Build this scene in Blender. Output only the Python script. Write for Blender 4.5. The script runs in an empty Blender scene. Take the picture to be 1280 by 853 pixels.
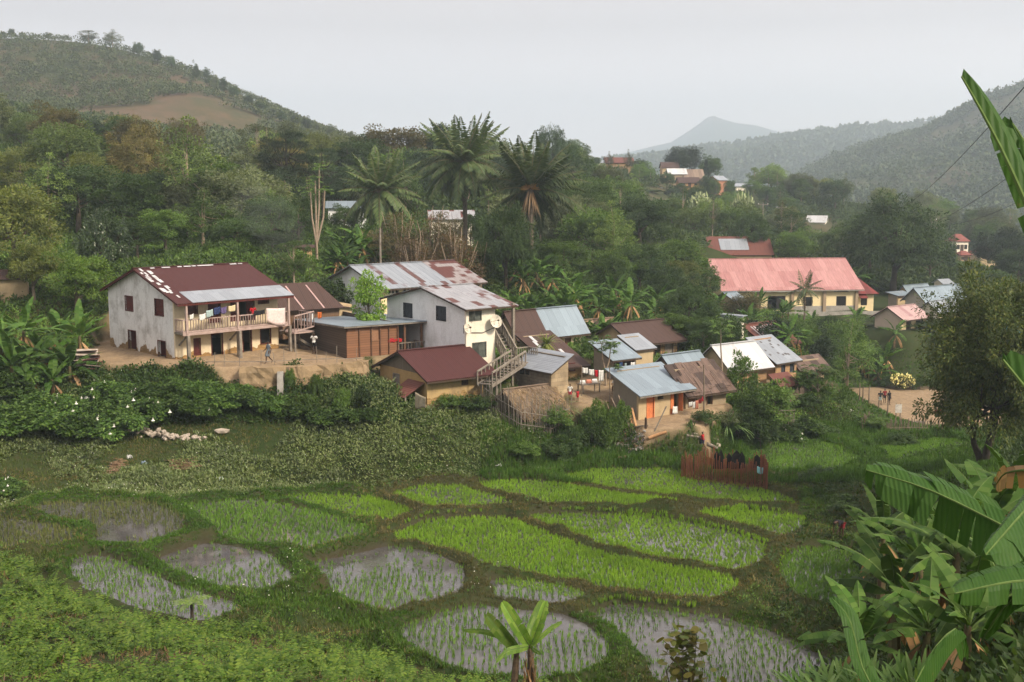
import bpy, math, random
import numpy as np
from mathutils import Vector, Matrix

# ------------------------------------------------------------------ camera, sky, sun, exposure
R = math.radians
SC = bpy.context.scene
COL = SC.collection
FOC, CX, CY, CAMZ = 1400.0, 640.0, 426.5, 20.0
PITCH = math.atan(186.5 / FOC)
SP, CP = math.sin(PITCH), math.cos(PITCH)

cam_d = bpy.data.cameras.new("camera")
cam = bpy.data.objects.new("camera", cam_d)
COL.objects.link(cam)
cam.location = (0, 0, CAMZ)
cam.rotation_euler = (math.pi / 2 - PITCH, 0, 0)
cam_d.sensor_width = 36.0
cam_d.lens = 36.0 * FOC / 1280.0
cam_d.clip_start = 0.1
cam_d.clip_end = 20000
SC.camera = cam

SUN_EL, SUN_AZ = R(40), R(128)          # azimuth measured from +Y (view direction) towards +X
world = bpy.data.worlds.new("World")
SC.world = world
world.use_nodes = True
wn, wl = world.node_tree.nodes, world.node_tree.links
wn.clear()
sky = wn.new('ShaderNodeTexSky')
sky.sky_type = 'NISHITA'
sky.sun_disc = False
sky.sun_elevation = SUN_EL
sky.sun_rotation = SUN_AZ
sky.altitude = 1200
sky.air_density = 1.0
sky.dust_density = 5.0
sky.ozone_density = 1.0
hs = wn.new('ShaderNodeHueSaturation')
hs.inputs['Saturation'].default_value = 0.10
hs.inputs['Value'].default_value = 1.0
tint = wn.new('ShaderNodeMix')
tint.data_type = 'RGBA'
tint.blend_type = 'MULTIPLY'
tint.inputs[0].default_value = 1.0
tint.inputs[7].default_value = (1.02, 0.985, 1.03, 1)
# thin high cloud: evens the dome out to a pale veil
veil = wn.new('ShaderNodeMix')
veil.data_type = 'RGBA'
veil.inputs[0].default_value = 0.86
veil.inputs[7].default_value = (14.7, 13.0, 12.7, 1)
bg = wn.new('ShaderNodeBackground')
bg.inputs['Strength'].default_value = 0.085
wo = wn.new('ShaderNodeOutputWorld')
wl.new(sky.outputs[0], hs.inputs['Color'])
wl.new(hs.outputs[0], tint.inputs[6])
wl.new(tint.outputs[2], veil.inputs[6])
# the veil thickens and brightens towards the horizon
tcw = wn.new('ShaderNodeTexCoord'); spw = wn.new('ShaderNodeSeparateXYZ'); rpw = wn.new('ShaderNodeValToRGB')
wl.new(tcw.outputs['Generated'], spw.inputs[0]); wl.new(spw.outputs[2], rpw.inputs[0])
_st = ((.0, 1.12), (.05, .86), (.14, .36), (.30, .36), (.60, .52))
while len(rpw.color_ramp.elements) < len(_st): rpw.color_ramp.elements.new(.5)
for e_, (_p, _c) in zip(rpw.color_ramp.elements, _st):
    e_.position = _p; e_.color = (_c, _c * .99, _c * .985, 1)
glow = wn.new('ShaderNodeMix'); glow.data_type = 'RGBA'; glow.blend_type = 'MULTIPLY'; glow.inputs[0].default_value = 1.0
wl.new(veil.outputs[2], glow.inputs[6]); wl.new(rpw.outputs[0], glow.inputs[7])
cln = wn.new('ShaderNodeTexNoise'); cln.inputs['Scale'].default_value = 2.2; cln.inputs['Detail'].default_value = 4
mpw = wn.new('ShaderNodeMapping'); mpw.inputs['Scale'].default_value = (1, 1, 4.5); wl.new(tcw.outputs['Generated'], mpw.inputs[0]); wl.new(mpw.outputs[0], cln.inputs['Vector'])
clr_ = wn.new('ShaderNodeValToRGB'); clr_.color_ramp.elements[0].position = .3; clr_.color_ramp.elements[0].color = (.93, .93, .95, 1); clr_.color_ramp.elements[1].position = .7; clr_.color_ramp.elements[1].color = (1.06, 1.05, 1.04, 1)
wl.new(cln.outputs[0], clr_.inputs[0])
cl2 = wn.new('ShaderNodeMix'); cl2.data_type = 'RGBA'; cl2.blend_type = 'MULTIPLY'; cl2.inputs[0].default_value = 1.0
wl.new(glow.outputs[2], cl2.inputs[6]); wl.new(clr_.outputs[0], cl2.inputs[7]); wl.new(cl2.outputs[2], bg.inputs['Color'])
wl.new(bg.outputs[0], wo.inputs['Surface'])

sun_d = bpy.data.lights.new("sun", 'SUN')
sun_d.energy = 3.0
sun_d.angle = R(10)
sun_d.color = (1.0, 0.87, 0.69)
sun = bpy.data.objects.new("sun", sun_d)
COL.objects.link(sun)
sdir = Vector((math.sin(SUN_AZ) * math.cos(SUN_EL), math.cos(SUN_AZ) * math.cos(SUN_EL), math.sin(SUN_EL)))
sun.rotation_euler = sdir.to_track_quat('Z', 'Y').to_euler()
sun.location = (60, -40, 120)

vs = SC.view_settings
vs.view_transform = 'Standard'
vs.look = 'None'
vs.exposure = 1.17
vs.gamma = 1.0
vs.use_curve_mapping = False
cy = SC.cycles
cy.max_bounces = 6
cy.diffuse_bounces = 3
cy.glossy_bounces = 2
cy.transmission_bounces = 3
cy.transparent_max_bounces = 6
cy.volume_bounces = 2
cy.use_denoising = True
cy.use_adaptive_sampling = True
cy.adaptive_threshold = 0.02
cy.caustics_reflective = False
cy.caustics_refractive = False

# ------------------------------------------------------------------ pixels (of the 1280x853 photograph) to places
def ray(px, py):
    u, v = (px - CX) / FOC, (CY - py) / FOC
    return (u, CP + v * SP, -SP + v * CP)

def P(px, py, d):
    r = ray(px, py)
    t = d / r[1]
    return Vector((r[0] * t, d, CAMZ + r[2] * t))

def zat(py, d):
    return P(640, py, d).z

def PZ(px, py, z):
    r = ray(px, py)
    t = (z - CAMZ) / r[2]
    return Vector((r[0] * t, r[1] * t, z))

def ppm(d):            # photo pixels per metre at a depth
    return FOC / d

def pix(x, y, z):      # where a place shows in the photograph
    f = y * CP - (z - CAMZ) * SP
    up = y * SP + (z - CAMZ) * CP
    return CX + FOC * x / f, CY - FOC * up / f

# ------------------------------------------------------------------ tagging
def tag(o, label=None, cat=None, group=None, kind=None):
    if label: o['label'] = label
    if cat: o['category'] = cat
    if group: o['group'] = group
    if kind: o['kind'] = kind
    return o

def empty(name, loc, rz=0, label=None, cat=None, group=None):
    o = bpy.data.objects.new(name, None)
    COL.objects.link(o)
    o.location = loc
    o.rotation_euler = (0, 0, rz)
    o.empty_display_size = 0.3
    return tag(o, label, cat, group)

# ------------------------------------------------------------------ mesh helpers
class MB:
    """collects shapes and links them as one mesh object"""
    def __init__(s):
        s.V = []; s.F = []; s.n = 0; s.MI = []
    def add(s, V, F, mi=0):
        V = np.asarray(V, dtype=np.float64).reshape(-1, 3)
        F = np.asarray(F, dtype=np.int64)
        if len(F) == 0: return s
        s.V.append(V); s.F.append(F + s.n); s.n += len(V)
        s.MI.append(np.full(len(F), mi))
        return s
    def box(s, x0, x1, y0, y1, z0, z1, mi=0):
        V = [(x, y, z) for z in (z0, z1) for y in (y0, y1) for x in (x0, x1)]
        F = [(0, 2, 3, 1), (4, 5, 7, 6), (0, 1, 5, 4), (2, 6, 7, 3), (0, 4, 6, 2), (1, 3, 7, 5)]
        return s.add(V, F, mi)
    def obox(s, c, ax, ay, az, mi=0):     # oriented box: centre and three half-axis vectors
        c = np.array(c); ax = np.array(ax); ay = np.array(ay); az = np.array(az)
        V = [c + i * ax + j * ay + k * az for k in (-1, 1) for j in (-1, 1) for i in (-1, 1)]
        F = [(0, 2, 3, 1), (4, 5, 7, 6), (0, 1, 5, 4), (2, 6, 7, 3), (0, 4, 6, 2), (1, 3, 7, 5)]
        return s.add(V, F, mi)
    def bar(s, a, b, w, h=None, mi=0):    # square bar from a to b
        a = Vector(a); b = Vector(b); h = h or w
        d = (b - a).normalized()
        up = Vector((0, 0, 1)) if abs(d.z) < .95 else Vector((1, 0, 0))
        sx = d.cross(up).normalized(); sy = sx.cross(d).normalized()
        return s.obox((a + b) / 2, (b - a) / 2, sx * w / 2, sy * h / 2, mi)
    def quad(s, a, b, c, d, th=0.0, mi=0):
        a, b, c, d = map(Vector, (a, b, c, d))
        if th <= 0:
            return s.add([a, b, c, d], [(0, 1, 2, 3)], mi)
        n = (b - a).cross(d - a).normalized() * th
        V = [a, b, c, d, a - n, b - n, c - n, d - n]
        F = [(0, 1, 2, 3), (7, 6, 5, 4), (0, 4, 5, 1), (1, 5, 6, 2), (2, 6, 7, 3), (3, 7, 4, 0)]
        return s.add(V, F, mi)
    def tube(s, pts, rad, n=6, mi=0, cap=True):
        pts = [Vector(p) for p in pts]
        if not hasattr(rad, '__len__'): rad = [rad] * len(pts)
        V = []; F = []
        for i, p in enumerate(pts):
            d = (pts[min(i + 1, len(pts) - 1)] - pts[max(i - 1, 0)])
            d = d.normalized() if d.length > 1e-6 else Vector((0, 0, 1))
            up = Vector((0, 0, 1)) if abs(d.z) < .9 else Vector((1, 0, 0))
            a = d.cross(up).normalized(); b = d.cross(a)
            for k in range(n):
                t = 2 * math.pi * k / n
                V.append(p + a * math.cos(t) * rad[i] + b * math.sin(t) * rad[i])
        for i in range(len(pts) - 1):
            for k in range(n):
                k2 = (k + 1) % n
                F.append((i * n + k, i * n + k2, (i + 1) * n + k2, (i + 1) * n + k))
        s.add(V, F, mi)
        if cap:
            m = len(pts) - 1
            for base in (0, m * n):
                c = pts[0] if base == 0 else pts[m]
                ring = [V[base + k] for k in range(n)]
                s.add(ring + [c, c], [(k, (k + 1) % n, n, n) for k in range(n)], mi) if False else \
                    s.add(ring + [c], [(k, (k + 1) % n, n, n) for k in range(n)], mi)
        return s
    def build(s, name, mat=None, parent=None, loc=None, smooth=False):
        me = s.mesh(name, mat, smooth)
        o = bpy.data.objects.new(name, me)
        COL.objects.link(o)
        if parent is not None: o.parent = parent
        if loc is not None: o.location = loc
        return o
    def mesh(s, name, mat=None, smooth=False):
        V = np.concatenate(s.V) if s.V else np.zeros((0, 3))
        loops = []; starts = []; tot = 0; mis = []
        for F, mi in zip(s.F, s.MI):
            if F.shape[1] == 4:
                deg = F[:, 2] == F[:, 3]
                if deg.any():
                    T = F[deg][:, :3]; Q = F[~deg]
                    for A, m in ((T, mi[deg]), (Q, mi[~deg])):
                        if len(A):
                            loops.append(A.ravel()); starts.append(tot + np.arange(len(A)) * A.shape[1])
                            tot += A.size; mis.append(m)
                    continue
            loops.append(F.ravel()); starts.append(tot + np.arange(len(F)) * F.shape[1]); tot += F.size; mis.append(mi)
        me = bpy.data.meshes.new(name)
        me.vertices.add(len(V)); me.vertices.foreach_set('co', V.astype(np.float32).ravel())
        if tot:
            L = np.concatenate(loops).astype(np.int32); S = np.concatenate(starts).astype(np.int32)
            me.loops.add(len(L)); me.loops.foreach_set('vertex_index', L)
            me.polygons.add(len(S)); me.polygons.foreach_set('loop_start', S)
            mm = np.concatenate(mis).astype(np.int32)
            if mm.max() > 0: me.polygons.foreach_set('material_index', mm)
            me.polygons.foreach_set('use_smooth', np.full(len(S), bool(smooth)))
        me.update(calc_edges=True)
        if mat is not None:
            for m in (mat if isinstance(mat, (list, tuple)) else [mat]): me.materials.append(m)
        return me

def norm(a):
    return a / np.maximum(np.linalg.norm(a, axis=-1, keepdims=True), 1e-9)

def rand_dir(g, n):
    return norm(g.normal(size=(n, 3)))

def leaf_arrays(c, axis, side, L, W, fold=0.0):
    """rhombic leaves: base c, pointing along axis"""
    L = np.asarray(L)[:, None]; W = np.asarray(W)[:, None]
    m = c + axis * L * 0.48
    V = np.stack([c, m + side * W * .5, c + axis * L, m - side * W * .5], 1).reshape(-1, 3)
    F = np.arange(len(c) * 4).reshape(-1, 4)
    return V, F

def perp(a, g):
    r = g.normal(size=a.shape)
    r -= (r * a).sum(-1, keepdims=True) * a
    return norm(r)

# ------------------------------------------------------------------ materials
MATS = {}
def new_mat(name):
    m = bpy.data.materials.new(name)
    m.use_nodes = True
    nt = m.node_tree
    bs = nt.nodes['Principled BSDF']
    return m, nt, bs

class NB:
    """tiny node-building helper"""
    def __init__(s, nt): s.nt = nt
    def n(s, t, **kw):
        nd = s.nt.nodes.new(t)
        for k, v in kw.items():
            if k.startswith('i_'): nd.inputs[k[2:]].default_value = v
            else: setattr(nd, k, v)
        return nd
    def l(s, a, b): s.nt.links.new(a, b)
    def noise(s, vec, scale, detail=3, rough=.55):
        nd = s.n('ShaderNodeTexNoise', i_Scale=scale, i_Detail=detail, i_Roughness=rough)
        if vec is not None: s.l(vec, nd.inputs['Vector'])
        return nd.outputs[0]
    def ramp(s, fac, stops):
        nd = s.n('ShaderNodeValToRGB')
        cr = nd.color_ramp
        while len(cr.elements) < len(stops): cr.elements.new(.5)
        for e, (p, c) in zip(cr.elements, stops):
            e.position = p
            e.color = (c, c, c, 1) if not hasattr(c, '__len__') else (*c, 1)
        s.l(fac, nd.inputs[0])
        return nd.outputs[0]
    def mix(s, fac, a, b, mode='MIX'):
        nd = s.n('ShaderNodeMix', data_type='RGBA', blend_type=mode)
        for v, i in ((fac, 0), (a, 6), (b, 7)):
            if hasattr(v, 'links'): s.l(v, nd.inputs[i])
            elif hasattr(v, '__len__'): nd.inputs[i].default_value = (*v[:3], 1)
            else: nd.inputs[i].default_value = v
        return nd.outputs[2]
    def math(s, op, a, b=0.0, c=None):
        nd = s.n('ShaderNodeMath', operation=op)
        for v, i in ((a, 0), (b, 1), (c, 2)):
            if v is None: continue
            if hasattr(v, 'links'): s.l(v, nd.inputs[i])
            else: nd.inputs[i].default_value = v
        return nd.outputs[0]
    def coord(s, kind='Object'):
        return s.n('ShaderNodeTexCoord').outputs[kind]
    def sep(s, vec):
        nd = s.n('ShaderNodeSeparateXYZ'); s.l(vec, nd.inputs[0]); return nd.outputs
    def comb(s, x, y, z=0.0):
        nd = s.n('ShaderNodeCombineXYZ')
        for v, i in ((x, 0), (y, 1), (z, 2)):
            if hasattr(v, 'links'): s.l(v, nd.inputs[i])
            else: nd.inputs[i].default_value = v
        return nd.outputs[0]
    def bump(s, h, bs, strength=.3, dist=.02):
        nd = s.n('ShaderNodeBump', i_Strength=strength, i_Distance=dist)
        s.l(h, nd.inputs['Height']); s.l(nd.outputs[0], bs.inputs['Normal'])

def fin(bs, rough=.9, spec=.2, metal=0.0):
    bs.inputs['Roughness'].default_value = rough
    bs.inputs['Specular IOR Level'].default_value = spec
    bs.inputs['Metallic'].default_value = metal

def M_plain(name, col, col2=None, scale=2.0, lo=.4, hi=.65, var=.18, fine=14.0, rough=.9, spec=.15, bump=0.0, metal=0.0):
    if name in MATS: return MATS[name]
    m, nt, bs = new_mat(name); b = NB(nt); co = b.coord()
    big = b.noise(co, scale, 4, .6)
    c = b.mix(b.ramp(big, [(lo, 0.0), (hi, 1.0)]), col, col2 if col2 else [x * .8 for x in col])
    f = b.noise(co, fine, 3, .6)
    c = b.mix(1.0, c, b.ramp(f, [(.25, 1 - var), (.75, 1 + var)]), 'MULTIPLY')
    b.l(c, bs.inputs['Base Color'])
    if bump: b.bump(f, bs, bump, .03)
    fin(bs, rough, spec, metal)
    MATS[name] = m
    return m

def M_leaf(name, cols, trans=.35, rough=.55, spec=.25, var=.5, objvar=.42):
    """leaves: hue varies from leaf to leaf (per island) and from plant to plant (per object)"""
    if name in MATS: return MATS[name]
    m, nt, bs = new_mat(name); b = NB(nt)
    geo = b.n('ShaderNodeNewGeometry')
    oi = b.n('ShaderNodeObjectInfo')
    n = len(cols)
    c = b.ramp(geo.outputs['Random Per Island'], [(i / max(n - 1, 1), tuple(v * w for v, w in zip(cc, (1.62, 1.62, 1.45)))) for i, cc in enumerate(cols)])
    k = b.ramp(oi.outputs['Random'], [(0, 1 - objvar), (1, 1 + objvar)])
    c = b.mix(1.0, c, k, 'MULTIPLY')
    patch = b.noise(b.coord(), .45, 2, .5)
    c = b.mix(1.0, c, b.ramp(patch, [(.3, (1 - var * .45, 1 - var * .45, 1 - var * .4)), (.7, (1 + var * .55, 1 + var * .45, 1 + var * .1))]), 'MULTIPLY')
    b.l(c, bs.inputs['Base Color'])
    fin(bs, rough, spec)
    if trans > 0:
        tr = b.n('ShaderNodeBsdfTranslucent')
        b.l(b.mix(1.0, c, (1.15, 1.2, .55), 'MULTIPLY'), tr.inputs['Color'])
        mx = b.n('ShaderNodeMixShader', i_Fac=trans)
        out = nt.nodes['Material Output']
        b.l(bs.outputs[0], mx.inputs[1]); b.l(tr.outputs[0], mx.inputs[2]); b.l(mx.outputs[0], out.inputs['Surface'])
    MATS[name] = m
    return m

def M_roof(name, a, bcol, frac, axis='x', sheet=(.82, 2.1), a2=None, rough=.5, metal=.25, seam=.5, streak=.25, corr=.2):
    """corrugated sheets: every sheet drawn as a (bare metal) or bcol (rust or paint) with its own tone"""
    if name in MATS: return MATS[name]
    m, nt, bs = new_mat(name); b = NB(nt)
    s = b.sep(b.coord())
    x, y = (s[0], s[1]) if axis == 'x' else (s[1], s[0])
    w = b.noise(b.coord(), 1.3, 3, .6)
    xs = b.math('DIVIDE', x, sheet[0]); ys = b.math('DIVIDE', y, sheet[1])
    row = b.math('FLOOR', ys)
    cell = b.comb(b.math('FLOOR', b.math('ADD', xs, b.math('MULTIPLY', row, .37))), row)
    wn_ = b.n('ShaderNodeTexWhiteNoise', noise_dimensions='2D'); b.l(cell, wn_.inputs['Vector'])
    rnd = wn_.outputs['Value']
    fx = b.math('FRACT', b.math('ADD', xs, b.math('MULTIPLY', row, .37)))
    # rust mask: whole sheets plus blotches
    blot = b.math('MULTIPLY_ADD', w, .7, b.math('SUBTRACT', rnd, .35))
    blot = b.math('MULTIPLY_ADD', b.math('SUBTRACT', b.noise(b.comb(b.math('MULTIPLY', x, 6.0), b.math('MULTIPLY', y, .8)), 1.4, 4, .7), .5), .35, blot)
    mask = b.ramp(blot, [(max(frac - .10, 0), 1.0), (min(frac + .10, 1), 0.0)]) if 0 < frac < 1 else None
    ca = b.mix(rnd, a, a2 if a2 else [v * .82 for v in a])
    st = b.noise(b.comb(b.math('MULTIPLY', x, 5.0), b.math('MULTIPLY', y, .45)), 1.6, 4, .65)
    cb = b.mix(b.ramp(st, [(.3, 0.0), (.72, 1.0)]), bcol, [bcol[0] * .5, bcol[1] * .45, bcol[2] * .5])
    c = cb if frac >= 1 else (ca if frac <= 0 else b.mix(mask, ca, cb))
    c = b.mix(1.0, c, b.ramp(st, [(.2, 1 - streak), (.8, 1 + streak)]), 'MULTIPLY')
    sm = b.ramp(fx, [(0.0, 1 - seam), (.07, 1.0), (.95, 1.0), (1.0, 1 - seam * .6)])
    c = b.mix(1.0, c, sm, 'MULTIPLY')
    b.l(c, bs.inputs['Base Color'])
    cw = b.math('SINE', b.math('MULTIPLY', x, 2 * math.pi / .16))
    b.bump(cw, bs, corr, .02)
    fin(bs, rough, .3, metal)
    MATS[name] = m
    return m

def M_brick(name, c1, c2, mortar, bw=.3, bh=.14, rough=.95, stain=.35, mort=.02):
    if name in MATS: return MATS[name]
    m, nt, bs = new_mat(name); b = NB(nt)
    co = b.coord(); s = b.sep(co)
    v = b.comb(b.math('ADD', s[0], s[1]), s[2])
    br = b.n('ShaderNodeTexBrick', i_Scale=1.0)
    br.inputs['Brick Width'].default_value = bw; br.inputs['Row Height'].default_value = bh
    br.inputs['Mortar Size'].default_value = mort; br.inputs['Mortar Smooth'].default_value = .3
    br.inputs['Color1'].default_value = (*c1, 1); br.inputs['Color2'].default_value = (*c2, 1); br.inputs['Mortar'].default_value = (*mortar, 1)
    b.l(v, br.inputs['Vector'])
    f = b.noise(co, 1.2, 5, .65)
    c = b.mix(1.0, br.outputs[0], b.ramp(f, [(.3, 1 - stain), (.7, 1 + stain * .6)]), 'MULTIPLY')
    b.l(c, bs.inputs['Base Color'])
    b.bump(br.outputs['Fac'], bs, -.4, .02)
    fin(bs, rough, .1)
    MATS[name] = m
    return m

def M_plank(name, c1, c2, vert=False, w=.18, rough=.85, gap=.6):
    if name in MATS: return MATS[name]
    m, nt, bs = new_mat(name); b = NB(nt)
    co = b.coord(); s = b.sep(co)
    hor = b.math('ADD', s[0], s[1])
    a, l = (hor, s[2]) if vert else (s[2], hor)
    k = b.math('DIVIDE', a, w)
    wn_ = b.n('ShaderNodeTexWhiteNoise', noise_dimensions='1D'); b.l(b.math('FLOOR', k), wn_.inputs['W'])
    grain = b.noise(b.comb(b.math('MULTIPLY', l, .6), b.math('MULTIPLY', a, 12.0), wn_.outputs[0]), 3.0, 4, .65)
    c = b.mix(b.math('MULTIPLY_ADD', grain, .7, b.math('MULTIPLY', wn_.outputs[0], .4)), c1, c2)
    fr = b.math('FRACT', k)
    c = b.mix(1.0, c, b.ramp(fr, [(0, 1 - gap), (.12, 1.0), (.9, 1.05), (1.0, 1 - gap)]), 'MULTIPLY')
    b.l(c, bs.inputs['Base Color'])
    fin(bs, rough, .15)
    MATS[name] = m
    return m

def M_plaster(name, col, stain, peel=None, peel_z=0.0, peel_h=1.2, rough=.92, dirt=.5):
    """limewash with dark streaks; near the ground it has broken away and shows mud brick"""
    if name in MATS: return MATS[name]
    m, nt, bs = new_mat(name); b = NB(nt)
    co = b.coord(); s = b.sep(co)
    hor = b.math('ADD', s[0], s[1])
    n1 = b.noise(co, .8, 6, .68)
    c = b.mix(b.ramp(n1, [(.47, 0.0), (.68, dirt)]), col, stain)
    n2 = b.noise(b.comb(b.math('MULTIPLY', hor, 4.0), b.math('MULTIPLY', s[2], .5)), 1.0, 4, .6)
    c = b.mix(b.ramp(n2, [(.55, 0.0), (.8, dirt * .7)]), c, stain)
    f = b.noise(co, 9, 3, .6)
    c = b.mix(1.0, c, b.ramp(f, [(.25, .9), (.75, 1.08)]), 'MULTIPLY')
    if peel:
        br = b.n('ShaderNodeTexBrick', i_Scale=1.0)
        br.inputs['Brick Width'].default_value = .36; br.inputs['Row Height'].default_value = .17
        br.inputs['Mortar Size'].default_value = .018
        br.inputs['Color1'].default_value = (*peel, 1); br.inputs['Color2'].default_value = (peel[0] * .7, peel[1] * .68, peel[2] * .6, 1)
        br.inputs['Mortar'].default_value = (peel[0] * .6, peel[1] * .6, peel[2] * .6, 1)
        b.l(b.comb(hor, s[2]), br.inputs['Vector'])
        n3 = b.noise(b.comb(hor, b.math('MULTIPLY', s[2], .45)), 1.15, 4, .5)
        edge = b.math('MULTIPLY_ADD', n3, 3.4 * peel_h, peel_z - 1.35 * peel_h)
        msk = b.ramp(b.math('SUBTRACT', edge, s[2]), [(0.0, 0.0), (.02, 1.0)])
        c = b.mix(msk, c, br.outputs[0])
    b.l(c, bs.inputs['Base Color'])
    b.bump(f, bs, .15, .02)
    fin(bs, rough, .12)
    MATS[name] = m
    return m
# ------------------------------------------------------------------ terrain: one sheet through measured points
random.seed(7)
G = np.random.default_rng(11)

CTRL_PIX = [  # px, py, depth
 (0,700,46),(150,752,46),(240,776,45.5),(330,792,44.5),(430,812,43.5),(520,835,42),(620,862,40.5),
 (0,780,36),(0,853,29),(200,853,31),(400,853,33),(200,800,38),(-300,700,40),(-300,853,26),(-300,560,60),
 (700,905,34),(800,905,33),(900,905,31),(1000,895,28),(1150,853,22),(1280,853,16),(1280,760,22),(1280,680,32),(1200,650,45),
 (1280,600,50),(1150,610,58),(1090,640,58),(1080,700,50),(1060,780,44),(1060,830,38),(1030,853,35),(1230,530,80),(1400,560,60),(1600,700,30),(1215,590,60),
 # grass shelf and bank on the left
 (0,640,62),(120,630,63.5),(300,615,67),(500,590,70),(0,580,68),(200,565,71),(400,560,73),(600,560,74),(0,520,72),(200,530,74),(400,520,75.5),
 (100,500,76),(0,470,76),(240,492,76.5),(330,492,77),(440,498,77),(540,515,75.5),(620,545,75),(690,555,75.5),
 # village floor
 (220,449,80),(150,437,86),(400,442,82),(120,440,84),(500,496,77),(600,500,78),(560,470,82),(480,430,92),(440,400,104),
 (690,493,80),(640,505,79),(650,440,92),(730,436,95),(720,505,80),(730,548,77.5),(770,490,82),(790,535,78.5),(850,540,78),(800,522,80),
 (790,468,88),(860,448,98),(800,450,98),(905,478,93),(960,477,97),(860,510,82),(1005,478,100),(1040,505,93),(925,428,105),(970,430,112),
 (878,566,79),(760,566,78),(905,600,76),(960,545,85),(1000,530,90),(1060,560,84),(1130,560,84),(1090,590,74),(1190,560,84),(1000,600,72),
 # paddies
 (60,665,57),(170,725,50.5),(270,705,51.5),(330,655,62),(480,640,69),(490,720,54),(700,720,58),(600,800,47),(870,800,47.5),(800,660,64),(850,605,73.5),(1040,720,55),(720,575,78),
 # field and beyond
 (1040,540,95),(1130,528,113),(1200,528,113),(1130,492,131),(1060,492,131),(1280,500,131),(1100,465,137),(1180,470,137),(1050,440,142),(1130,415,140),(1150,410,150),
 (980,390,158),(1075,392,160),(880,385,150),(1000,405,140),(900,400,125),(830,400,125),(1200,365,190),(1280,360,190),(930,325,188),(1050,318,200),(1200,330,260),
 (740,385,118),(660,330,125),(580,330,128),(500,330,122),(400,335,112),(385,322,108),(300,330,100),(200,330,105),(60,390,92),(-100,400,92),(20,345,100),(100,300,125),
]
CTRL_W = [(0,0,18.2),(-25,0,17.5),(25,0,18.5),(0,-40,24),(60,20,17),(-60,20,14),(-60,-30,20),(80,-30,24),(45,45,12),(60,70,7),(70,100,0),(90,140,-3),(110,190,4),
 (-70,60,6),(-80,100,14),(-110,140,30),(-60,150,22),(-20,170,17),(30,170,11),(60,240,4),(130,260,1),(-40,250,25),(20,260,20),(60,330,18),(45,300,17),
 (-130,40,12),(-160,100,30),(-200,0,25),(-140,250,42),(-200,200,48),(120,60,14),(160,100,8),(200,200,6),(200,0,30),(160,300,4),
 (0,600,15),(-100,600,38),(100,600,4),(200,600,0),(-200,600,66),(-350,600,80),(-30,480,24),(60,480,12),(100,320,14),(120,380,9),(200,400,3),(0,350,24),(-60,400,38),(-110,400,52),(-250,300,70)]
ctrl = [tuple(P(*c)) for c in CTRL_PIX] + [tuple(map(float, c)) for c in CTRL_W]
ctrl += [tuple(P(px, py, d)) for px, py, d in [(540,205,330),(640,212,330),(760,212,330),(840,226,340),(910,243,330),(970,265,310),(500,200,300),(0,205,230),(120,195,240),(240,190,260),(340,205,260),(440,215,260),
         (0,140,360),(0,95,440),(0,48,500),(130,58,490),(200,85,470),(270,118,440),(340,150,410),(400,176,385),(460,200,360),(100,130,400),(240,150,380),(-300,60,480),(-200,150,350)]]
ctrl = np.array(ctrl)

def tps(r2):
    return np.where(r2 > 0, 0.5 * r2 * np.log(np.maximum(r2, 1e-12)), 0.0)

_S = 0.02
_xy = ctrl[:, :2] * _S
_n = len(_xy)
_K = tps(((_xy[:, None] - _xy[None]) ** 2).sum(-1)) + np.eye(_n) * 2e-4
_Pm = np.c_[np.ones(_n), _xy]
_A = np.block([[_K, _Pm], [_Pm.T, np.zeros((3, 3))]])
_w = np.linalg.solve(_A, np.r_[ctrl[:, 2], np.zeros(3)])

def base_h(x, y):
    x = np.asarray(x, float); y = np.asarray(y, float)
    out = np.empty(x.shape).ravel()
    q = np.c_[x.ravel(), y.ravel()] * _S
    for i in range(0, len(q), 20000):
        s = q[i:i + 20000]
        out[i:i + 20000] = tps(((s[:, None] - _xy[None]) ** 2).sum(-1)) @ _w[:_n] + np.c_[np.ones(len(s)), s] @ _w[_n:]
    return out.reshape(x.shape)

gx = np.r_[np.arange(-480, -66, 6.0), np.arange(-66, -40, 1.0), np.arange(-40, 34, .28), np.arange(34, 60, 1.0), np.arange(60, 420, 6.0)]
gy = np.r_[np.arange(-60, 22, 3.0), np.arange(22, 40, .5), np.arange(40, 98, .28), np.arange(98, 150, 1.0), np.arange(150, 620, 5.0)]
GX, GY = np.meshgrid(gx, gy)
GZ = base_h(GX, GY)
# keep the far corners of the sheet tame
GZ = np.clip(GZ, -8, 110)
DIRT = np.zeros_like(GZ)      # bare trodden earth
BUND = np.zeros_like(GZ)      # banks between paddies
WET = np.zeros_like(GZ)       # floor of a flooded paddy

def poly_sd(x, y, poly):
    """signed distance to a polygon, negative inside"""
    p = np.asarray(poly)[:, :2]
    q = np.roll(p, -1, 0)
    best = np.full(x.shape, 1e9); inside = np.zeros(x.shape, bool)
    for (x0, y0), (x1, y1) in zip(p, q):
        dx, dy = x1 - x0, y1 - y0
        t = np.clip(((x - x0) * dx + (y - y0) * dy) / max(dx * dx + dy * dy, 1e-9), 0, 1)
        best = np.minimum(best, np.hypot(x - x0 - t * dx, y - y0 - t * dy))
        c = ((y0 > y) != (y1 > y)) & (x < (x1 - x0) * (y - y0) / (y1 - y0 + 1e-12) + x0)
        inside ^= c
    return np.where(inside, -best, best)

def smooth_poly(pts, it=2):
    p = np.asarray(pts, float)
    for _ in range(it):
        q = np.roll(p, -1, 0)
        p = np.stack([p * .8 + q * .2, p * .2 + q * .8], 1).reshape(-1, p.shape[1])
    return p

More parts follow.
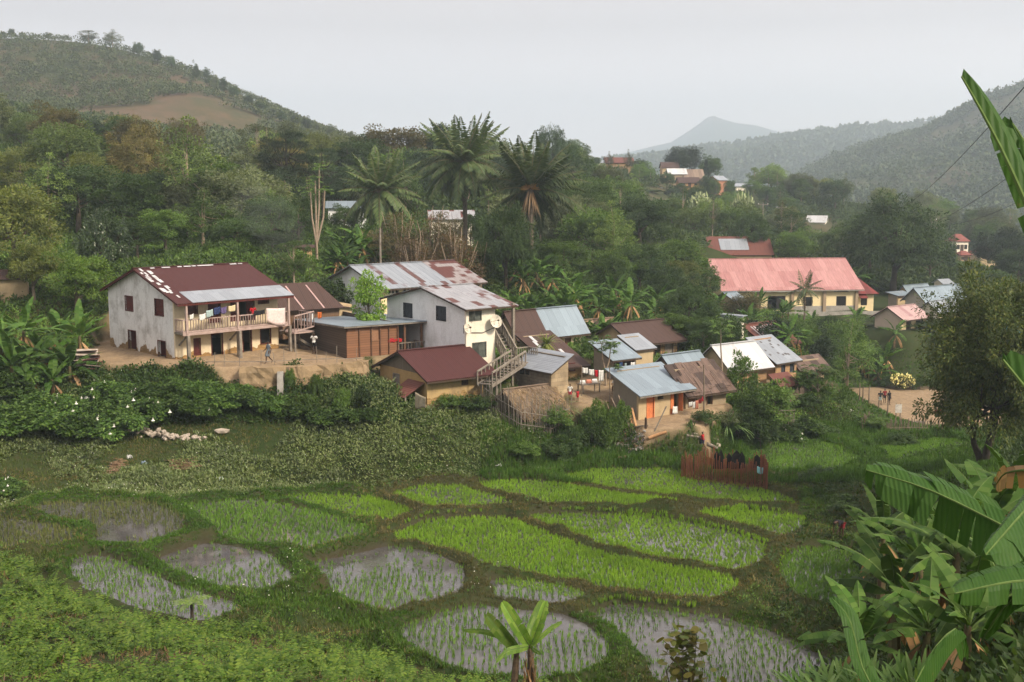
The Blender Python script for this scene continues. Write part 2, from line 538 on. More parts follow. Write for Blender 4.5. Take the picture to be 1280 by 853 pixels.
# paddies: outline in the photograph, level, rice density, rice tone, rice height
PADDY = [
 ([(-90,654),(0,651),(60,657),(88,668),(62,682),(0,687),(-90,688)], 2.9, .55, 'dull', .40),
 ([(45,634),(100,629),(195,633),(222,646),(216,668),(168,680),(128,674),(132,656),(92,651)], 2.85, .45, 'dull', .40),
 ([(228,634),(300,626),(362,629),(424,641),(446,660),(430,675),(372,684),(318,686),(272,670),(246,652)], 1.95, .66, 'mid', .34),
 ([(205,692),(245,682),(292,683),(334,700),(352,726),(312,735),(256,728),(220,712)], 2.35, .30, 'mid', .3),
 ([(94,700),(128,695),(168,712),(218,735),(244,749),(280,760),(266,773),(216,762),(160,744),(114,722)], 2.6, .45, 'mid', .32),
 ([(344,627),(380,621),(470,624),(514,627),(508,643),(472,655),(444,658),(396,647)], 1.45, 1.15, 'bright', .30),
 ([(486,621),(528,610),(582,610),(624,619),(636,629),(592,635),(538,633),(500,630)], 1.45, 1.15, 'bright', .30),
 ([(598,610),(650,603),(720,610),(800,618),(872,626),(926,636),(880,642),(790,635),(700,629),(636,622)], 1.3, 1.15, 'bright', .30),
 ([(704,597),(748,588),(850,588),(866,601),(934,609),(992,628),(942,631),(850,623),(776,614)], 1.35, 1.2, 'bright', .30),
 ([(480,673),(528,653),(580,643),(644,650),(704,668),(762,687),(832,702),(894,720),(912,733),(872,746),(800,746),(718,734),(636,718),(594,705),(552,691)], 1.05, 1.15, 'bright', .32),
 ([(654,648),(720,641),(820,642),(904,655),(946,671),(952,690),(930,709),(868,708),(796,698),(726,680)], 1.02, 1.0, 'bright', .30),
 ([(792,634),(870,630),(942,635),(990,648),(998,660),(966,668),(928,660),(866,648)], 1.15, 1.1, 'bright', .30),
 ([(386,706),(436,692),(500,686),(550,693),(576,716),(560,734),(524,747),(484,758),(444,745),(412,724)], 1.5, .42, 'mid', .34),
 ([(610,726),(660,719),(724,727),(744,742),(702,756),(634,748)], 1.12, .40, 'mid', .34),
 ([(504,786),(556,769),(620,764),(704,772),(752,796),(744,823),(682,842),(616,838),(552,816)], 1.3, .42, 'mid', .32),
 ([(734,766),(768,746),(802,752),(862,766),(934,786),(1004,814),(1028,850),(960,885),(872,866),(800,815)], .75, .44, 'mid', .32),
 ([(940,562),(1000,553),(1055,561),(1066,578),(1042,593),(966,594)], .85, .9, 'mid', .34),
 ([(1105,560),(1190,548),(1215,570),(1185,588),(1115,580)], .5, 1.3, 'mid', .34),
 ([(985,690),(1060,688),(1094,712),(1090,746),(1040,754),(984,730)], .75, 1.0, 'mid', .34),
]
PW = []
for pts, z, dens, tone, hgt in PADDY:
    poly = smooth_poly([PZ(px, py, z) for px, py in pts], 1)
    PW.append((poly, z, dens, tone, hgt))

rough_n = G.normal(size=GZ.shape)
def blur(a, n=1):
    for _ in range(n):
        a = (a + np.roll(a, 1, 0) + np.roll(a, -1, 0) + np.roll(a, 1, 1) + np.roll(a, -1, 1)) / 5
    return a
lump = blur(rough_n, 6); lump /= lump.std()
lump2 = blur(rough_n, 30); lump2 /= lump2.std()

sds = []
def noise2(x, y, seed, oct=5):
    g = np.random.default_rng(seed); v = np.zeros(np.shape(x)); a = 1.0; f = 1.0
    for _ in range(oct):
        for _k in range(3):
            t = g.uniform(0, 2 * math.pi); ph = g.uniform(0, 6.28)
            v += a * np.sin((x * math.cos(t) + y * math.sin(t)) * f + ph) / 3
        a *= .52; f *= 2.03
    return v
for poly, z, *_r in PW:
    x0, y0 = poly[:, 0].min() - 5, poly[:, 1].min() - 5
    x1, y1 = poly[:, 0].max() + 5, poly[:, 1].max() + 5
    ix = slice(*np.searchsorted(gx, [x0, x1])); iy = slice(*np.searchsorted(gy, [y0, y1]))
    sds.append((iy, ix, poly_sd(GX[iy, ix], GY[iy, ix], poly) - .75 + .40 * noise2(GX[iy, ix] * .9, GY[iy, ix] * .9, 71, 4)))
# neighbouring paddies meet at a narrow bank, half way between them
orig = [sd.copy() for _y, _x, sd in sds]
for jj in range(len(sds)):
    jy, jx, sj = sds[jj]
    for ii in range(jj):
        iy, ix, si = sds[ii]
        a0, a1 = max(iy.start, jy.start), min(iy.stop, jy.stop); b0, b1 = max(ix.start, jx.start), min(ix.stop, jx.stop)
        if a1 <= a0 or b1 <= b0: continue
        wi = (slice(a0 - iy.start, a1 - iy.start), slice(b0 - ix.start, b1 - ix.start)); wj = (slice(a0 - jy.start, a1 - jy.start), slice(b0 - jx.start, b1 - jx.start))
        half = (orig[ii][wi] - orig[jj][wj]) / 2
        si[wi] = np.maximum(si[wi], half + .34); sj[wj] = np.maximum(sj[wj], .34 - half)
near = (GY > 22) & (GY < 97)
GZ[near] += lump2[near] * .10 + lump[near] * .035
ALL = np.full(GZ.shape, 1e9); NEARZ = np.zeros_like(GZ); WSUM = np.zeros_like(GZ)
for (poly, z, *_r), (iy, ix, sd) in zip(PW, sds):
    w = 1.0 / np.maximum(sd, .15) ** 3
    w[sd > 4.5] = 0
    NEARZ[iy, ix] += w * z; WSUM[iy, ix] += w
    ALL[iy, ix] = np.minimum(ALL[iy, ix], sd)
has = WSUM > 0
lvl = np.where(has, NEARZ / np.maximum(WSUM, 1e-9), 0)
t = np.clip((ALL - .6) / 3.4, 0, 1); t = t * t * (3 - 2 * t)
bund = .36 * np.exp(-((ALL - .55) / .42) ** 2)
GZ = np.where(has, lvl * (1 - t) + GZ * t + bund * (1 + .25 * lump) + .05 * lump * (ALL > 0), GZ)
MAXZ = np.full(GZ.shape, -99.0)
for (poly, z, *_r), (iy, ix, sd) in zip(PW, sds):
    MAXZ[iy, ix] = np.maximum(MAXZ[iy, ix], np.where(sd < 1.3, z, -99))
rim = np.clip(1 - np.maximum(ALL, 0) / 1.1, 0, 1)
GZ = np.where((MAXZ > -50) & (ALL < 1.1), np.maximum(GZ, MAXZ + .10 * rim + .03 * lump), GZ)
BUND = np.where(has, np.exp(-((ALL - .5) / .6) ** 2), 0)
for (poly, z, *_r), (iy, ix, sd) in zip(PW, sds):
    ins = sd < .0
    k = np.clip((.0 - sd) / .3, 0, 1)
    GZ[iy, ix] = np.where(ins, GZ[iy, ix] * (1 - k) + (z - .14) * k, GZ[iy, ix])
    WET[iy, ix] = np.maximum(WET[iy, ix], k * ins)

# levelled yards: outline (px, py, depth), blend width, bare earth
PADS = [
 ([(100,447,80.5),(215,462,78.6),(245,466,78.3),(330,462,78.6),(440,450,80),(462,452,80.5),(452,425,90),(330,415,97),(130,418,94)], 7.75, .5, 1.0),
 ([(690,503,78.5),(752,500,79.5),(790,470,86),(760,460,90),(700,470,87)], 4.9, .9, .9),
 ([(790,538,77.5),(870,546,77),(905,520,83),(880,495,88),(800,500,86)], 3.55, .9, 1.0),
 ([(1062,527,112),(1150,533,111),(1290,535,110),(1400,490,130),(1200,489,133),(1090,489,133),(1050,492,131)], -3.3, 1.2, 1.0),
]
for pts, z, bw, dirt in PADS:
    poly = smooth_poly([tuple(P(*p))[:2] for p in pts], 1)
    sd = poly_sd(GX, GY, poly)
    k = np.clip(1 - sd / bw, 0, 1); k = k * k * (3 - 2 * k)
    GZ = GZ * (1 - k) + (z + .04 * lump) * k
    DIRT = np.maximum(DIRT, np.clip(1 - (sd + .25 * lump) / max(bw * .6, .3), 0, 1) * dirt)

# every building stands on a small levelled plot: near corner (px, py, depth), yaw, px of the far ends of its two seen walls
HOUSE_AT = {
 'balcony': ((220,450,80),45,349,139), 'white': ((583,462,82),39,619,485), 'long': ((477,400,98),41,590,412), 'plank': ((434,448,82.6),33,541,362),
 'mud': ((534,506,76.5),35.7,604,476), 'row': ((646,445,93),40,727,622), 'lean': ((692,476,87.5),38,729,650), 'block': ((689,494,80),38,710,645),
 'thatch': ((652,528,76.8),36,702,618), 'brown': ((789,452,97),38,846,746), 'tan': ((734,440,104),35,775,712), 'shed': ((764,474,87),36,793,742), 'box': ((795,464,91),38,816,777),
 'orange': ((798,525,79.5),36,856,766), 'middle': ((851,503,87.5),38,890,812), 'brownlean': ((857,512,82),36,907,838), 'whiteroof': ((913,480,93),36,958,872),
 'brick': ((969,476,97),40,995,936), 'rusty': ((960,436,108),38,996,900), 'tower': ((926,428,105),50,929,901), 'hut': ((1000,478,100),35,1030,992), 'shelter': ((975,490,94),36,994,962),
 'church': ((904,389,157),7,1072,None), 'blueshed': ((917,391,143),40,930,893), 'pinkhouse': ((1127,413,140),38,1157,1093), 'greyhouse': ((1155,388,155),36,1206,1131), 'greywing': ((1172,398,148),38,1200,1150),
 'smallshed': ((1122,384,160),36,1140,1110), 'backroof': ((1134,376,172),36,1162,1124),
}
def foot(A, yaw, B, C, W=None):
    a = P(*A); y = R(yaw); u = np.array([math.cos(y), math.sin(y)]); v = np.array([-u[1], u[0]])
    def ext(px, dr):
        r = ray(px, A[1]); k = r[0] / r[1]
        return (k * a.y - a.x) / (dr[0] - k * dr[1])
    L = ext(B, u); W = W or (ext(C, v) if C else 12.0); o = np.array([a.x, a.y])
    return [o, o + u * L, o + u * L + v * W, o + v * W], a.z
for key, (A_, yaw_, B_, C_) in HOUSE_AT.items():
    poly, z = foot(A_, yaw_, B_, C_)
    sd = poly_sd(GX, GY, np.array(poly))
    bw = 1.3 if A_[2] < 100 else 3.0
    k = np.clip(1 - (sd - .25) / bw, 0, 1); k = k * k * (3 - 2 * k)
    GZ = GZ * (1 - k) + (z + .02 * lump) * k
    if A_[2] < 100 and key not in ('thatch',): DIRT = np.maximum(DIRT, np.clip(1 - (sd - .2 + .3 * lump) / 1.0, 0, 1) * .75)

def h(x, y):
    i = min(max(int(np.searchsorted(gx, x)) - 1, 0), len(gx) - 2)
    j = min(max(int(np.searchsorted(gy, y)) - 1, 0), len(gy) - 2)
    a = (x - gx[i]) / (gx[i + 1] - gx[i]); b = (y - gy[j]) / (gy[j + 1] - gy[j])
    a = min(max(a, 0), 1); b = min(max(b, 0), 1)
    return float((GZ[j, i] * (1 - a) + GZ[j, i + 1] * a) * (1 - b) + (GZ[j + 1, i] * (1 - a) + GZ[j + 1, i + 1] * a) * b)

def samp(A, x, y):
    i = np.clip(np.searchsorted(gx, x) - 1, 0, len(gx) - 2); j = np.clip(np.searchsorted(gy, y) - 1, 0, len(gy) - 2)
    a = np.clip((x - gx[i]) / (gx[i + 1] - gx[i]), 0, 1); b = np.clip((y - gy[j]) / (gy[j + 1] - gy[j]), 0, 1)
    return (A[j, i] * (1 - a) + A[j, i + 1] * a) * (1 - b) + (A[j + 1, i] * (1 - a) + A[j + 1, i + 1] * a) * b

def on_ground(px, py, d0=20, d1=600, lift=0.0):
    """where the sight line of a photo pixel meets the ground"""
    r = ray(px, py); prev = None
    d = d0
    while d < d1:
        x, z = r[0] * d / r[1], CAMZ + r[2] * d / r[1]
        if z <= h(x, d) + lift:
            return Vector((x, d, h(x, d)))
        d += .12 if d < 140 else .8
    return None

def make_ground():
    ny, nx = GZ.shape
    V = np.stack([GX, GY, GZ], -1).reshape(-1, 3)
    i = np.arange(ny - 1)[:, None] * nx + np.arange(nx - 1)[None]
    F = np.stack([i, i + 1, i + 1 + nx, i + nx], -1).reshape(-1, 4)
    mb = MB(); mb.add(V, F)
    # skirt to the horizon
    m, nt, bs = new_mat('ground_soil_and_grass'); b = NB(nt)
    co = b.coord()
    n1 = b.noise(co, .35, 5, .62); n2 = b.noise(co, 3.0, 4, .65); n3 = b.noise(co, .03, 5, .6); n4 = b.noise(co, 14, 3, .6)
    grass = b.mix(b.ramp(n1, [(.35, 0.0), (.65, 1.0)]), (.020, .036, .009), (.038, .050, .016))
    grass = b.mix(b.ramp(n2, [(.5, 0.0), (.75, .8)]), grass, (.055, .040, .022))
    def at(nm): return b.n('ShaderNodeAttribute', attribute_name=nm).outputs['Fac']
    far = b.mix(b.ramp(n3, [(.38, 0.0), (.6, 1.0)]), (.045, .055, .022), (.11, .078, .045))
    far = b.mix(b.ramp(b.noise(co, .16, 5, .7), [(.4, 0.0), (.6, .8)]), far, (.035, .05, .02))
    far = b.mix(b.math('MULTIPLY', at('bare'), b.ramp(b.noise(co, .07, 5, .65), [(.32, .2), (.6, 1.0)])), far, (.135, .080, .056))
    c = b.mix(at('far'), grass, far)
    c = b.mix(b.math('MULTIPLY', at('bund'), b.ramp(n1, [(.45, 0.0), (.7, .8)])), c, (.045, .034, .020))
    soil = b.mix(b.ramp(n2, [(.3, 0.0), (.7, 1.0)]), (.36, .265, .165), (.22, .155, .095))
    soil = b.mix(b.ramp(b.noise(co, .9, 4, .65), [(.45, 0.0), (.7, .6)]), soil, (.17, .125, .08))
    soil = b.mix(b.ramp(n4, [(.3, .25), (.6, 0.0)]), soil, (.15, .105, .07))
    c = b.mix(at('dirt'), c, soil)
    c = b.mix(at('wet'), c, (.045, .036, .025))
    b.l(c, bs.inputs['Base Color'])
    b.bump(n4, bs, .5, .05)
    fin(bs, .95, .1)
    o = mb.build('ground', m, smooth=True)
    tag(o, kind='structure')
    me = o.data
    farm = np.clip((GY - 180) / 120, 0, 1)
    # bare reddish slopes of the left hill
    bare = np.zeros_like(GZ)
    for (px, py, d, rx, ry, a) in [(40,140,370,45,70,1.0),(160,120,410,36,60,.9),(110,165,330,36,50,.8),(250,175,350,24,40,.75),(420,190,350,14,30,.5),(300,130,420,18,30,.35)]:
        c0 = P(px, py, d)
        q = ((GX - c0.x) / rx) ** 2 + ((GY - c0.y) / ry) ** 2
        bare = np.maximum(bare, .7 * a * np.clip(1.4 - q, 0, 1))
    c0 = P(905, 283, 285)
    bare = np.maximum(bare, np.clip(1.3 - ((GX - c0.x) / 9) ** 2 - ((GY - c0.y) / 12) ** 2, 0, 1))
    for nm, A in (('dirt', DIRT), ('bund', np.clip(BUND, 0, 1)), ('wet', WET), ('far', farm), ('bare', bare)):
        at = me.attributes.new(nm, 'FLOAT', 'POINT')
        at.data.foreach_set('value', A.astype(np.float32).ravel())
    return o
ground = make_ground()

def make_water():
    m, nt, bs = new_mat('paddy_water'); b = NB(nt)
    co = b.coord()
    c = b.mix(b.ramp(b.noise(co, .8, 4, .6), [(.4, 0.0), (.65, 1.0)]), (.062, .060, .058), (.095, .09, .087))
    b.l(c, bs.inputs['Base Color'])
    b.bump(b.noise(co, 2.5, 2, .5), bs, .05, .02)
    fin(bs, .07, .8)
    bs.inputs['IOR'].default_value = 1.4
    for (poly, z, dens, tone, hgt), (iy, ix, sd) in zip(PW, sds):
        X, Y = GX[iy, ix], GY[iy, ix]; ny, nx = X.shape
        i = np.arange(ny - 1)[:, None] * nx + np.arange(nx - 1)[None]
        F = np.stack([i, i + 1, i + 1 + nx, i + nx], -1).reshape(-1, 4)
        f = sd.ravel(); F = F[(f[F] < .0).sum(1) >= 2]
        used = np.unique(F); mp = np.zeros(ny * nx, int); mp[used] = np.arange(len(used))
        V = np.stack([X.ravel(), Y.ravel(), np.full(nx * ny, z - .03)], -1)[used]
        tag(MB().add(V, mp[F]).build('paddy_water', m), kind='structure')
make_water()

# far hills
def hill_mat(name, a, b_, c_, sc):
    m, nt, bs = new_mat(name); b = NB(nt); co = b.coord()
    n = b.noise(co, sc, 6, .68)
    c = b.mix(b.ramp(n, [(.4, 0.0), (.58, 1.0)]), a, b_)
    n2 = b.noise(co, sc * .3, 5, .6)
    c = b.mix(b.ramp(n2, [(.5, 0.0), (.66, .8)]), c, c_)
    c = b.mix(1.0, c, b.ramp(b.noise(co, sc * 7, 4, .7), [(.3, .6), (.7, 1.35)]), 'MULTIPLY')
    b.l(c, bs.inputs['Base Color']); fin(bs, 1.0, .05)
    return m

def ridge(name, crest, foot, nu, nv, mat, amp, fs, seed, back=1.4):
    """a hill side: foot line and crest line given as (px, py, depth), bulging between, with a far side behind"""
    def line(L, t):
        L = np.array(L, float); s = np.linspace(0, 1, len(L))
        return np.stack([np.interp(t, s, L[:, k]) for k in range(3)], -1)
    t = np.linspace(0, 1, nu)
    def w(L): return np.array([P(*p) for p in line(L, t)])
    C, Fo = w(crest), w(foot)
    v = np.linspace(0, 1, nv)[:, None, None]
    S = Fo[None] * (1 - v) + C[None] * v
    nn = noise2(S[..., 0] * fs, S[..., 1] * fs, seed, 6)
    S[..., 2] += nn * amp * np.sin(np.pi * np.clip(v[..., 0], 0, 1)) + nn * amp * .12 * v[..., 0]
    bk = C.copy(); bk[:, 1] *= back; bk[:, 0] *= back; bk[:, 2] = -30
    S = np.concatenate([S, ((C + bk) / 2)[None] * np.array([1, 1, 1]), bk[None]])
    S[-2, :, 2] = C[:, 2] * .75
    n2 = len(S)
    i = np.arange(n2 - 1)[:, None] * nu + np.arange(nu - 1)[None]
    F = np.stack([i, i + 1, i + 1 + nu, i + nu], -1).reshape(-1, 4)
    o = MB().add(S.reshape(-1, 3), F).build(name, mat, smooth=True)
    tag(o, kind='structure')
    return S

hm = hill_mat('hill_scrub', (.030, .046, .020), (.055, .062, .030), (.105, .085, .055), .02)
hm2 = hill_mat('far_hill_scrub', (.035, .05, .022), (.05, .06, .03), (.15, .085, .065), .006)
RH = ridge('hill', [(930,262,1050),(985,222,1050),(1040,192,1050),(1100,172,1030),(1150,161,1010),(1200,138,990),(1230,120,980),(1280,103,960),(1400,70,920),(1560,50,880)],
      [(900,290,560),(985,286,560),(1040,288,560),(1100,290,560),(1150,290,560),(1200,292,560),(1240,294,560),(1280,296,560),(1400,296,560),(1560,296,560)], 160, 70, hm, 16, .012, 3)
RH2 = ridge('hill', [(700,215,2000),(800,200,2000),(850,190,2000),(880,184,2000),(930,178,2000),(980,170,1950),(1020,166,1950),(1060,161,1900),(1100,157,1900),(1180,150,1900),(1400,140,1900)],
      [(700,262,1200),(800,262,1200),(850,262,1200),(880,262,1200),(930,262,1200),(980,262,1200),(1020,262,1200),(1060,262,1200),(1100,262,1200),(1180,262,1200),(1400,262,1200)], 120, 30, hm2, 22, .006, 5)
ridge('mountain', [(640,225,4600),(720,204,4600),(786,190,4600),(815,183,4600),(838,178,4600),(856,167,4600),(872,156,4600),(884,147,4600),(892,144.5,4600),(903,149,4600),(920,154,4600),(945,157,4600),(965,163,4600),(985,169,4600),(1030,166,4600),(1080,165,4600),(1200,180,4600),(1400,190,4600)],
      [(x, 250, 3300) for x in (640,720,786,815,838,856,872,884,892,903,920,945,965,985,1030,1080,1200,1400)], 140, 24, hm2, 18, .003, 9)
pl = MB(); pl.quad((-7000, -2500, -40), (9000, -2500, -40), (9000, 8000, -40), (-7000, 8000, -40))
tag(pl.build('valley_floor', hm), kind='structure')

# ------------------------------------------------------------------ air
def make_haze(density):
    mb = MB(); mb.box(-3200, 3600, -420, 5200, -42, 440)
    m = bpy.data.materials.new('haze_air'); m.use_nodes = True
    nt = m.node_tree; nt.nodes.clear()
    v = nt.nodes.new('ShaderNodeVolumePrincipled')
    v.inputs['Color'].default_value = (.76, .89, 1.0, 1)
    v.inputs['Density'].default_value = density
    v.inputs['Anisotropy'].default_value = .45
    o_ = nt.nodes.new('ShaderNodeOutputMaterial')
    nt.links.new(v.outputs[0], o_.inputs['Volume'])
    o = mb.build('haze', m)
    tag(o, kind='stuff')
make_haze(.00047)
# ------------------------------------------------------------------ house kit
DARK_WOOD = M_plain('dark_wood', (.075, .05, .035), (.05, .035, .028), 3, rough=.85)
POLE_WOOD = M_plain('weathered_pole_wood', (.20, .155, .115), (.13, .10, .075), 2.5, rough=.9)
GREY_WOOD = M_plain('grey_timber', (.24, .21, .175), (.16, .135, .11), 2.5, rough=.9)
PINK_WOOD = M_plain('faded_pink_timber', (.40, .30, .27), (.30, .22, .19), 2.5, rough=.85)
RED_WOOD = M_plain('maroon_shutter_paint', (.105, .024, .020), (.07, .02, .018), 3, rough=.7)
SLATE_WOOD = M_plain('slate_shutter_paint', (.045, .05, .062), (.03, .034, .042), 3, rough=.7)
OLIVE_WOOD = M_plain('grey_green_shutter_paint', (.10, .11, .095), (.06, .066, .06), 3, rough=.7)
ORANGE_WOOD = M_plain('orange_door_paint', (.62, .20, .075), (.5, .16, .07), 3, rough=.7)
BROWN_WOOD = M_plain('brown_door_wood', (.16, .085, .05), (.10, .055, .035), 3, rough=.8)
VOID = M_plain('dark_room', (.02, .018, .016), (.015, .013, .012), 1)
INNER = M_plain('dark_inner_wall', (.16, .135, .11), (.09, .075, .06), 1.5)  # mottled dark brown for inner walls
CONCRETE = M_plain('grey_concrete', (.34, .32, .29), (.24, .225, .20), 1.2, rough=.95)
STONEM = M_plain('field_stone', (.40, .34, .28), (.27, .23, .19), 2.5, rough=.95, bump=.3)
CREAM = M_plaster('cream_plaster', (.68, .56, .38), (.42, .33, .21), dirt=.55)
CREAM_PEEL = M_plaster('cream_plaster_over_mud_brick', (.66, .55, .38), (.44, .35, .23), peel=(.36, .22, .095), peel_z=.15, peel_h=.55)
WHITE_PEEL = M_plaster('white_limewash_over_mud_brick', (.70, .70, .69), (.30, .285, .26), peel=(.30, .20, .105), peel_z=.1, peel_h=.95, dirt=.75)
WHITE_WALL = M_plaster('white_limewash', (.76, .77, .78), (.46, .46, .45), dirt=.5)
WARM_WHITE = M_plaster('warm_white_limewash', (.78, .72, .60), (.52, .45, .35), dirt=.5)  # on the white house's front this warmth is sunlight put into the colour
YELLOW = M_plaster('pale_yellow_paint', (.78, .64, .38), (.58, .46, .28), dirt=.3)
OCHRE = M_plaster('ochre_mud_render', (.40, .27, .12), (.24, .16, .075), peel=(.34, .22, .10), peel_z=.1, peel_h=.8)
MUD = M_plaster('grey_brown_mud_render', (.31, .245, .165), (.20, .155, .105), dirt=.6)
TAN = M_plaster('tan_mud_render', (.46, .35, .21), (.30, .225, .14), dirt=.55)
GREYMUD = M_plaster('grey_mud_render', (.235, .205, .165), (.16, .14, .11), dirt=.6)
BRICK = M_brick('orange_fired_brick', (.42, .25, .125), (.32, .19, .10), (.30, .22, .15), .42, .2)
STONEBRICK = M_brick('rubble_brick', (.42, .28, .13), (.25, .16, .08), (.12, .085, .05), .55, .32, mort=.04)
BLOCK = M_brick('grey_earth_block', (.235, .20, .155), (.19, .16, .125), (.15, .125, .10), .5, .24)
PLANK_H = M_plank('dark_horizontal_planks', (.115, .085, .065), (.07, .052, .042))
PLANK_R = M_plank('red_brown_horizontal_planks', (.27, .135, .075), (.17, .085, .05))
PLANK_V = M_plank('grey_vertical_planks', (.20, .165, .125), (.13, .105, .08), True)
ROOF_MAROON = M_roof('maroon_painted_sheets', (.085, .026, .024), (.08, .024, .022), 1.0, metal=.05, rough=.75, seam=.3, streak=.38)
ROOF_GREY = M_roof('pale_grey_zinc_sheets', (.30, .33, .37), (.2, .1, .07), 0.0, metal=.2, rough=.45, seam=.25, streak=.10)
ROOF_BLUE = M_roof('blue_grey_zinc_sheets', (.24, .30, .35), (.2, .1, .07), 0.0, metal=.2, rough=.45, seam=.3, streak=.12)
ROOF_PATCH = M_roof('zinc_sheets_with_rust_seams', (.29, .32, .36), (.14, .065, .055), .17, metal=.15, rough=.5, sheet=(.62, 4.2), seam=.6)
ROOF_PATCH2 = M_roof('patchwork_of_red_and_zinc_sheets', (.34, .345, .37), (.15, .06, .048), .31, metal=.15, rough=.5, sheet=(.6, 1.15), seam=.5)
ROOF_BROWN = M_roof('brown_rusted_sheets', (.12, .07, .05), (.085, .05, .04), 1.0, metal=.05, rough=.75, seam=.55, streak=.4)
ROOF_RUST = M_roof('red_rusted_sheets', (.16, .05, .035), (.17, .062, .045), 1.0, metal=.05, rough=.75, seam=.4, streak=.4)
ROOF_PINK = M_roof('faded_pink_sheets', (.42, .225, .215), (.36, .13, .12), 0.0, metal=.05, rough=.75, sheet=(.9, 3.4), seam=.3, streak=.35, a2=(.33, .155, .15))
ROOF_PALEPINK = M_roof('pale_pink_sheets', (.46, .31, .30), (.38, .22, .22), .2, metal=.05, rough=.7, seam=.2)
ROOF_WHITE = M_roof('white_sheets', (.56, .57, .58), (.42, .41, .40), .1, metal=.05, rough=.55, seam=.15, streak=.08)
ROOF_RED = M_roof('red_painted_sheets', (.22, .045, .04), (.17, .04, .036), .5, metal=.05, rough=.65, seam=.2)
ROOF_SHEETS = M_roof('loose_brown_sheets', (.15, .10, .08), (.075, .052, .042), .5, metal=.1, rough=.75, sheet=(.9, 1.0), seam=.7, streak=.5)
def M_thatch():
    m, nt, bs = new_mat('dry_thatch'); b = NB(nt); s = b.sep(b.coord())
    n = b.noise(b.comb(b.math('MULTIPLY', s[0], 14.0), s[1], b.math('MULTIPLY', s[2], 2.0)), 1.2, 4, .7)
    n2 = b.noise(b.coord(), 1.1, 4, .6)
    c = b.mix(n, (.27, .20, .145), (.13, .095, .07))
    c = b.mix(1.0, c, b.ramp(n2, [(.3, .75), (.7, 1.2)]), 'MULTIPLY')
    b.l(c, bs.inputs['Base Color']); b.bump(n, bs, .9, .05); fin(bs, 1.0, .05)
    return m
THATCH = M_thatch()

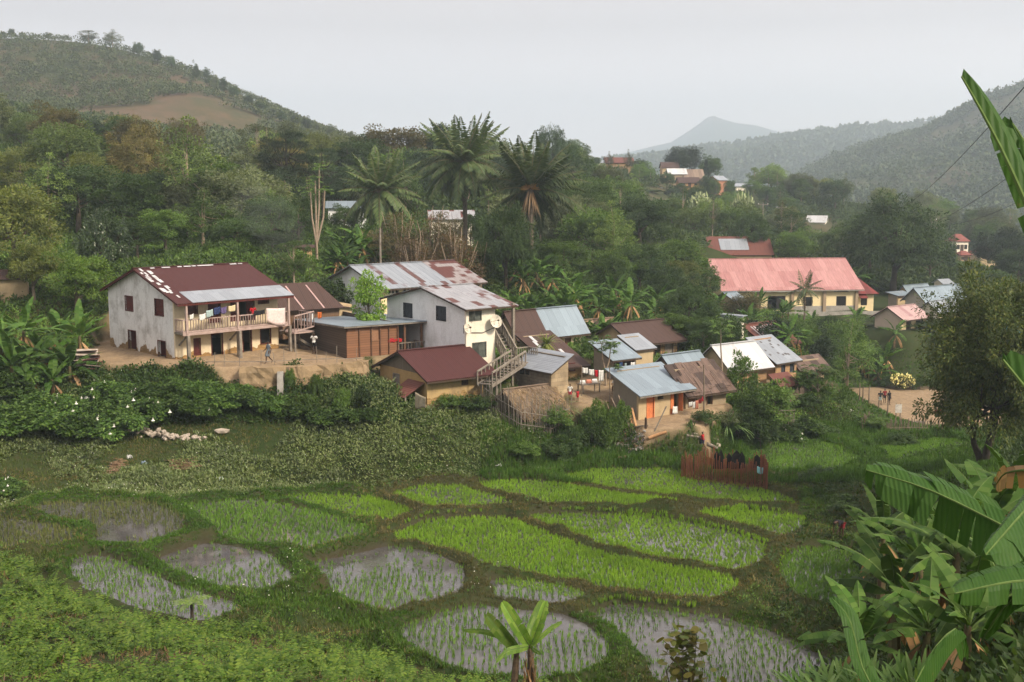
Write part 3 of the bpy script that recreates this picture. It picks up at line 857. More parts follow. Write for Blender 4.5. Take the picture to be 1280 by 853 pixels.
class House:
    """A: near ground corner (px, py, depth); B: px where the front wall (u) ends; C: px where the left wall (v) ends"""
    def __init__(s, name, label, cat, key, W=None, L=None, eave=None, ridge=None, rise=None, group=None, sink=.9):
        A, yaw, B, C = HOUSE_AT[key]
        s.A = P(*A); s.yaw = R(yaw)
        s.u = Vector((math.cos(s.yaw), math.sin(s.yaw), 0)); s.v = Vector((-s.u.y, s.u.x, 0))
        def ext(px, dr):
            r = ray(px, A[1]); k = r[0] / r[1]
            return (k * s.A.y - s.A.x) / (dr.x - k * dr.y)
        s.L = L or ext(B, s.u); s.W = W or ext(C, s.v)
        s.root = empty(name, s.A, s.yaw, label, cat, group)
        s.sink = sink
        s.ze = zat(eave, s.A.y) - s.A.z if eave else None
        if ridge is not None:
            mid = s.A + s.v * s.W * .5
            s.zr = zat(ridge, mid.y) - s.A.z
        elif rise is not None: s.zr = s.ze + rise
    def _hit(s, px, py, n, off):
        r = Vector(ray(px, py)); o = Vector((0, 0, CAMZ))
        p0 = s.A + off
        t = (p0 - o).dot(n) / r.dot(n)
        return o + r * t - s.A
    def F(s, px, py, v=0.0):          # pixel on the front plane -> (u, z)
        q = s._hit(px, py, s.v, s.v * v); return q.dot(s.u), q.z
    def Lf(s, px, py, u=0.0):         # pixel on the left plane -> (v, z)
        q = s._hit(px, py, s.u, s.u * u); return q.dot(s.v), q.z
    def rect(s, side, x0, y0, x1, y1, off=0.0):
        f = s.F if side == 'F' else s.Lf
        ym, xm = (y0 + y1) / 2, (x0 + x1) / 2
        a, b = f(x0, ym, off)[0], f(x1, ym, off)[0]
        return (min(a, b), max(a, b), f(xm, y1, off)[1], f(xm, y0, off)[1])

    def panel(s, mb, side, span, z0, z1, holes, at=0.0, t=.2, mi=0):
        """rectangle of wall with openings, at plane offset 'at' going inwards by t"""
        a0, a1 = span
        us = sorted({a0, a1, *[min(max(x, a0), a1) for hh in holes for x in hh[:2]]})
        zs = sorted({z0, z1, *[min(max(x, z0), z1) for hh in holes for x in hh[2:4]]})
        for i in range(len(us) - 1):
            run = None
            for j in range(len(zs) - 1):
                um, zm = (us[i] + us[i + 1]) / 2, (zs[j] + zs[j + 1]) / 2
                op = any(hh[0] < um < hh[1] and hh[2] < zm < hh[3] for hh in holes)
                if us[i + 1] - us[i] < 1e-4 or zs[j + 1] - zs[j] < 1e-4: continue
                if not op:
                    if side == 'F': mb.box(us[i], us[i + 1], at, at + t, zs[j], zs[j + 1], mi)
                    else: mb.box(at, at + t, us[i], us[i + 1], zs[j], zs[j + 1], mi)
    def prism(s, mb, side, prof, at, t=.2, mi=0):
        """polygon (a, z) extruded inwards from plane offset"""
        n = len(prof)
        if side == 'F': V = [(a, at, z) for a, z in prof] + [(a, at + t, z) for a, z in prof]
        else: V = [(at, a, z) for a, z in prof] + [(at + t, a, z) for a, z in prof]
        for k in range(1, n - 1):
            mb.add(V, [(0, k, k + 1, k + 1), (n, n + k + 1, n + k, n + k)], mi)
        mb.add(V, [(k, (k + 1) % n, n + (k + 1) % n, n + k) for k in range(n)], mi)

    def walls(s, front, left, other=None, roof='gable', fo=(), lo=(), t=.2, gable=None, zr_v=.5):
        """fo / lo: openings (kind, px0, py0, px1, py1[, material, off]) on the front and on the left"""
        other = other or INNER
        L, W, ze, zr = s.L, s.W, s.ze, s.zr
        s.roofkind = roof; s.rv = zr_v
        fh = [s.rect('F', *o[1:5]) for o in fo]; lh = [s.rect('L', *o[1:5]) for o in lo]
        z0 = -s.sink
        zf = {'gable': (ze, ze, ze), 'mono_v': (ze, zr, ze), 'mono_u': (ze, zr, ze), 'mono_vd': (ze, zr, ze)}[roof]
        mb = MB(); s.panel(mb, 'F', (0, L), z0, ze, fh, 0, t)
        if roof == 'mono_u': s.prism(mb, 'F', [(0, ze), (L, ze), (L, zr)], 0, t)
        mb.build('front_wall', front, s.root)
        mb = MB(); s.panel(mb, 'L', (t, W), z0, min(ze, zr), lh, 0, t)
        gb = MB() if gable else mb
        prof = {'gable': [(0, ze), (W, ze), (W * zr_v, zr)], 'mono_v': [(0, ze), (W, ze), (W, zr)]}.get(roof)
        if roof == 'gable': s.prism(gb, 'L', prof, .003 if gable else 0, t)
        elif roof == 'mono_v' and zr > ze: s.prism(gb, 'L', prof, 0, t)
        elif roof == 'mono_v': s.prism(gb, 'L', [(0, zr), (W, zr), (0, ze)], 0, t)
        mb.build('side_wall', left, s.root)
        if gable: gb.build('gable', gable, s.root)
        mb = MB()
        s.panel(mb, 'L', (t, W), z0, ze if roof != 'mono_u' else zr, [], L - t, t)
        if roof == 'gable': s.prism(mb, 'L', prof, L - t, t)
        elif roof == 'mono_v' and zr > ze: s.prism(mb, 'L', prof, L - t, t)
        mb.box(t, L - t, W - t, W, z0, zr if roof == 'mono_v' else ze)
        if roof == 'mono_u': s.prism(mb, 'F', [(0, ze), (L, ze), (L, zr)], W - t, t)
        mb.build('rear_wall', other, s.root)
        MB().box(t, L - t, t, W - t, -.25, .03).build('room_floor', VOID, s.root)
        for o, r in zip(fo, fh): s.opening('F', o, r)
        for o, r in zip(lo, lh): s.opening('L', o, r)
        return s

    def opening(s, side, o, r):
        kind = o[0]; mt = o[5] if len(o) > 5 else RED_WOOD
        a0, a1, z0, z1 = r; w = .07
        def bx(mb, p0, p1, q0, q1, d0, d1):
            if side == 'F': mb.box(p0, p1, d0, d1, q0, q1)
            else: mb.box(d0, d1, p0, p1, q0, q1)
        frame = MB()
        for (p0, p1, q0, q1) in ((a0 - w, a0, z0, z1), (a1, a1 + w, z0, z1), (a0 - w, a1 + w, z1, z1 + w)):
            bx(frame, p0, p1, q0, q1, -.03, .12)
        isdoor = kind.startswith('door')
        if not isdoor: bx(frame, a0 - w, a1 + w, z0 - w, z0, -.05, .12)
        am = (a0 + a1) / 2
        leaf = MB()
        nm = 'door' if isdoor else 'window'
        if kind in ('door', 'win'):
            bx(leaf, a0, a1, z0, z1, .06, .1)
            for k in range(1, 4): 
                zz = z0 + (z1 - z0) * k / 4
                bx(leaf, a0 + .03, a1 - .03, zz - .02, zz + .02, .045, .06)
        elif kind == 'win2':       # two shutters
            bx(leaf, a0, am - .012, z0, z1, .03, .07); bx(leaf, am + .012, a1, z0, z1, .03, .07)
            for q in ((a0, am), (am, a1)):
                for zz in (z0 + (z1 - z0) * .3, z0 + (z1 - z0) * .7): bx(leaf, q[0] + .05, q[1] - .05, zz - .025, zz + .025, .012, .03)
        elif kind == 'winopen':    # shutters swung outwards
            wd = (a1 - a0) * .42
            bx(leaf, a0 - wd - .02, a0 - .02, z0, z1, -.075, -.04)
            bx(leaf, a1 + .02, a1 + wd + .02, z0, z1, -.075, -.04)
            bx(leaf, a0, a1, z0, z1, .16, .18)
        elif kind == 'winhalf':    # left shutter ajar, right one closed
            bx(leaf, am, a1, z0, z1, .03, .07)
            if side == 'F': leaf.quad((a0, .02, z0), (a0 + .25 * (a1 - a0), -.32, z0), (a0 + .25 * (a1 - a0), -.32, z1), (a0, .02, z1), .03)
        elif kind == 'winbars':
            n = 5
            for k in range(n):
                x = a0 + (a1 - a0) * (k + .5) / n
                bx(leaf, x - .012, x + .012, z0, z1, .05, .075)
            bx(leaf, a0, a1, (z0 + z1) / 2 - .015, (z0 + z1) / 2 + .015, .04, .05)
            bx(leaf, a0, a1, z0, z1, .14, .16)
        elif kind == 'winthree':   # three small panes side by side
            for k in (1, 2):
                x = a0 + (a1 - a0) * k / 3; bx(frame, x - .05, x + .05, z0, z1, 0, .1)
            bx(leaf, a0, a1, z0, z1, .12, .15)
        elif kind == 'doorhalf':   # right-hand leaf ajar, room dark
            bx(leaf, am + .01, a1, z0, z1, .05, .09)
        elif kind == 'doorajar':
            if side == 'F': leaf.quad((a1, .0, z0), (a1 + .1, -.75 * (a1 - a0), z0), (a1 + .1, -.75 * (a1 - a0), z1), (a1, .0, z1), .04)
        elif kind in ('dooropen', 'winvoid'):
            if side == 'F': leaf.quad((a0, .2, z0), (a0 + .12, .2 + .8 * (a1 - a0), z0), (a0 + .12, .2 + .8 * (a1 - a0), z1), (a0, .2, z1), .04)
            else: leaf.quad((.2, a1, z0), (.2 + .8 * (a1 - a0), a1 - .12, z0), (.2 + .8 * (a1 - a0), a1 - .12, z1), (.2, a1, z1), .04)
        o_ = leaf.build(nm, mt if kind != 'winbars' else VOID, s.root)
        frame.build('frame', mt if kind not in ('winthree',) else WARM_WHITE, o_)
        return o_

    def roof(s, mat, oh=(.4, .4, .35, .35), th=.05, name='roof', zr_v=None, lift=.03, fascia=None, split=None):
        """oh: overhang front, back, left, right. split: [(u0,u1,material)] strips along the ridge"""
        f, bk, l, r = oh
        L, W, ze, zr = s.L, s.W, s.ze + lift, s.zr + lift
        rv = (s.rv if zr_v is None else zr_v) * W
        first = None
        for k, (u0, u1, mt) in enumerate(split or [(-l, L + r, mat)]):
            mb = MB(); zz = .004 * (k % 2)
            if s.roofkind == 'gable':
                sl = (zr - ze) / rv; sb = (zr - ze) / (W - rv)
                n = max(int((u1 - u0) / .9), 1)
                mb.quad((u0, -f, ze - f * sl + zz), (u1, -f, ze - f * sl + zz), (u1, rv, zr + zz), (u0, rv, zr + zz), th)
                mb.quad((u0, rv, zr + zz), (u1, rv, zr + zz), (u1, W + bk, ze - bk * sb + zz), (u0, W + bk, ze - bk * sb + zz), th)
                mb.bar((u0, rv, zr + .03 + zz), (u1, rv, zr + .03 + zz), .28, .05)
            elif s.roofkind == 'mono_v':
                sl = (zr - ze) / W
                mb.quad((u0, -f, ze - f * sl + zz), (u1, -f, ze - f * sl + zz), (u1, W + bk, zr + bk * sl + zz), (u0, W + bk, zr + bk * sl + zz), th)
            elif s.roofkind == 'mono_u':
                sl = (zr - ze) / L
                mb.quad((u0, -f, ze + u0 * sl), (u1, -f, ze + u1 * sl), (u1, W + bk, ze + u1 * sl), (u0, W + bk, ze + u0 * sl), th)
            o = mb.build(name, mt, s.root)
            first = first or o
        # rafters and verge boards under the sheets
        mb = MB(); e = .06 + th
        if s.roofkind == 'gable':
            sl = (zr - ze) / rv; sb = (zr - ze) / (W - rv)
            for uu in (-l + .06, L + r - .06):
                mb.bar((uu, -f, ze - f * sl - e), (uu, rv, zr - e), .06, .12)
                mb.bar((uu, rv, zr - e), (uu, W + bk, ze - bk * sb - e), .06, .12)
            mb.bar((-l, -f + .04, ze - f * sl - e - .01), (L + r, -f + .04, ze - f * sl - e - .01), .05, .11)
        elif s.roofkind == 'mono_v':
            sl = (zr - ze) / W
            for uu in (-l + .06, L + r - .06): mb.bar((uu, -f, ze - f * sl - e), (uu, W + bk, zr + bk * sl - e), .06, .11)
            mb.bar((-l, -f + .04, ze - f * sl - e - .01), (L + r, -f + .04, ze - f * sl - e - .01), .05, .1)
        else:
            sl = (zr - ze) / L
            for vv in (-f + .06, W + bk - .06): mb.bar((-l, vv, ze - l * sl - e), (L + r, vv, zr + r * sl - e), .06, .11)
            mb.bar((-l + .03, -f, ze - l * sl - e), (-l + .03, W + bk, ze - l * sl - e), .05, .1)
        mb.build('fascia', fascia or DARK_WOOD, first)
        return first
    def part(s, name, mb, mat): return mb.build(name, mat, s.root)
    def world(s, u, v, z): return s.A + s.u * u + s.v * v + Vector((0, 0, z))

def railing(mb, a, b, h_=.9, step=.2, w=.07, top=.1):
    a = Vector(a); b = Vector(b); z = Vector((0, 0, 1)); n = max(int((b - a).length / step), 2)
    mb.bar(a + z * h_, b + z * h_, top, .07); mb.bar(a + z * .08, b + z * .08, .07, .09)
    for k in range(n + 1):
        p = a.lerp(b, k / n)
        mb.bar(p + z * .1, p + z * (h_ - .04), w, .035)

# ------------------------------------------------------------------ the big balcony house
def balcony_house():
    H = House('balcony_house', 'long two-storey house with maroon and zinc roof, timber balcony and peeling white gable wall', 'house',
              'balcony', eave=372, ridge=336)
    H.ze = H.Lf(218, 371)[1]
    H.walls(CREAM_PEEL, WHITE_PEEL, GREYMUD, 'gable',
        fo=[('win', 234, 373, 246, 392), ('door', 261, 370, 275, 404), ('door', 289, 368, 296, 402), ('doorhalf', 299, 365, 317, 401), ('win2', 323, 363, 335, 379),
            ('win', 243, 424, 250, 443), ('dooropen', 265, 418, 278, 448), ('dooropen', 304, 412, 314, 445), ('winbars', 326, 412, 338, 429)],
        lo=[('win', 157, 371, 166, 388), ('win', 194, 375, 204, 394), ('dooropen', 161, 414, 170, 437), ('dooropen', 198, 427, 207, 450)])
    L, W = H.L, H.W
    bd = 1.2
    ub = H.F(362, 390, -bd)[0]
    zf = H.F(240, 416, -bd)[1]
    H.roof(ROOF_MAROON, (1.35, .5, .45, max(ub - L + .35, .3)), fascia=RED_WOOD)
    # zinc strip along the eave and odd pale sheets by the verge
    sl = (H.zr - H.ze) / (W / 2)
    zz = lambda v: H.ze + .04 + v * sl
    mb = MB(); mb.quad((.75, -1.37, zz(-1.37) + .03), (ub + .32, -1.37, zz(-1.37) + .03), (ub + .32, .55, zz(.55) + .03), (.75, .55, zz(.55) + .03), .03)
    H.part('zinc_strip', mb, ROOF_GREY)
    mb = MB(); q = random.Random(3)
    for k in range(22):
        v = q.uniform(-.9, W / 2 - .5); u = q.uniform(-.4, .35)
        l1, w1 = q.uniform(.25, .7), q.uniform(.12, .3)
        H.part('pale_roof_patch', MB().quad((u, v, zz(v) + .022 + k * .0007), (u + w1, v, zz(v) + .022 + k * .0007), (u + w1, v + l1, zz(v + l1) + .022 + k * .0007), (u, v + l1, zz(v + l1) + .022 + k * .0007), .01), ROOF_WHITE)
    for k in range(16):
        u = q.uniform(.5, L); v = W / 2 - .3
        H.part('pale_roof_patch', MB().quad((u, v, zz(v) + .04 + k * .0007), (u + .35, v, zz(v) + .04 + k * .0007), (u + .35, v + .22, zz(v + .22) + .04 + k * .0007), (u, v + .22, zz(v + .22) + .04 + k * .0007), .01), ROOF_WHITE)
    # balcony
    mb = MB(); mb.box(-.05, ub, -bd, -.003, zf - .14, zf)
    bal = H.part('balcony', mb, GREY_WOOD)
    mb = MB(); mb.box(-.06, ub, -bd - .05, -bd - .003, zf - .2, zf + .02); mb.build('edge_board', PINK_WOOD, bal)
    mb = MB(); railing(mb, (0, -bd + .05, zf), (ub, -bd + .05, zf), .92, .21, .08)
    railing(mb, (0.03, -bd + .1, zf), (.03, -.05, zf), .92, .2, .08)
    mb.build('railing', PINK_WOOD, bal)
    for k, px in enumerate((233, 297, 361)):
        uu = min(max(H.F(px, 400, -bd)[0], .1), ub - .1)
        mb = MB(); mb.bar((uu, -bd - .02, zf - .1), (uu, -bd - .02, zz(-bd) - .1), .15, .15)
        H.part('post', mb, PINK_WOOD)
        mb = MB(); mb.bar((uu + .06, -bd - .05, -.75), (uu + .06, -bd - .05, zf - .2), .2 if k != 1 else .42, .2)
        if k == 0: mb.bar((uu + .3, -bd + .3, -.6), (uu + .3, -bd + .3, zf - .2), .16, .16)
        H.part('pillar', mb, GREY_WOOD)
        mb = MB(); mb.bar((uu, -.02, zf - 1.0), (uu, -bd, zf - .2), .1, .1); H.part('brace', mb, GREY_WOOD)
    # stair landing at the right-hand end
    l0, l1 = ub + .05, ub + 1.9
    zl = zf - .7
    mb = MB(); mb.box(l0, l1, -bd - .5, .4, zl - .12, zl); ld = H.part('stair_landing', mb, PINK_WOOD)
    mb = MB(); railing(mb, (l0 + .05, -bd - .45, zl), (l1, -bd - .45, zl + .25), 1.25, .3, .09, .14)
    railing(mb, (l1, -bd - .45, zl + .25), (l1, .3, zl + .2), 1.2, .3, .09, .12); mb.build('railing', PINK_WOOD, ld)
    for (uu, vv) in ((l0 + .1, -bd - .4), (l1 - .1, -bd - .4), (l1 - .1, .3)):
        MB().bar((uu, vv, -.6), (uu, vv, zl - .1), .13, .13).build('support', GREY_WOOD, ld)
    mb = MB()
    for k in range(8):
        z = zl - .12 - (zl) * (k + .5) / 8.5
        mb.box(l0 - 1.9 + k * .22 - .02, l0 - 1.9 + k * .22 + .26, -1.05, -.25, z - .04, z)
    st = MB()
    n = 9
    for k in range(n):
        z = zl - (k + 1) * zl / (n + .5); uu = l0 + .1 + k * .23
        st.box(uu, uu + .27, -.9, .1, z - .05, z)
    st.bar((l0, -.92, zl), (l0 + n * .23, -.92, 0), .06, .2); st.bar((l0, .12, zl), (l0 + n * .23, .12, 0), .06, .2)
    H.part('stair', st, GREY_WOOD)
    return H
HA = balcony_house()

# ------------------------------------------------------------------ white house with the dishes
def white_house():
    H = House('white_house', 'two-storey white house with patchwork red and silver roof, two satellite dishes and outside stair', 'house',
              'white', eave=384.5, ridge=359)
    H.walls(WARM_WHITE, WHITE_WALL, CREAM, 'gable',  # sunlit front painted warmer, side turned from the sun painted cooler
        fo=[('winhalf', 587, 385, 601, 400, OLIVE_WOOD), ('winhalf', 591, 429, 607, 446, OLIVE_WOOD)],
        lo=[('win2', 505, 380, 515, 396, SLATE_WOOD), ('win2', 546, 384, 557, 400, SLATE_WOOD)])
    L, W = H.L, H.W
    up = H.F(642, 410, -.4)[0]
    H.roof(ROOF_PATCH2, (.5, .5, .4, up - L + .45), fascia=DARK_WOOD)
    z2 = H.F(640, 400)[1]
    # stair veranda on the right
    for vv, zb in ((-.35, -.6), (W * .55, -.6)):
        H.part('post', MB().bar((up, vv, zb), (up, vv, H.ze + .1), .2, .2), GREY_WOOD)
    zf = H.F(630, 417, .3)[1]
    mb = MB(); mb.box(L + .01, up + .1, .9, W * .6, zf - .13, zf); fl = H.part('veranda_floor', mb, GREY_WOOD)
    zf = H.F(630, 417, .3)[1]
    mb = MB(); railing(mb, (L + .05, .95, zf), (up, .95, zf), .95, .14, .07); railing(mb, (up, .95, zf), (up, W * .6, zf), .95, .16, .07)
    mb.build('railing', GREY_WOOD, fl)
    def flight(a, b, width, n=10):
        a = Vector(a); b = Vector(b); st = MB(); d = (b - a); hor = Vector((d.x, d.y, 0)).normalized(); sd = Vector((-hor.y, hor.x, 0))
        for k in range(n):
            p = a.lerp(b, (k + .5) / n)
            st.obox(p, hor * .15, sd * width / 2, Vector((0, 0, .03)))
        for s_ in (-1, 1): st.bar(a + sd * s_ * width / 2, b + sd * s_ * width / 2, .07, .24)
        o = H.part('stair', st, GREY_WOOD)
        rl = MB()
        for s_ in (-1, 1):
            p, q = a + sd * s_ * width / 2, b + sd * s_ * width / 2
            rl.bar(p + Vector((0, 0, .95)), q + Vector((0, 0, .95)), .12, .1)
            m = 9
            for k in range(m + 1):
                e = p.lerp(q, k / m); rl.bar(e, e + Vector((0, 0, .95)), .09, .07)
        rl.build('railing', GREY_WOOD, o)
    def pt(px, py, v):
        u, z = H.F(px, py, v); return Vector((u, v, z))
    t1 = pt(639, 452, -1.3); zm = t1.z
    flight((L + .65, .75, zf), t1, 1.0, 8)
    lb = MB(); lb.box(t1.x - .8, t1.x + 1.7, -2.4, -1.2, zm - .1, zm)
    for uu in (t1.x - .7, t1.x + 1.6): lb.bar((uu, -2.3, -1.2), (uu, -2.3, zm - .05), .14)
    lb.bar((t1.x + 1.6, -1.3, -1.2), (t1.x + 1.6, -1.3, zm - .05), .14)
    lo_ = H.part('stair_landing', lb, GREY_WOOD)
    rl = MB(); railing(rl, (t1.x + .6, -1.25, zm), (t1.x + 1.65, -1.25, zm), .95, .2, .08); railing(rl, (t1.x + 1.65, -1.3, zm), (t1.x + 1.65, -2.35, zm), .95, .2, .08); rl.build('railing', GREY_WOOD, lo_)
    flight((t1.x - .2, -2.4, zm), pt(606, 482, -4.3), 1.2, 9)
    return H
HW = white_house()

def dish(H, px, py, rpx, label, face):
    u, z = H.F(px, py, -.3)
    r = rpx / ppm(H.A.y)
    root = empty('satellite_dish', H.world(u, -.42, z), 0, label, 'satellite dish')
    mb = MB(); n, m = 20, 6
    ax = Vector(face).normalized(); sx = ax.cross(Vector((0, 0, 1))).normalized(); sy = sx.cross(ax)
    V = []; Fc = []
    for j in range(m + 1):
        rr = r * j / m
        for k in range(n):
            t = 2 * math.pi * k / n
            V.append(sx * rr * math.cos(t) + sy * rr * math.sin(t) + ax * (.32 * rr * rr / r))
    for j in range(m):
        for k in range(n):
            Fc.append((j * n + k, j * n + (k + 1) % n, (j + 1) * n + (k + 1) % n, (j + 1) * n + k))
    mb.add(V, Fc)
    mb.build('reflector', M_plain('chalky_dish_paint', (.62, .58, .48), (.5, .46, .38), 3, rough=.6), root, smooth=True)
    mb = MB()
    tip = ax * r * .95
    for t in (0, 2.1, 4.2): mb.bar(sx * r * .93 * math.cos(t) + sy * r * .93 * math.sin(t) + ax * r * .28, tip, .02)
    mb.bar(tip - ax * .05, tip + ax * .09, .09)
    mb.build('feed_arm', DARK_WOOD, root)
    mb = MB(); back = H.v * .42
    mb.bar((0, 0, -.02), back, .06); mb.bar(back + Vector((0, 0, -.35)) - H.v * .03, back + Vector((0, 0, .25)) - H.v * .03, .06)
    mb.build('bracket', DARK_WOOD, root)
fdir = lambda H, a, b, c: H.u * a - H.v * b + Vector((0, 0, c))
dish(HW, 582.5, 411.5, 6.6, 'smaller satellite dish near the corner of the white house', fdir(HW, .15, 1, .45))
dish(HW, 617.5, 402, 8.6, 'larger satellite dish beside the stair of the white house', fdir(HW, -.1, 1, .3))

# ------------------------------------------------------------------ long cream building behind
def long_building():
    H = House('long_building', 'long cream building with streaked zinc roof behind the white house', 'building', 'long', eave=357, ridge=332)
    H.walls(YELLOW, WHITE_WALL, CREAM, 'gable',
        fo=[('winthree', 485, 361, 498, 367, VOID), ('winthree', 504, 359, 518, 365, VOID), ('winthree', 528, 357, 544, 362, VOID), ('winthree', 560, 355, 576, 360, VOID)],
        lo=[('winbars', 422, 355, 431, 372, SLATE_WOOD)])
    H.roof(ROOF_PATCH, (.8, .8, .5, 1.2), split=[(-.5, H.L * .74, ROOF_PATCH), (H.L * .74, H.L + 1.3, M_roof('rust_red_sheets_mixed', (.30, .27, .27), (.13, .045, .037), .52, metal=.1, rough=.6, sheet=(.7, .6), seam=.4))])
    return H
HL = long_building()

# ------------------------------------------------------------------ plank building with veranda
def plank_building():
    H = House('plank_building', 'low red-brown plank building with flat zinc roof and open veranda at its end', 'building', 'plank', eave=408, rise=-.45)
    uw = H.F(497, 420)[0]
    L, W = H.L, H.W
    Lfull = L
    H.L = uw
    H.walls(PLANK_R, PLANK_H, PLANK_H, 'mono_v', fo=[('win', 466, 408, 474, 425, M_plank('orange_brown_shutter_planks', (.34, .19, .11), (.25, .13, .08), True, .1))],
            lo=[], t=.1)
    for px in (449, 464, 475, 486, 497):
        u = H.F(px, 430)[0]
        H.part('batten', MB().bar((u, -.05, -1.0), (u, -.05, H.ze), .13, .08), BROWN_WOOD)
    H.L = Lfull
    H.roof(ROOF_BLUE, (.35, .35, .35, .35), fascia=GREY_WOOD)
    for px, vv in ((506, 0), (527, 0), (541, 0), (541, W * .9)):
        u = H.F(px, 420)[0] if vv == 0 else L - .1
        H.part('post', MB().bar((u, vv + .05, -1.0), (u, vv + .05, H.ze - .05 - .45 * vv / W), .16, .16), BROWN_WOOD)
    mb = MB(); mb.box(uw, L + .1, -.1, W * .95, -.4, -.02); fl = H.part('veranda_floor', mb, GREY_WOOD)
    mb = MB(); railing(mb, (uw + .1, 0, 0), (L, 0, 0), .8, .25, .06); railing(mb, (L, 0, 0), (L, W * .9, 0), .8, .25, .06)
    mb.build('railing', GREY_WOOD, fl)
    # things kept on the veranda
    for k, (px, py, c, lab) in enumerate([(492, 425, (.42, .03, .035), 'red cloth bundle on the rail of the plank veranda'), ]):
        u, z = H.F(px, py, .2)
        b = MB()
        for j in range(6):
            t0 = [(-.5 + .18 * j, 0, .06 * math.sin(j * 1.9)), (-.38 + .18 * j, .1, .07)]
            b.obox(H.u * (-.45 + .18 * j) + Vector((0, 0, .05 * math.sin(j * 2.1))), H.u * .12, H.v * .3, Vector((.03, 0, .11 + .03 * math.cos(j))))
        o = b.build('cloth_bundle', M_plain('red_cloth', c, None, 4), None, H.world(u, .2, z)); tag(o, lab, 'cloth')
    def stool(px, py, w, hgt, mt, name, lab, cat):
        u, z = H.F(px, py, 1.0)
        root = empty(name, H.world(u, 1.0, 0), H.yaw, lab, cat)
        MB().box(-w / 2, w / 2, -.3, .3, hgt - .06, hgt).build('top', mt, root)
        for sx in (-1, 1):
            for sy in (-1, 1): MB().bar((sx * (w / 2 - .06), sy * .24, 0), (sx * (w / 2 - .06), sy * .24, hgt - .06), .06).build('leg', mt, root)
        return root
    stool(508, 432, .9, .75, GREY_WOOD, 'table', 'grey wooden table on the plank veranda', 'table')
    t = stool(524, 432, .7, .8, PINK_WOOD, 'bench', 'pinkish bench on the plank veranda by the outer posts', 'bench')
    return H
HP = plank_building()

# ------------------------------------------------------------------ mud house with maroon roof
def mud_house():
    H = House('mud_house', 'ochre mud house with plain maroon roof and small awning in front', 'house', 'mud', eave=470, ridge=439)
    H.walls(M_plaster('ochre_mud_with_vertical_stains', (.44, .31, .15), (.20, .145, .09), peel=(.36, .24, .11), peel_z=.4, peel_h=.5, dirt=.8), OCHRE, GREYMUD, 'gable',
        fo=[('win', 578, 472, 584, 480, DARK_WOOD)], lo=[('win', 492, 468, 499, 479, GREY_WOOD)], gable=PLANK_V)
    H.roof(ROOF_MAROON, (.75, .6, .45, .9))
    mb = MB()
    u = H.L + .75; mb.bar((u, -.6, -1), (u, -.6, H.ze - .2), .12)
    H.part('post', mb, GREY_WOOD)
    # rusty awning on two props, left of the gable corner
    v0, z0 = H.Lf(508, 480); v1, _ = H.Lf(527, 473)
    mb = MB()
    a = -1.7
    mb.quad((-.05, .25, .62 * H.ze + .25), (-.05, .25 + 2.2, .62 * H.ze + .25), (a, 2.45, .25 * H.ze + .12), (a, .25, .25 * H.ze + .12), .04)
    aw = H.part('awning', mb, ROOF_RUST)
    for vv in (.35, 2.3): MB().bar((a + .15, vv, -1.2), (a + .15, vv, .26 * H.ze + .1), .1).build('prop', GREY_WOOD, aw)
    mb = MB(); mb.box(a + .25, -.1, 1.9, 2.3, -1.2, .25 * H.ze); mb.build('plank_side', PLANK_V, aw)
    return H
HM = mud_house()
# ------------------------------------------------------------------ the other houses
def row_house():
    H = House('row_house', 'long cream house with dark brown roof and one bluish sheet section at its right end', 'house', 'row', eave=415, ridge=390)
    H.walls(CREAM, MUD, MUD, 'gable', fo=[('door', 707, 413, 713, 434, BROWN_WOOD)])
    us = H.F(682, 412)[0]
    H.roof(ROOF_BROWN, (.6, .5, .4, .6), split=[(-.4, us, ROOF_BROWN), (us - .05, H.L + .5, ROOF_BLUE)])
    return H
row_house()

def lean_house():
    H = House('lean_to_house', 'low mud house under a long sagging dark brown roof behind the block hut', 'house', 'lean', eave=458, ridge=424)
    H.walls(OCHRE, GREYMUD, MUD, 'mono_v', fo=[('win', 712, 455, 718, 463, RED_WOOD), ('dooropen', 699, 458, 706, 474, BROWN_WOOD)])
    H.roof(ROOF_BROWN, (.5, .4, .3, .4))
    mb = MB(); q = random.Random(8)
    for k in range(4):
        u = q.uniform(.3, H.L - 1); v = q.uniform(.5, H.W - 1); sl = (H.zr - H.ze) / H.W; z = lambda vv: H.ze + .06 + vv * sl
        H.part('pale_roof_patch', MB().quad((u, v, z(v)), (u + .3, v, z(v)), (u + .3, v + .9, z(v + .9)), (u, v + .9, z(v + .9)), .01), ROOF_WHITE)
lean_house()

def block_hut():
    H = House('block_hut', 'small grey earth-block hut with slanted pale zinc roof above the thatched hut', 'hut', 'block', eave=464)
    H.zr = zat(446, (H.A + H.u * H.L).y) - H.A.z
    H.walls(M_brick('pale_brown_block', (.40, .31, .20), (.30, .23, .15), (.27, .21, .14), .6, .3), BLOCK, BLOCK, 'mono_u',
            lo=[('winvoid', 651, 462.5, 654, 466.5, VOID), ('winvoid', 658, 463, 661, 467, VOID)])
    H.roof(ROOF_GREY, (.3, .3, .25, .3))
block_hut()

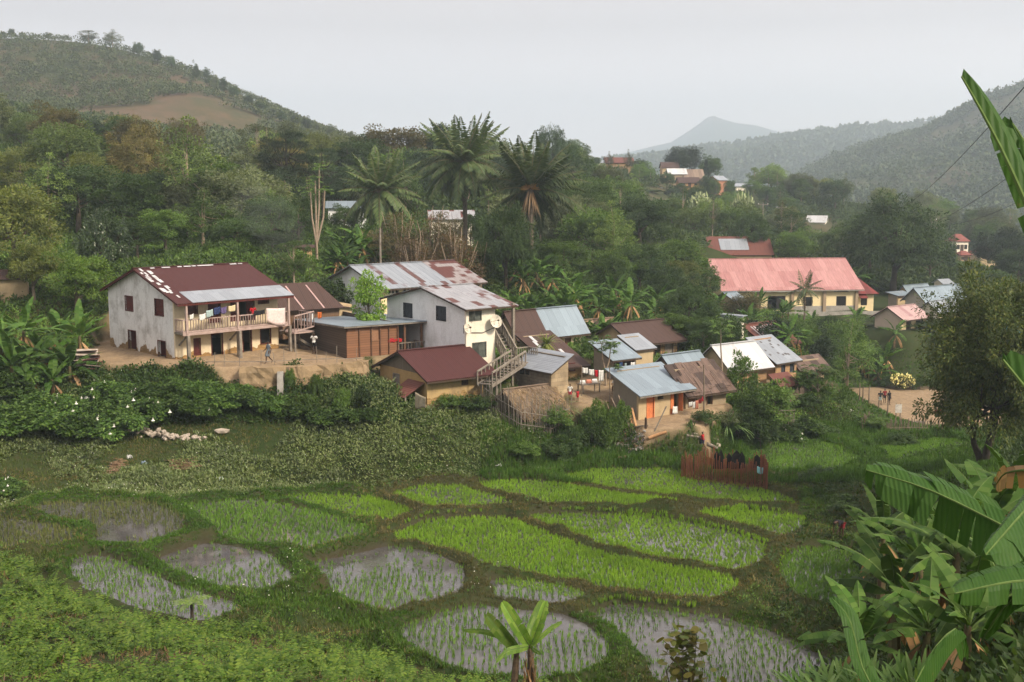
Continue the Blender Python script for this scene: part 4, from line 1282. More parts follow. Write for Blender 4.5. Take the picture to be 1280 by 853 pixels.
def thatch_hut():
    H = House('thatched_hut', 'low hut with shaggy brown thatched roof and stick walls', 'hut', 'thatch', eave=512, ridge=487)
    H.walls(PLANK_V, PLANK_V, PLANK_V, 'gable', t=.12)
    o = H.roof(THATCH, (.7, .5, .45, .5), th=.16)
    mb = MB(); g = np.random.default_rng(4)
    n = 2600
    u = g.uniform(-.45, H.L + .5, n); s_ = g.uniform(0, 1, n); sl = (H.zr - H.ze) / (H.W / 2)
    v = -.7 + s_ * (H.W / 2 + .7)
    z = H.ze + v * sl + .03
    c = np.stack([u, v, z], 1); ax = norm(np.stack([g.normal(0, .25, n), -np.ones(n), -sl + g.normal(.12, .2, n)], 1))
    V, Fc = leaf_arrays(c, ax, perp(ax, g), g.uniform(.3, .7, n), g.uniform(.015, .035, n)); mb.add(V, Fc)
    mb.build('straw', M_leaf('straw', [(.20, .15, .11), (.28, .21, .15), (.14, .105, .08)], 0.1), o)
thatch_hut()

def brown_house():
    H = House('brown_roof_house', 'mud house with long dark brown roof and open doorways below the banana grove', 'house', 'brown', eave=425, ridge=405)
    H.walls(STONEBRICK, TAN, MUD, 'gable', fo=[('dooropen', 818, 427, 825, 447, BROWN_WOOD), ('door', 832, 428, 841, 448, GREY_WOOD), ('dooropen', 802, 428, 807, 446, BROWN_WOOD)],
            lo=[('winvoid', 761, 424, 768, 430, BROWN_WOOD)])
    H.roof(ROOF_BROWN, (.8, .5, .45, .5))
brown_house()

def tan_house():
    H = House('tan_roof_house', 'small house with faded tan roof beside the banana grove', 'house', 'tan', eave=422, ridge=401)
    H.walls(GREYMUD, GREYMUD, MUD, 'gable')
    H.roof(M_roof('faded_tan_sheets', (.30, .21, .14), (.24, .165, .115), .5, metal=0, rough=.9, seam=.15), (.5, .5, .3, .3))
tan_house()

def open_shed():
    H = House('open_shed', 'open-fronted shed under pale blue zinc with clothes hanging inside', 'shed', 'shed', eave=446.5, ridge=431)
    H.walls(GREYMUD, GREYMUD, INNER, 'mono_v', fo=[('winvoid', 768, 450, 778, 468, DARK_WOOD), ('winvoid', 780, 448, 791, 466, DARK_WOOD)])
    H.roof(ROOF_BLUE, (.55, .3, .35, .3))
    mb = MB(); mb.box(-.2, H.L, -1.0, -.05, .55, .63); tb = H.part('counter', mb, M_plain('pinkish_board', (.34, .20, .15), None, 3))
    for uu in (-.1, H.L - .1): MB().bar((uu, -.9, -.5), (uu, -.9, .56), .08).build('leg', GREY_WOOD, tb)
open_shed()

def box_shed():
    H = House('box_shed', 'narrow tan box-like shed with small pale zinc roof', 'shed', 'box', eave=436, ridge=423)
    H.walls(TAN, MUD, MUD, 'mono_v')
    H.roof(ROOF_GREY, (.25, .3, .3, .25))
box_shed()

def orange_house():
    H = House('orange_door_house', 'tan mud house with bright orange doors and blue-grey zinc roof facing a swept yard', 'house', 'orange', eave=489, ridge=467)
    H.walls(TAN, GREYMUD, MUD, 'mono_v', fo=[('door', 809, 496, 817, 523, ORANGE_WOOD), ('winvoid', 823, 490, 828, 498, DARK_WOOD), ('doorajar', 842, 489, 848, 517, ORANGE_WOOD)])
    H.roof(ROOF_BLUE, (.7, .4, .5, .5), fascia=GREY_WOOD)
    u, z = H.F(839.5, 503); mb = MB(); mb.box(u - .12, u + .12, -.04, -.003, z - .9, z + .95); H.part('door_jamb', mb, ORANGE_WOOD)
    return H
HO = orange_house()

def middle_house():
    H = House('zinc_roof_house', 'mud house with clean pale zinc roof just behind the orange-door house', 'house', 'middle', eave=472, ridge=444)
    H.walls(MUD, MUD, MUD, 'gable')
    H.roof(ROOF_BLUE, (.4, .4, .5, .3))
middle_house()

def brown_lean():
    H = House('sheet_roof_house', 'low house under loose overlapping brown sheets beside the orange-door house', 'house', 'brownlean', eave=487, ridge=464)
    H.walls(MUD, STONEBRICK, MUD, 'mono_v', fo=[('door', 861, 489, 870, 509, BROWN_WOOD), ('dooropen', 884, 488, 890, 506, BROWN_WOOD)])
    H.roof(ROOF_SHEETS, (.6, .4, .4, .6))
    q = random.Random(2); sl = (H.zr - H.ze) / H.W
    mb = MB()
    for k in range(26):
        u = q.uniform(-.3, H.L - .4); v = q.uniform(-.5, H.W - 1.0); a = q.uniform(.02, .14); l1 = q.uniform(.9, 1.7)
        z = lambda vv: H.ze + .07 + vv * sl
        mb.quad((u, v, z(v)), (u + .8, v + q.uniform(-.1, .1), z(v) + q.uniform(0, .06)), (u + .8, v + l1, z(v + l1) + a), (u, v + l1, z(v + l1) + a), .015)
    H.part('loose_sheet', mb, ROOF_SHEETS)
brown_lean()

def white_roof_house():
    H = House('white_roof_house', 'brick house with bright white sheet roof left of the brick house', 'house', 'whiteroof', eave=459, ridge=432)
    H.walls(BRICK, TAN, MUD, 'gable', fo=[('dooropen', 940, 468, 946, 480, DARK_WOOD)])
    H.roof(ROOF_WHITE, (.5, .4, .45, .5))
white_roof_house()

def brick_house():
    H = House('brick_house', 'orange brick house with slanted blotchy grey roof and two narrow windows', 'house', 'brick', eave=452, ridge=427)
    H.walls(BRICK, BRICK, BRICK, 'mono_v', fo=[('win', 977, 457, 980.5, 474, SLATE_WOOD), ('win', 988, 452.5, 992, 464, SLATE_WOOD)])
    H.roof(ROOF_GREY, (.35, .3, .3, .45))
    mb = MB(); q = random.Random(5); sl = (H.zr - H.ze) / H.W
    for k in range(14):
        u = q.uniform(.1, H.L - .3); v = q.uniform(.2, H.W - .4); z = lambda vv: H.ze + .045 + vv * sl
        H.part('roof_patch', MB().quad((u, v, z(v)), (u + .22, v, z(v)), (u + .22, v + .2, z(v + .2)), (u, v + .2, z(v + .2)), .01), M_plain('dark_roof_patch', (.13, .12, .12), None, 4))
brick_house()

def rusty_house():
    H = House('rusty_roof_house', 'house with broad rust-red roof behind the white-roof house', 'house', 'rusty', eave=430, ridge=406)
    H.walls(MUD, MUD, MUD, 'gable'); H.roof(ROOF_RUST, (.6, .5, .5, .4))
    sl = (H.zr - H.ze) / (H.W / 2)
    mb = MB(); q = random.Random(6)
    for k in range(9):
        u = .2 + k * .42; z = lambda vv: H.ze + .08 + vv * sl
        mb.bar((u, .1, z(.1)), (u + .2, H.W * .42, z(H.W * .42)), .12, .04)
    H.part('roof_batten', mb, ROOF_WHITE)
rusty_house()

def tower_hut():
    H = House('pillar_hut', 'small white box hut raised on brick pillars with flat zinc roof', 'hut', 'tower', eave=396, rise=.0, sink=0)
    d = H.A.y; zb = zat(412, d) - H.A.z
    mb = MB(); mb.box(0, H.L, 0, H.W, zb, H.ze); H.part('wall', mb, WARM_WHITE)
    mb = MB(); mb.box(-.25, H.L + .25, -.25, H.W + .25, H.ze + .02, H.ze + .10); mb.box(-.27, -.24, -.25, H.W + .25, H.ze - .3, H.ze + .07); r = H.part('roof', mb, ROOF_GREY)
    for uu in (.12, H.L - .12):
        for vv in (.12, H.W - .12): H.part('pillar', MB().bar((uu, vv, -.8), (uu, vv, zb), .26), WARM_WHITE)
    mb = MB(); mb.box(.3, H.L - .3, .3, H.W - .3, zb - .1, zb - .003); H.part('floor', mb, CONCRETE)
tower_hut()

def hut():
    H = House('rust_roof_hut', 'small mud hut with low rusty roof right of the brick house', 'hut', 'hut', eave=460, ridge=452)
    H.walls(TAN, GREYMUD, MUD, 'mono_v', fo=[('dooropen', 1002, 463, 1006, 476, DARK_WOOD)]); H.roof(ROOF_SHEETS, (.6, .4, .4, .5))
    H = House('rust_lean_to', 'open lean-to of rusty sheets in front of the brick house', 'shelter', 'shelter', eave=484, ridge=473)
    mb = MB(); sl = (H.zr - H.ze) / H.W
    mb.quad((-.3, -.4, H.ze), (H.L + .3, -.4, H.ze), (H.L + .3, H.W, H.zr + .3), (-.3, H.W, H.zr + .3), .05); H.part('roof', mb, ROOF_RUST)
    for uu in (.1, H.L - .1):
        for vv in (.05, H.W - .1): H.part('post', MB().bar((uu, vv, -.6), (uu, vv, H.ze + (vv + .2) * sl), .12), GREY_WOOD)
    mb = MB(); mb.box(0, H.L, H.W - .15, H.W, -.5, H.zr - .1); H.part('rear_wall', mb, PLANK_V)
hut()

# ------------------------------------------------------------------ the church
def church():
    H = House('church_hall', 'big pale yellow church hall with faded pink roof', 'church', 'church', W=12.5, eave=360, ridge=324)
    gw = DARK_WOOD
    H.walls(YELLOW, YELLOW, YELLOW, 'gable', fo=[('doorhalf', 960, 371, 981, 388, M_plain('black_door', (.03, .028, .03), None, 3)), ('winbars', 1006, 372, 1015, 383, SLATE_WOOD), ('winbars', 1046, 371, 1057, 382, SLATE_WOOD),
        ('winbars', 917, 362, 933, 366, CONCRETE), ('winbars', 1043, 360.5, 1060, 364.5, CONCRETE)], lo=[])
    H.roof(ROOF_PINK, (.7, .7, .6, .6), fascia=CONCRETE)
    for px in (906, 947, 990, 1030, 1070):
        u = H.F(px, 375)[0]; H.part('buttress', MB().box(u - .22, u + .22, -.28, -.002, -.8, H.ze - .1), M_plaster('brown_render', (.33, .25, .17), (.22, .17, .12)))
    u0, u1 = H.F(948, 365)[0], H.F(990, 365)[0]
    H.part('canopy', MB().box(u0, u1, -.7, -.003, H.ze - .62, H.ze - .47), CONCRETE)
    H.part('plinth', MB().box(-.05, H.F(958, 385)[0], -.09, -.004, -.6, .55).box(H.F(983, 385)[0], H.L + .05, -.09, -.004, -.6, .55), CONCRETE)
    # annex on the right
    ax = H.L; 
    zt = zat(378, H.A.y) - H.A.z
    a1 = H.F(1092, 375, 1.0)[0]
    mb = MB(); H.panel(mb, 'F', (ax + .01, a1), -.8, H.F(1080, 367)[1], [H.rect('F', 1076, 371, 1084, 382, 1.0)], 1.0, .2)
    mb.box(a1 - .2, a1, 1.2, 7, -.8, H.F(1080, 367)[1]); H.part('annex_wall', mb, YELLOW)
    H.part('window', MB().box(*H.rect('F', 1076, 371, 1084, 382, 1.0)[:2], 1.1, 1.15, *H.rect('F', 1076, 371, 1084, 382, 1.0)[2:]), VOID)
    mb = MB(); z0 = H.F(1080, 367)[1]
    mb.quad((ax - .1, .4, z0 - .1), (a1 + .5, .4, z0 - .1), (a1 - 1.3, 5.0, z0 + 2.3), (ax - .1, 5.0, z0 + 2.3), .06)
    mb.quad((a1 + .5, .4, z0 - .1), (a1 + .5, 7.2, z0 - .1), (a1 - 1.3, 5.0, z0 + 2.3), (a1 - 1.3, 5.0, z0 + 2.3), .06)
    H.part('annex_roof', mb, ROOF_RED)
    mb = MB(); q = H.rect('F', 1075, 370, 1085, 372, .2); mb.quad((q[0], .1, q[2] - .1), (q[1], .1, q[2] - .1), (q[1], 1.0, q[3] + .25), (q[0], 1.0, q[3] + .25), .04); H.part('window_hood', mb, ROOF_RED)
    # garden wall along the front
    o = MB().box(-.5, H.L + 14, -1.9, -1.7, -1.4, -.1).build('garden_wall', CONCRETE, None, H.A); o.rotation_euler.z = H.yaw
    tag(o, 'low grey wall running along the foot of the church', 'wall')
    return H
HC = church()

def small_far():
    H = House('blue_roof_shed', 'little tan shed with blue-grey roof at the left end of the church', 'shed', 'blueshed', eave=375, ridge=366)
    H.walls(TAN, TAN, TAN, 'gable'); H.roof(ROOF_BLUE, (.4, .4, .3, .3))
    H = House('pink_roof_house', 'small beige house with pale pink roof below the church', 'house', 'pinkhouse', eave=397, ridge=384)
    H.walls(YELLOW, M_plaster('pinkish_beige_render', (.52, .42, .34), (.40, .32, .26)), TAN, 'gable', fo=[('dooropen', 1145, 399, 1152, 414, DARK_WOOD), ('door', 1133, 402, 1138, 412, DARK_WOOD)]); H.roof(ROOF_PALEPINK, (.6, .5, .4, .4))
    H = House('grey_roof_house', 'larger beige house with blue-grey gable roof right of the church', 'house', 'greyhouse', eave=374, ridge=360)
    H.walls(M_plaster('cream_wall', (.68, .58, .42), (.5, .42, .3)), M_plaster('grey_beige_render', (.42, .38, .32), (.33, .30, .25)), TAN, 'gable'); H.roof(ROOF_BLUE, (.6, .5, .5, .4))
    H = House('grey_roof_wing', 'small wing with pale grey roof before the larger grey-roofed house', 'house', 'greywing', eave=388, ridge=377)
    H.walls(CREAM, WARM_WHITE, TAN, 'gable'); H.roof(ROOF_GREY, (.5, .5, .4, .4))
    H = House('flat_roof_shed', 'beige box shed with flat grey roof between church and grey-roofed house', 'shed', 'smallshed', eave=369.5, rise=.3)
    H.walls(TAN, GREYMUD, TAN, 'mono_v'); H.roof(ROOF_BLUE, (.3, .3, .3, .3))
    H = House('back_roof_shed', 'low shed of which only the grey roof shows behind the flat-roofed shed', 'shed', 'backroof', eave=364, ridge=357)
    H.walls(TAN, TAN, TAN, 'gable'); H.roof(ROOF_BLUE, (.4, .4, .3, .3))
small_far()

def simple_house(name, label, px, py, d, wpx, wall, roofm, wall_px, roof_px, yaw=30, depth=.75, kind='gable', op=True, cat='house', group=None, hip=False):
    """small far house: px/py of the middle of its front foot, width and heights in photo pixels"""
    p = P(px, py, d); s = 1 / ppm(d)
    L = wpx * s / max(math.cos(R(yaw)), .5); W = L * depth; hw = max(wall_px * s, .8); hr = roof_px * s
    zl = h(p.x, p.y)
    if d < 220 and zl < p.z - .6: hw += p.z - zl - .6; p.z = zl + .6; hw = min(hw, 3.2)
    root = empty(name, p, R(yaw), label, cat, group)
    mb = MB(); mb.box(-L / 2, L / 2, 0, W, -4.0, hw); wl_ = mb
    if kind == 'gable' and not hip:
        mb.add([(-L / 2, 0, hw), (-L / 2, W, hw), (-L / 2, W / 2, hw + hr), (L / 2, 0, hw), (L / 2, W, hw), (L / 2, W / 2, hw + hr)], [(0, 2, 1, 1), (3, 4, 5, 5)])
    mb.build('wall', wall, root)
    mb = MB(); e = .35
    if hip:
        i = L * .28
        a, b, c, d_ = (-L / 2 - e, -e, hw), (L / 2 + e, -e, hw), (L / 2 + e, W + e, hw), (-L / 2 - e, W + e, hw); r0, r1 = (-L / 2 + i, W / 2, hw + hr), (L / 2 - i, W / 2, hw + hr)
        mb.quad(a, b, r1, r0, .06); mb.quad(c, d_, r0, r1, .06); mb.add([b, c, r1, a, d_, r0], [(0, 1, 2, 2), (4, 3, 5, 5)])
    elif kind == 'gable':
        sl = hr / (W / 2)
        mb.quad((-L / 2 - e, -e, hw - e * sl + .03), (L / 2 + e, -e, hw - e * sl + .03), (L / 2 + e, W / 2, hw + hr + .03), (-L / 2 - e, W / 2, hw + hr + .03), .06)
        mb.quad((-L / 2 - e, W / 2, hw + hr + .03), (L / 2 + e, W / 2, hw + hr + .03), (L / 2 + e, W + e, hw - e * sl + .03), (-L / 2 - e, W + e, hw - e * sl + .03), .06)
    else:
        mb.quad((-L / 2 - e, -e, hw + .03), (L / 2 + e, -e, hw + .03), (L / 2 + e, W + e, hw + hr + .03), (-L / 2 - e, W + e, hw + hr + .03), .06)
    mb.build('roof', roofm, root)
    if op:
        MB().box(-.45, .45, -.04, -.005, -.2, min(hw * .8, 2.0)).build('door', DARK_WOOD, root)
        for k in (-.3, .3): MB().box(L * k - .4, L * k + .4, -.04, -.005, hw * .35, hw * .72).build('window', VOID, root)
    return root
simple_house('rust_roof_house', 'wide rust-red roof with a pale panel directly above the church roof', 927, 323, 186, 76, TAN, ROOF_RUST, 4, 20, 3, .6, op=False)
a = P(927, 323, 186)
mb = MB(); q = 1 / ppm(186)
o = bpy.data.objects['rust_roof_house']
mb.quad((-3.4, .5, 1.36), (1.4, .5, 1.36), (1.4, 2.5, 3.12), (-3.4, 2.5, 3.12), .05); mb.build('pale_panel', ROOF_GREY, o)
simple_house('white_water_hut', 'tiny white hut with flaring roof in front of the dark trees', 1184, 356, 172, 13, WARM_WHITE, ROOF_GREY, 10, 4, 25, 1.0)
simple_house('blue_shelter', 'bright blue shelter at the right edge beyond the mango tree', 1284, 366, 158, 26, M_plain('blue_tarp', (.10, .34, .55), None, 3), M_plain('light_blue_tarp', (.22, .48, .66), None, 3), 10, 6, 20, .8, op=False)
RED_TILE = M_roof('brick_red_sheets', (.22, .07, .055), (.18, .06, .05), .4, metal=0, rough=.8, seam=.15)
simple_house('red_roof_villa', 'white two-storey house with steep red hipped roof among the right-hand trees', 1202, 317, 255, 18, WARM_WHITE, RED_TILE, 15, 9, 18, .9, hip=True)
simple_house('red_roof_bungalow', 'pale bungalow with low wide red hipped roof right of the red-roofed villa', 1236, 328, 245, 24, TAN, RED_TILE, 12, 7, 15, .8, hip=True)
simple_house('red_lower_house', 'small pinkish house with red roof just below the villa', 1207, 328, 240, 14, M_plaster('pink_render', (.5, .3, .24), (.38, .24, .19)), RED_TILE, 9, 5, 15, .8, hip=True)
hill_houses = [
 ('long rust-red roof on the skyline left of the hilltop houses', 775, 207, 335, 34, STONEBRICK, ROOF_RUST, 4, 6, 8, .5),
 ('short pale-roofed house at the left end of the skyline row', 752, 207, 335, 12, WARM_WHITE, ROOF_GREY, 4, 3, 8, .8),
 ('topmost brown-roofed house under the hilltop tree', 838, 213, 345, 20, TAN, ROOF_BROWN, 4, 6, 5, .7),
 ('white-roofed house in the middle of the hilltop cluster', 847, 222, 335, 22, MUD, ROOF_WHITE, 5, 6, 8, .6),
 ('wide tan-roofed house at the right of the hilltop cluster', 868, 226, 335, 24, MUD, M_roof('tan_sheets', (.27, .20, .15), (.22, .16, .12), .5, metal=0, rough=.9), 4, 10, 8, .8),
 ('orange-walled house lowest in the hilltop cluster', 862, 234, 325, 26, M_plaster('orange_mud', (.44, .24, .11), (.34, .19, .09)), ROOF_BROWN, 6, 6, 8, .6),
 ('hill house with bright gable right of the hilltop cluster', 903, 231, 330, 14, M_plaster('red_earth_wall', (.36, .17, .10), (.28, .14, .09)), ROOF_GREY, 6, 5, 40, .9),
 ('low white-roofed house at the right end of the hill row', 927, 236, 330, 17, WARM_WHITE, ROOF_GREY, 3, 3, 10, .6),
 ('lone white-roofed hut on the wooded slope below the hilltop', 820, 247, 320, 19, MUD, ROOF_WHITE, 3, 9, 15, .8),
 ('pale hut with white roof in the valley gap right of the hill', 1020, 283, 300, 20, WARM_WHITE, ROOF_WHITE, 6, 7, -25, .7),
 ('ochre hut low on the slope left of the church roof', 882, 342, 170, 14, YELLOW, ROOF_BROWN, 10, 5, 20, .8),
]
for i, a in enumerate(hill_houses):
    simple_house('hill_house', a[0], *a[1:5], a[5], a[6], a[7], a[8], a[9], a[10], op=(i == 5), group='houses on the wooded hill')
# glimpses of houses among the left-hand trees
simple_house('hidden_house', 'white wall under grey roof seen between the left palms', 434, 267, 150, 46, WHITE_WALL, ROOF_BLUE, 8, 7, 8, .6, op=False)
simple_house('hidden_rust_house', 'rusty striped roof with a pale gable between the two big palms', 565, 280, 148, 52, WARM_WHITE, ROOF_PATCH2, 4, 9, 8, .5, op=False)
simple_house('hidden_tan_house', 'tan mud wall behind the bare papaya stems', 372, 322, 112, 34, M_plaster('orange_tan_mud', (.52, .34, .19), (.4, .27, .16)), ROOF_BROWN, 13, 2, 8, .5, op=False)
simple_house('hidden_left_house', 'tan hut glimpsed behind the banana plants at the left edge', 18, 372, 95, 30, TAN, ROOF_BROWN, 26, 8, 20, .8, op=False)

def hut_behind():
    """maroon-roofed hut between the balcony house and the plank building"""
    p = P(385, 407, 91)
    root = empty('maroon_hut', p, R(34), 'low hut with maroon roof crossed by two pale strips behind the stair landing', 'hut')
    L, W, hw, hr = 5.0, 4.4, 1.45, 1.9
    mb = MB(); mb.box(-2.2, L - 2.2, 0, .2, -1, hw); mb.box(-2.2, -2.0, .2, W, -1, hw); mb.box(L - 2.4, L - 2.2, .2, W, -1, hw); mb.box(-2.0, L - 2.4, W - .2, W, -1, hw)
    mb.build('wall', M_plank('brown_wall_planks', (.20, .12, .075), (.13, .08, .05), True), root)
    mb = MB(); e = .5; x0, x1 = -2.2 - e, L - 2.2 + .3
    mb.quad((x0, -e, hw - .1), (x1, -e, hw - .1), (x1 - 1.3, W / 2, hw + hr), (x0, W / 2, hw + hr), .05); mb.quad((x1, -e, hw - .1), (x1, W + e, hw - .1), (x1 - 1.3, W / 2, hw + hr), (x1 - 1.3, W / 2, hw + hr), .05)
    mb.quad((x0, W / 2, hw + hr), (x1 - 1.3, W / 2, hw + hr), (x1, W + e, hw - .1), (x0, W + e, hw - .1), .05)
    mb.build('roof', ROOF_BROWN, root)
    for k in (-.6, 1.2): MB().quad((k, -.45, hw - .03), (k + .14, -.45, hw - .03), (k - .4, W / 2 - .3, hw + hr - .19), (k - .54, W / 2 - .3, hw + hr - .19), .02).build('pale_strip', ROOF_PALEPINK, root)
    MB().box(-.5, .4, -.03, -.004, -.2, 1.3).build('door', VOID, root)
    p = P(428, 400, 93)
    root = empty('mud_annex', p, R(34), 'small tan mud annex with slanting dark roof left of the plank building', 'hut')
    mb = MB(); mb.box(-1.6, .9, 0, 2.6, -1.5, 1.25); mb.build('wall', TAN, root)
    MB().quad((-1.9, -.3, 1.5), (2.0, -.3, .8), (2.0, 2.9, .8), (-1.9, 2.9, 1.5), .05).build('roof', ROOF_BROWN, root)
hut_behind()
# ------------------------------------------------------------------ plants: shared builders
LEAF = {
 'mid':    M_leaf('mid_green_leaves', [(.030,.062,.014), (.052,.095,.022), (.075,.115,.032)]),
 'dark':   M_leaf('dark_green_leaves', [(.016,.034,.011), (.026,.050,.015), (.040,.064,.020)]),
 'deep':   M_leaf('deep_evergreen_leaves', [(.012,.026,.013), (.019,.036,.017), (.028,.046,.020)], trans=.2),
 'olive':  M_leaf('olive_leaves', [(.040,.056,.014), (.062,.078,.021), (.085,.092,.030)]),
 'light':  M_leaf('light_green_leaves', [(.055,.092,.024), (.085,.132,.038), (.115,.155,.055)]),
 'bright': M_leaf('fresh_green_leaves', [(.060,.120,.018), (.090,.160,.028), (.125,.185,.042)]),
 'bronze': M_leaf('bronze_leaves', [(.070,.060,.022), (.095,.078,.030), (.06,.07,.024)]),
 'grey':   M_leaf('grey_green_leaves', [(.046,.062,.034), (.065,.082,.048), (.085,.098,.06)]),
 'dry':    M_leaf('dry_twig_leaves', [(.085,.065,.036), (.075,.075,.034), (.11,.085,.05)]),
 'rust':   M_leaf('reddish_leaves', [(.075,.044,.028), (.06,.05,.026), (.095,.055,.034)]),
 'glossy': M_leaf('glossy_dark_leaves', [(.020,.045,.014), (.034,.066,.020), (.048,.080,.028)], trans=.15, rough=.35, spec=.45),
 'mango':  M_leaf('mango_leaves', [(.022,.042,.010), (.044,.066,.015), (.078,.086,.020)], trans=.2, rough=.5, spec=.25),
 'banana': M_leaf('banana_blades', [(.022,.055,.010), (.034,.074,.014), (.054,.096,.024), (.028,.062,.013)], trans=.25, rough=.6, spec=.12),
 'palm':   M_leaf('palm_leaflets', [(.032,.058,.022), (.052,.082,.030), (.080,.105,.048)], trans=.2),
}
BARK = M_plain('tree_bark', (.15, .12, .09), (.085, .068, .05), 4, rough=.95)
PALE_BARK = M_plain('pale_bark', (.34, .27, .20), (.24, .18, .13), 4, rough=.95)
DARK_BARK = M_plain('dark_bark', (.055, .043, .033), (.035, .028, .022), 4, rough=.95)

def crown_pts(g, n, R3, shell=.5, low=-.6):
    d = rand_dir(g, n * 3); d = d[d[:, 2] > low][:n]
    r = (shell + (1 - shell) * g.uniform(0, 1, len(d)) ** .6)
    r *= 1 + .22 * np.sin(d[:, 0] * 5 + g.uniform(0, 6)) * np.cos(d[:, 1] * 4 + g.uniform(0, 6)) + g.normal(0, .07, len(d))
    return d * r[:, None] * np.array(R3), d

def foliage(g, cl, cr, nleaf, L, W, flat=.7, droop=.25, out=None):
    """leaves in clumps around the points cl"""
    n = len(cl)
    idx = np.repeat(np.arange(n), nleaf)
    crr = np.broadcast_to(np.asarray(cr, float), (n,))[idx][:, None]
    d = rand_dir(g, len(idx)); r = g.uniform(.25, 1, len(idx))[:, None] ** .5
    off = d * r * crr * np.array([1, 1, flat])
    c = cl[idx] + off
    o = norm(cl - cl.mean(0))[idx] if out is None else out[idx]
    ax = norm(o * .5 + d * .9 + g.normal(0, .45, d.shape) + np.array([0, 0, -droop]))
    side = perp(ax, g)
    # blades lie rather flat, facing up and outwards
    nrm = np.cross(ax, side); fl = nrm[:, 2] < 0
    up = norm(np.array([0, 0, 1.0]) + .7 * o + g.normal(0, .45, d.shape))
    side = norm(np.cross(up, ax))
    s = g.uniform(.7, 1.25, len(idx))
    return leaf_arrays(c, ax, side, L * s, W * s)

def limb_mesh(g, base_h, top, cl, r0, nl=9, mat=None, name='trunk', lean=(0, 0), fork=.45):
    mb = MB()
    tp = Vector((lean[0], lean[1], top))
    pts = [Vector((0, 0, -.4)), Vector((lean[0] * .2 + g.normal(0, .06), lean[1] * .2 + g.normal(0, .06), base_h * .5)), Vector((lean[0] * .5, lean[1] * .5, base_h)), tp]
    mb.tube(pts, [r0 * 1.35, r0, r0 * .8, r0 * .3], 7)
    order = g.permutation(len(cl))[:nl]
    for i in order:
        e = Vector(cl[i]); st = pts[2].lerp(tp, g.uniform(0, fork + .2))
        m = st.lerp(e, .5) + Vector((g.normal(0, .25), g.normal(0, .25), -.12 * (e - st).length))
        mb.tube([st, m, e], [r0 * .42, r0 * .26, r0 * .08], 5, cap=False)
    return mb.mesh(name, mat or BARK, True)

KINDS_T = {}
def reg(kind, H, Rr, trunk, crown): KINDS_T.setdefault(kind, []).append((H, Rr, trunk, crown))
def leafmesh(V, F, mat): return MB().add(V, F).mesh('crown', mat)

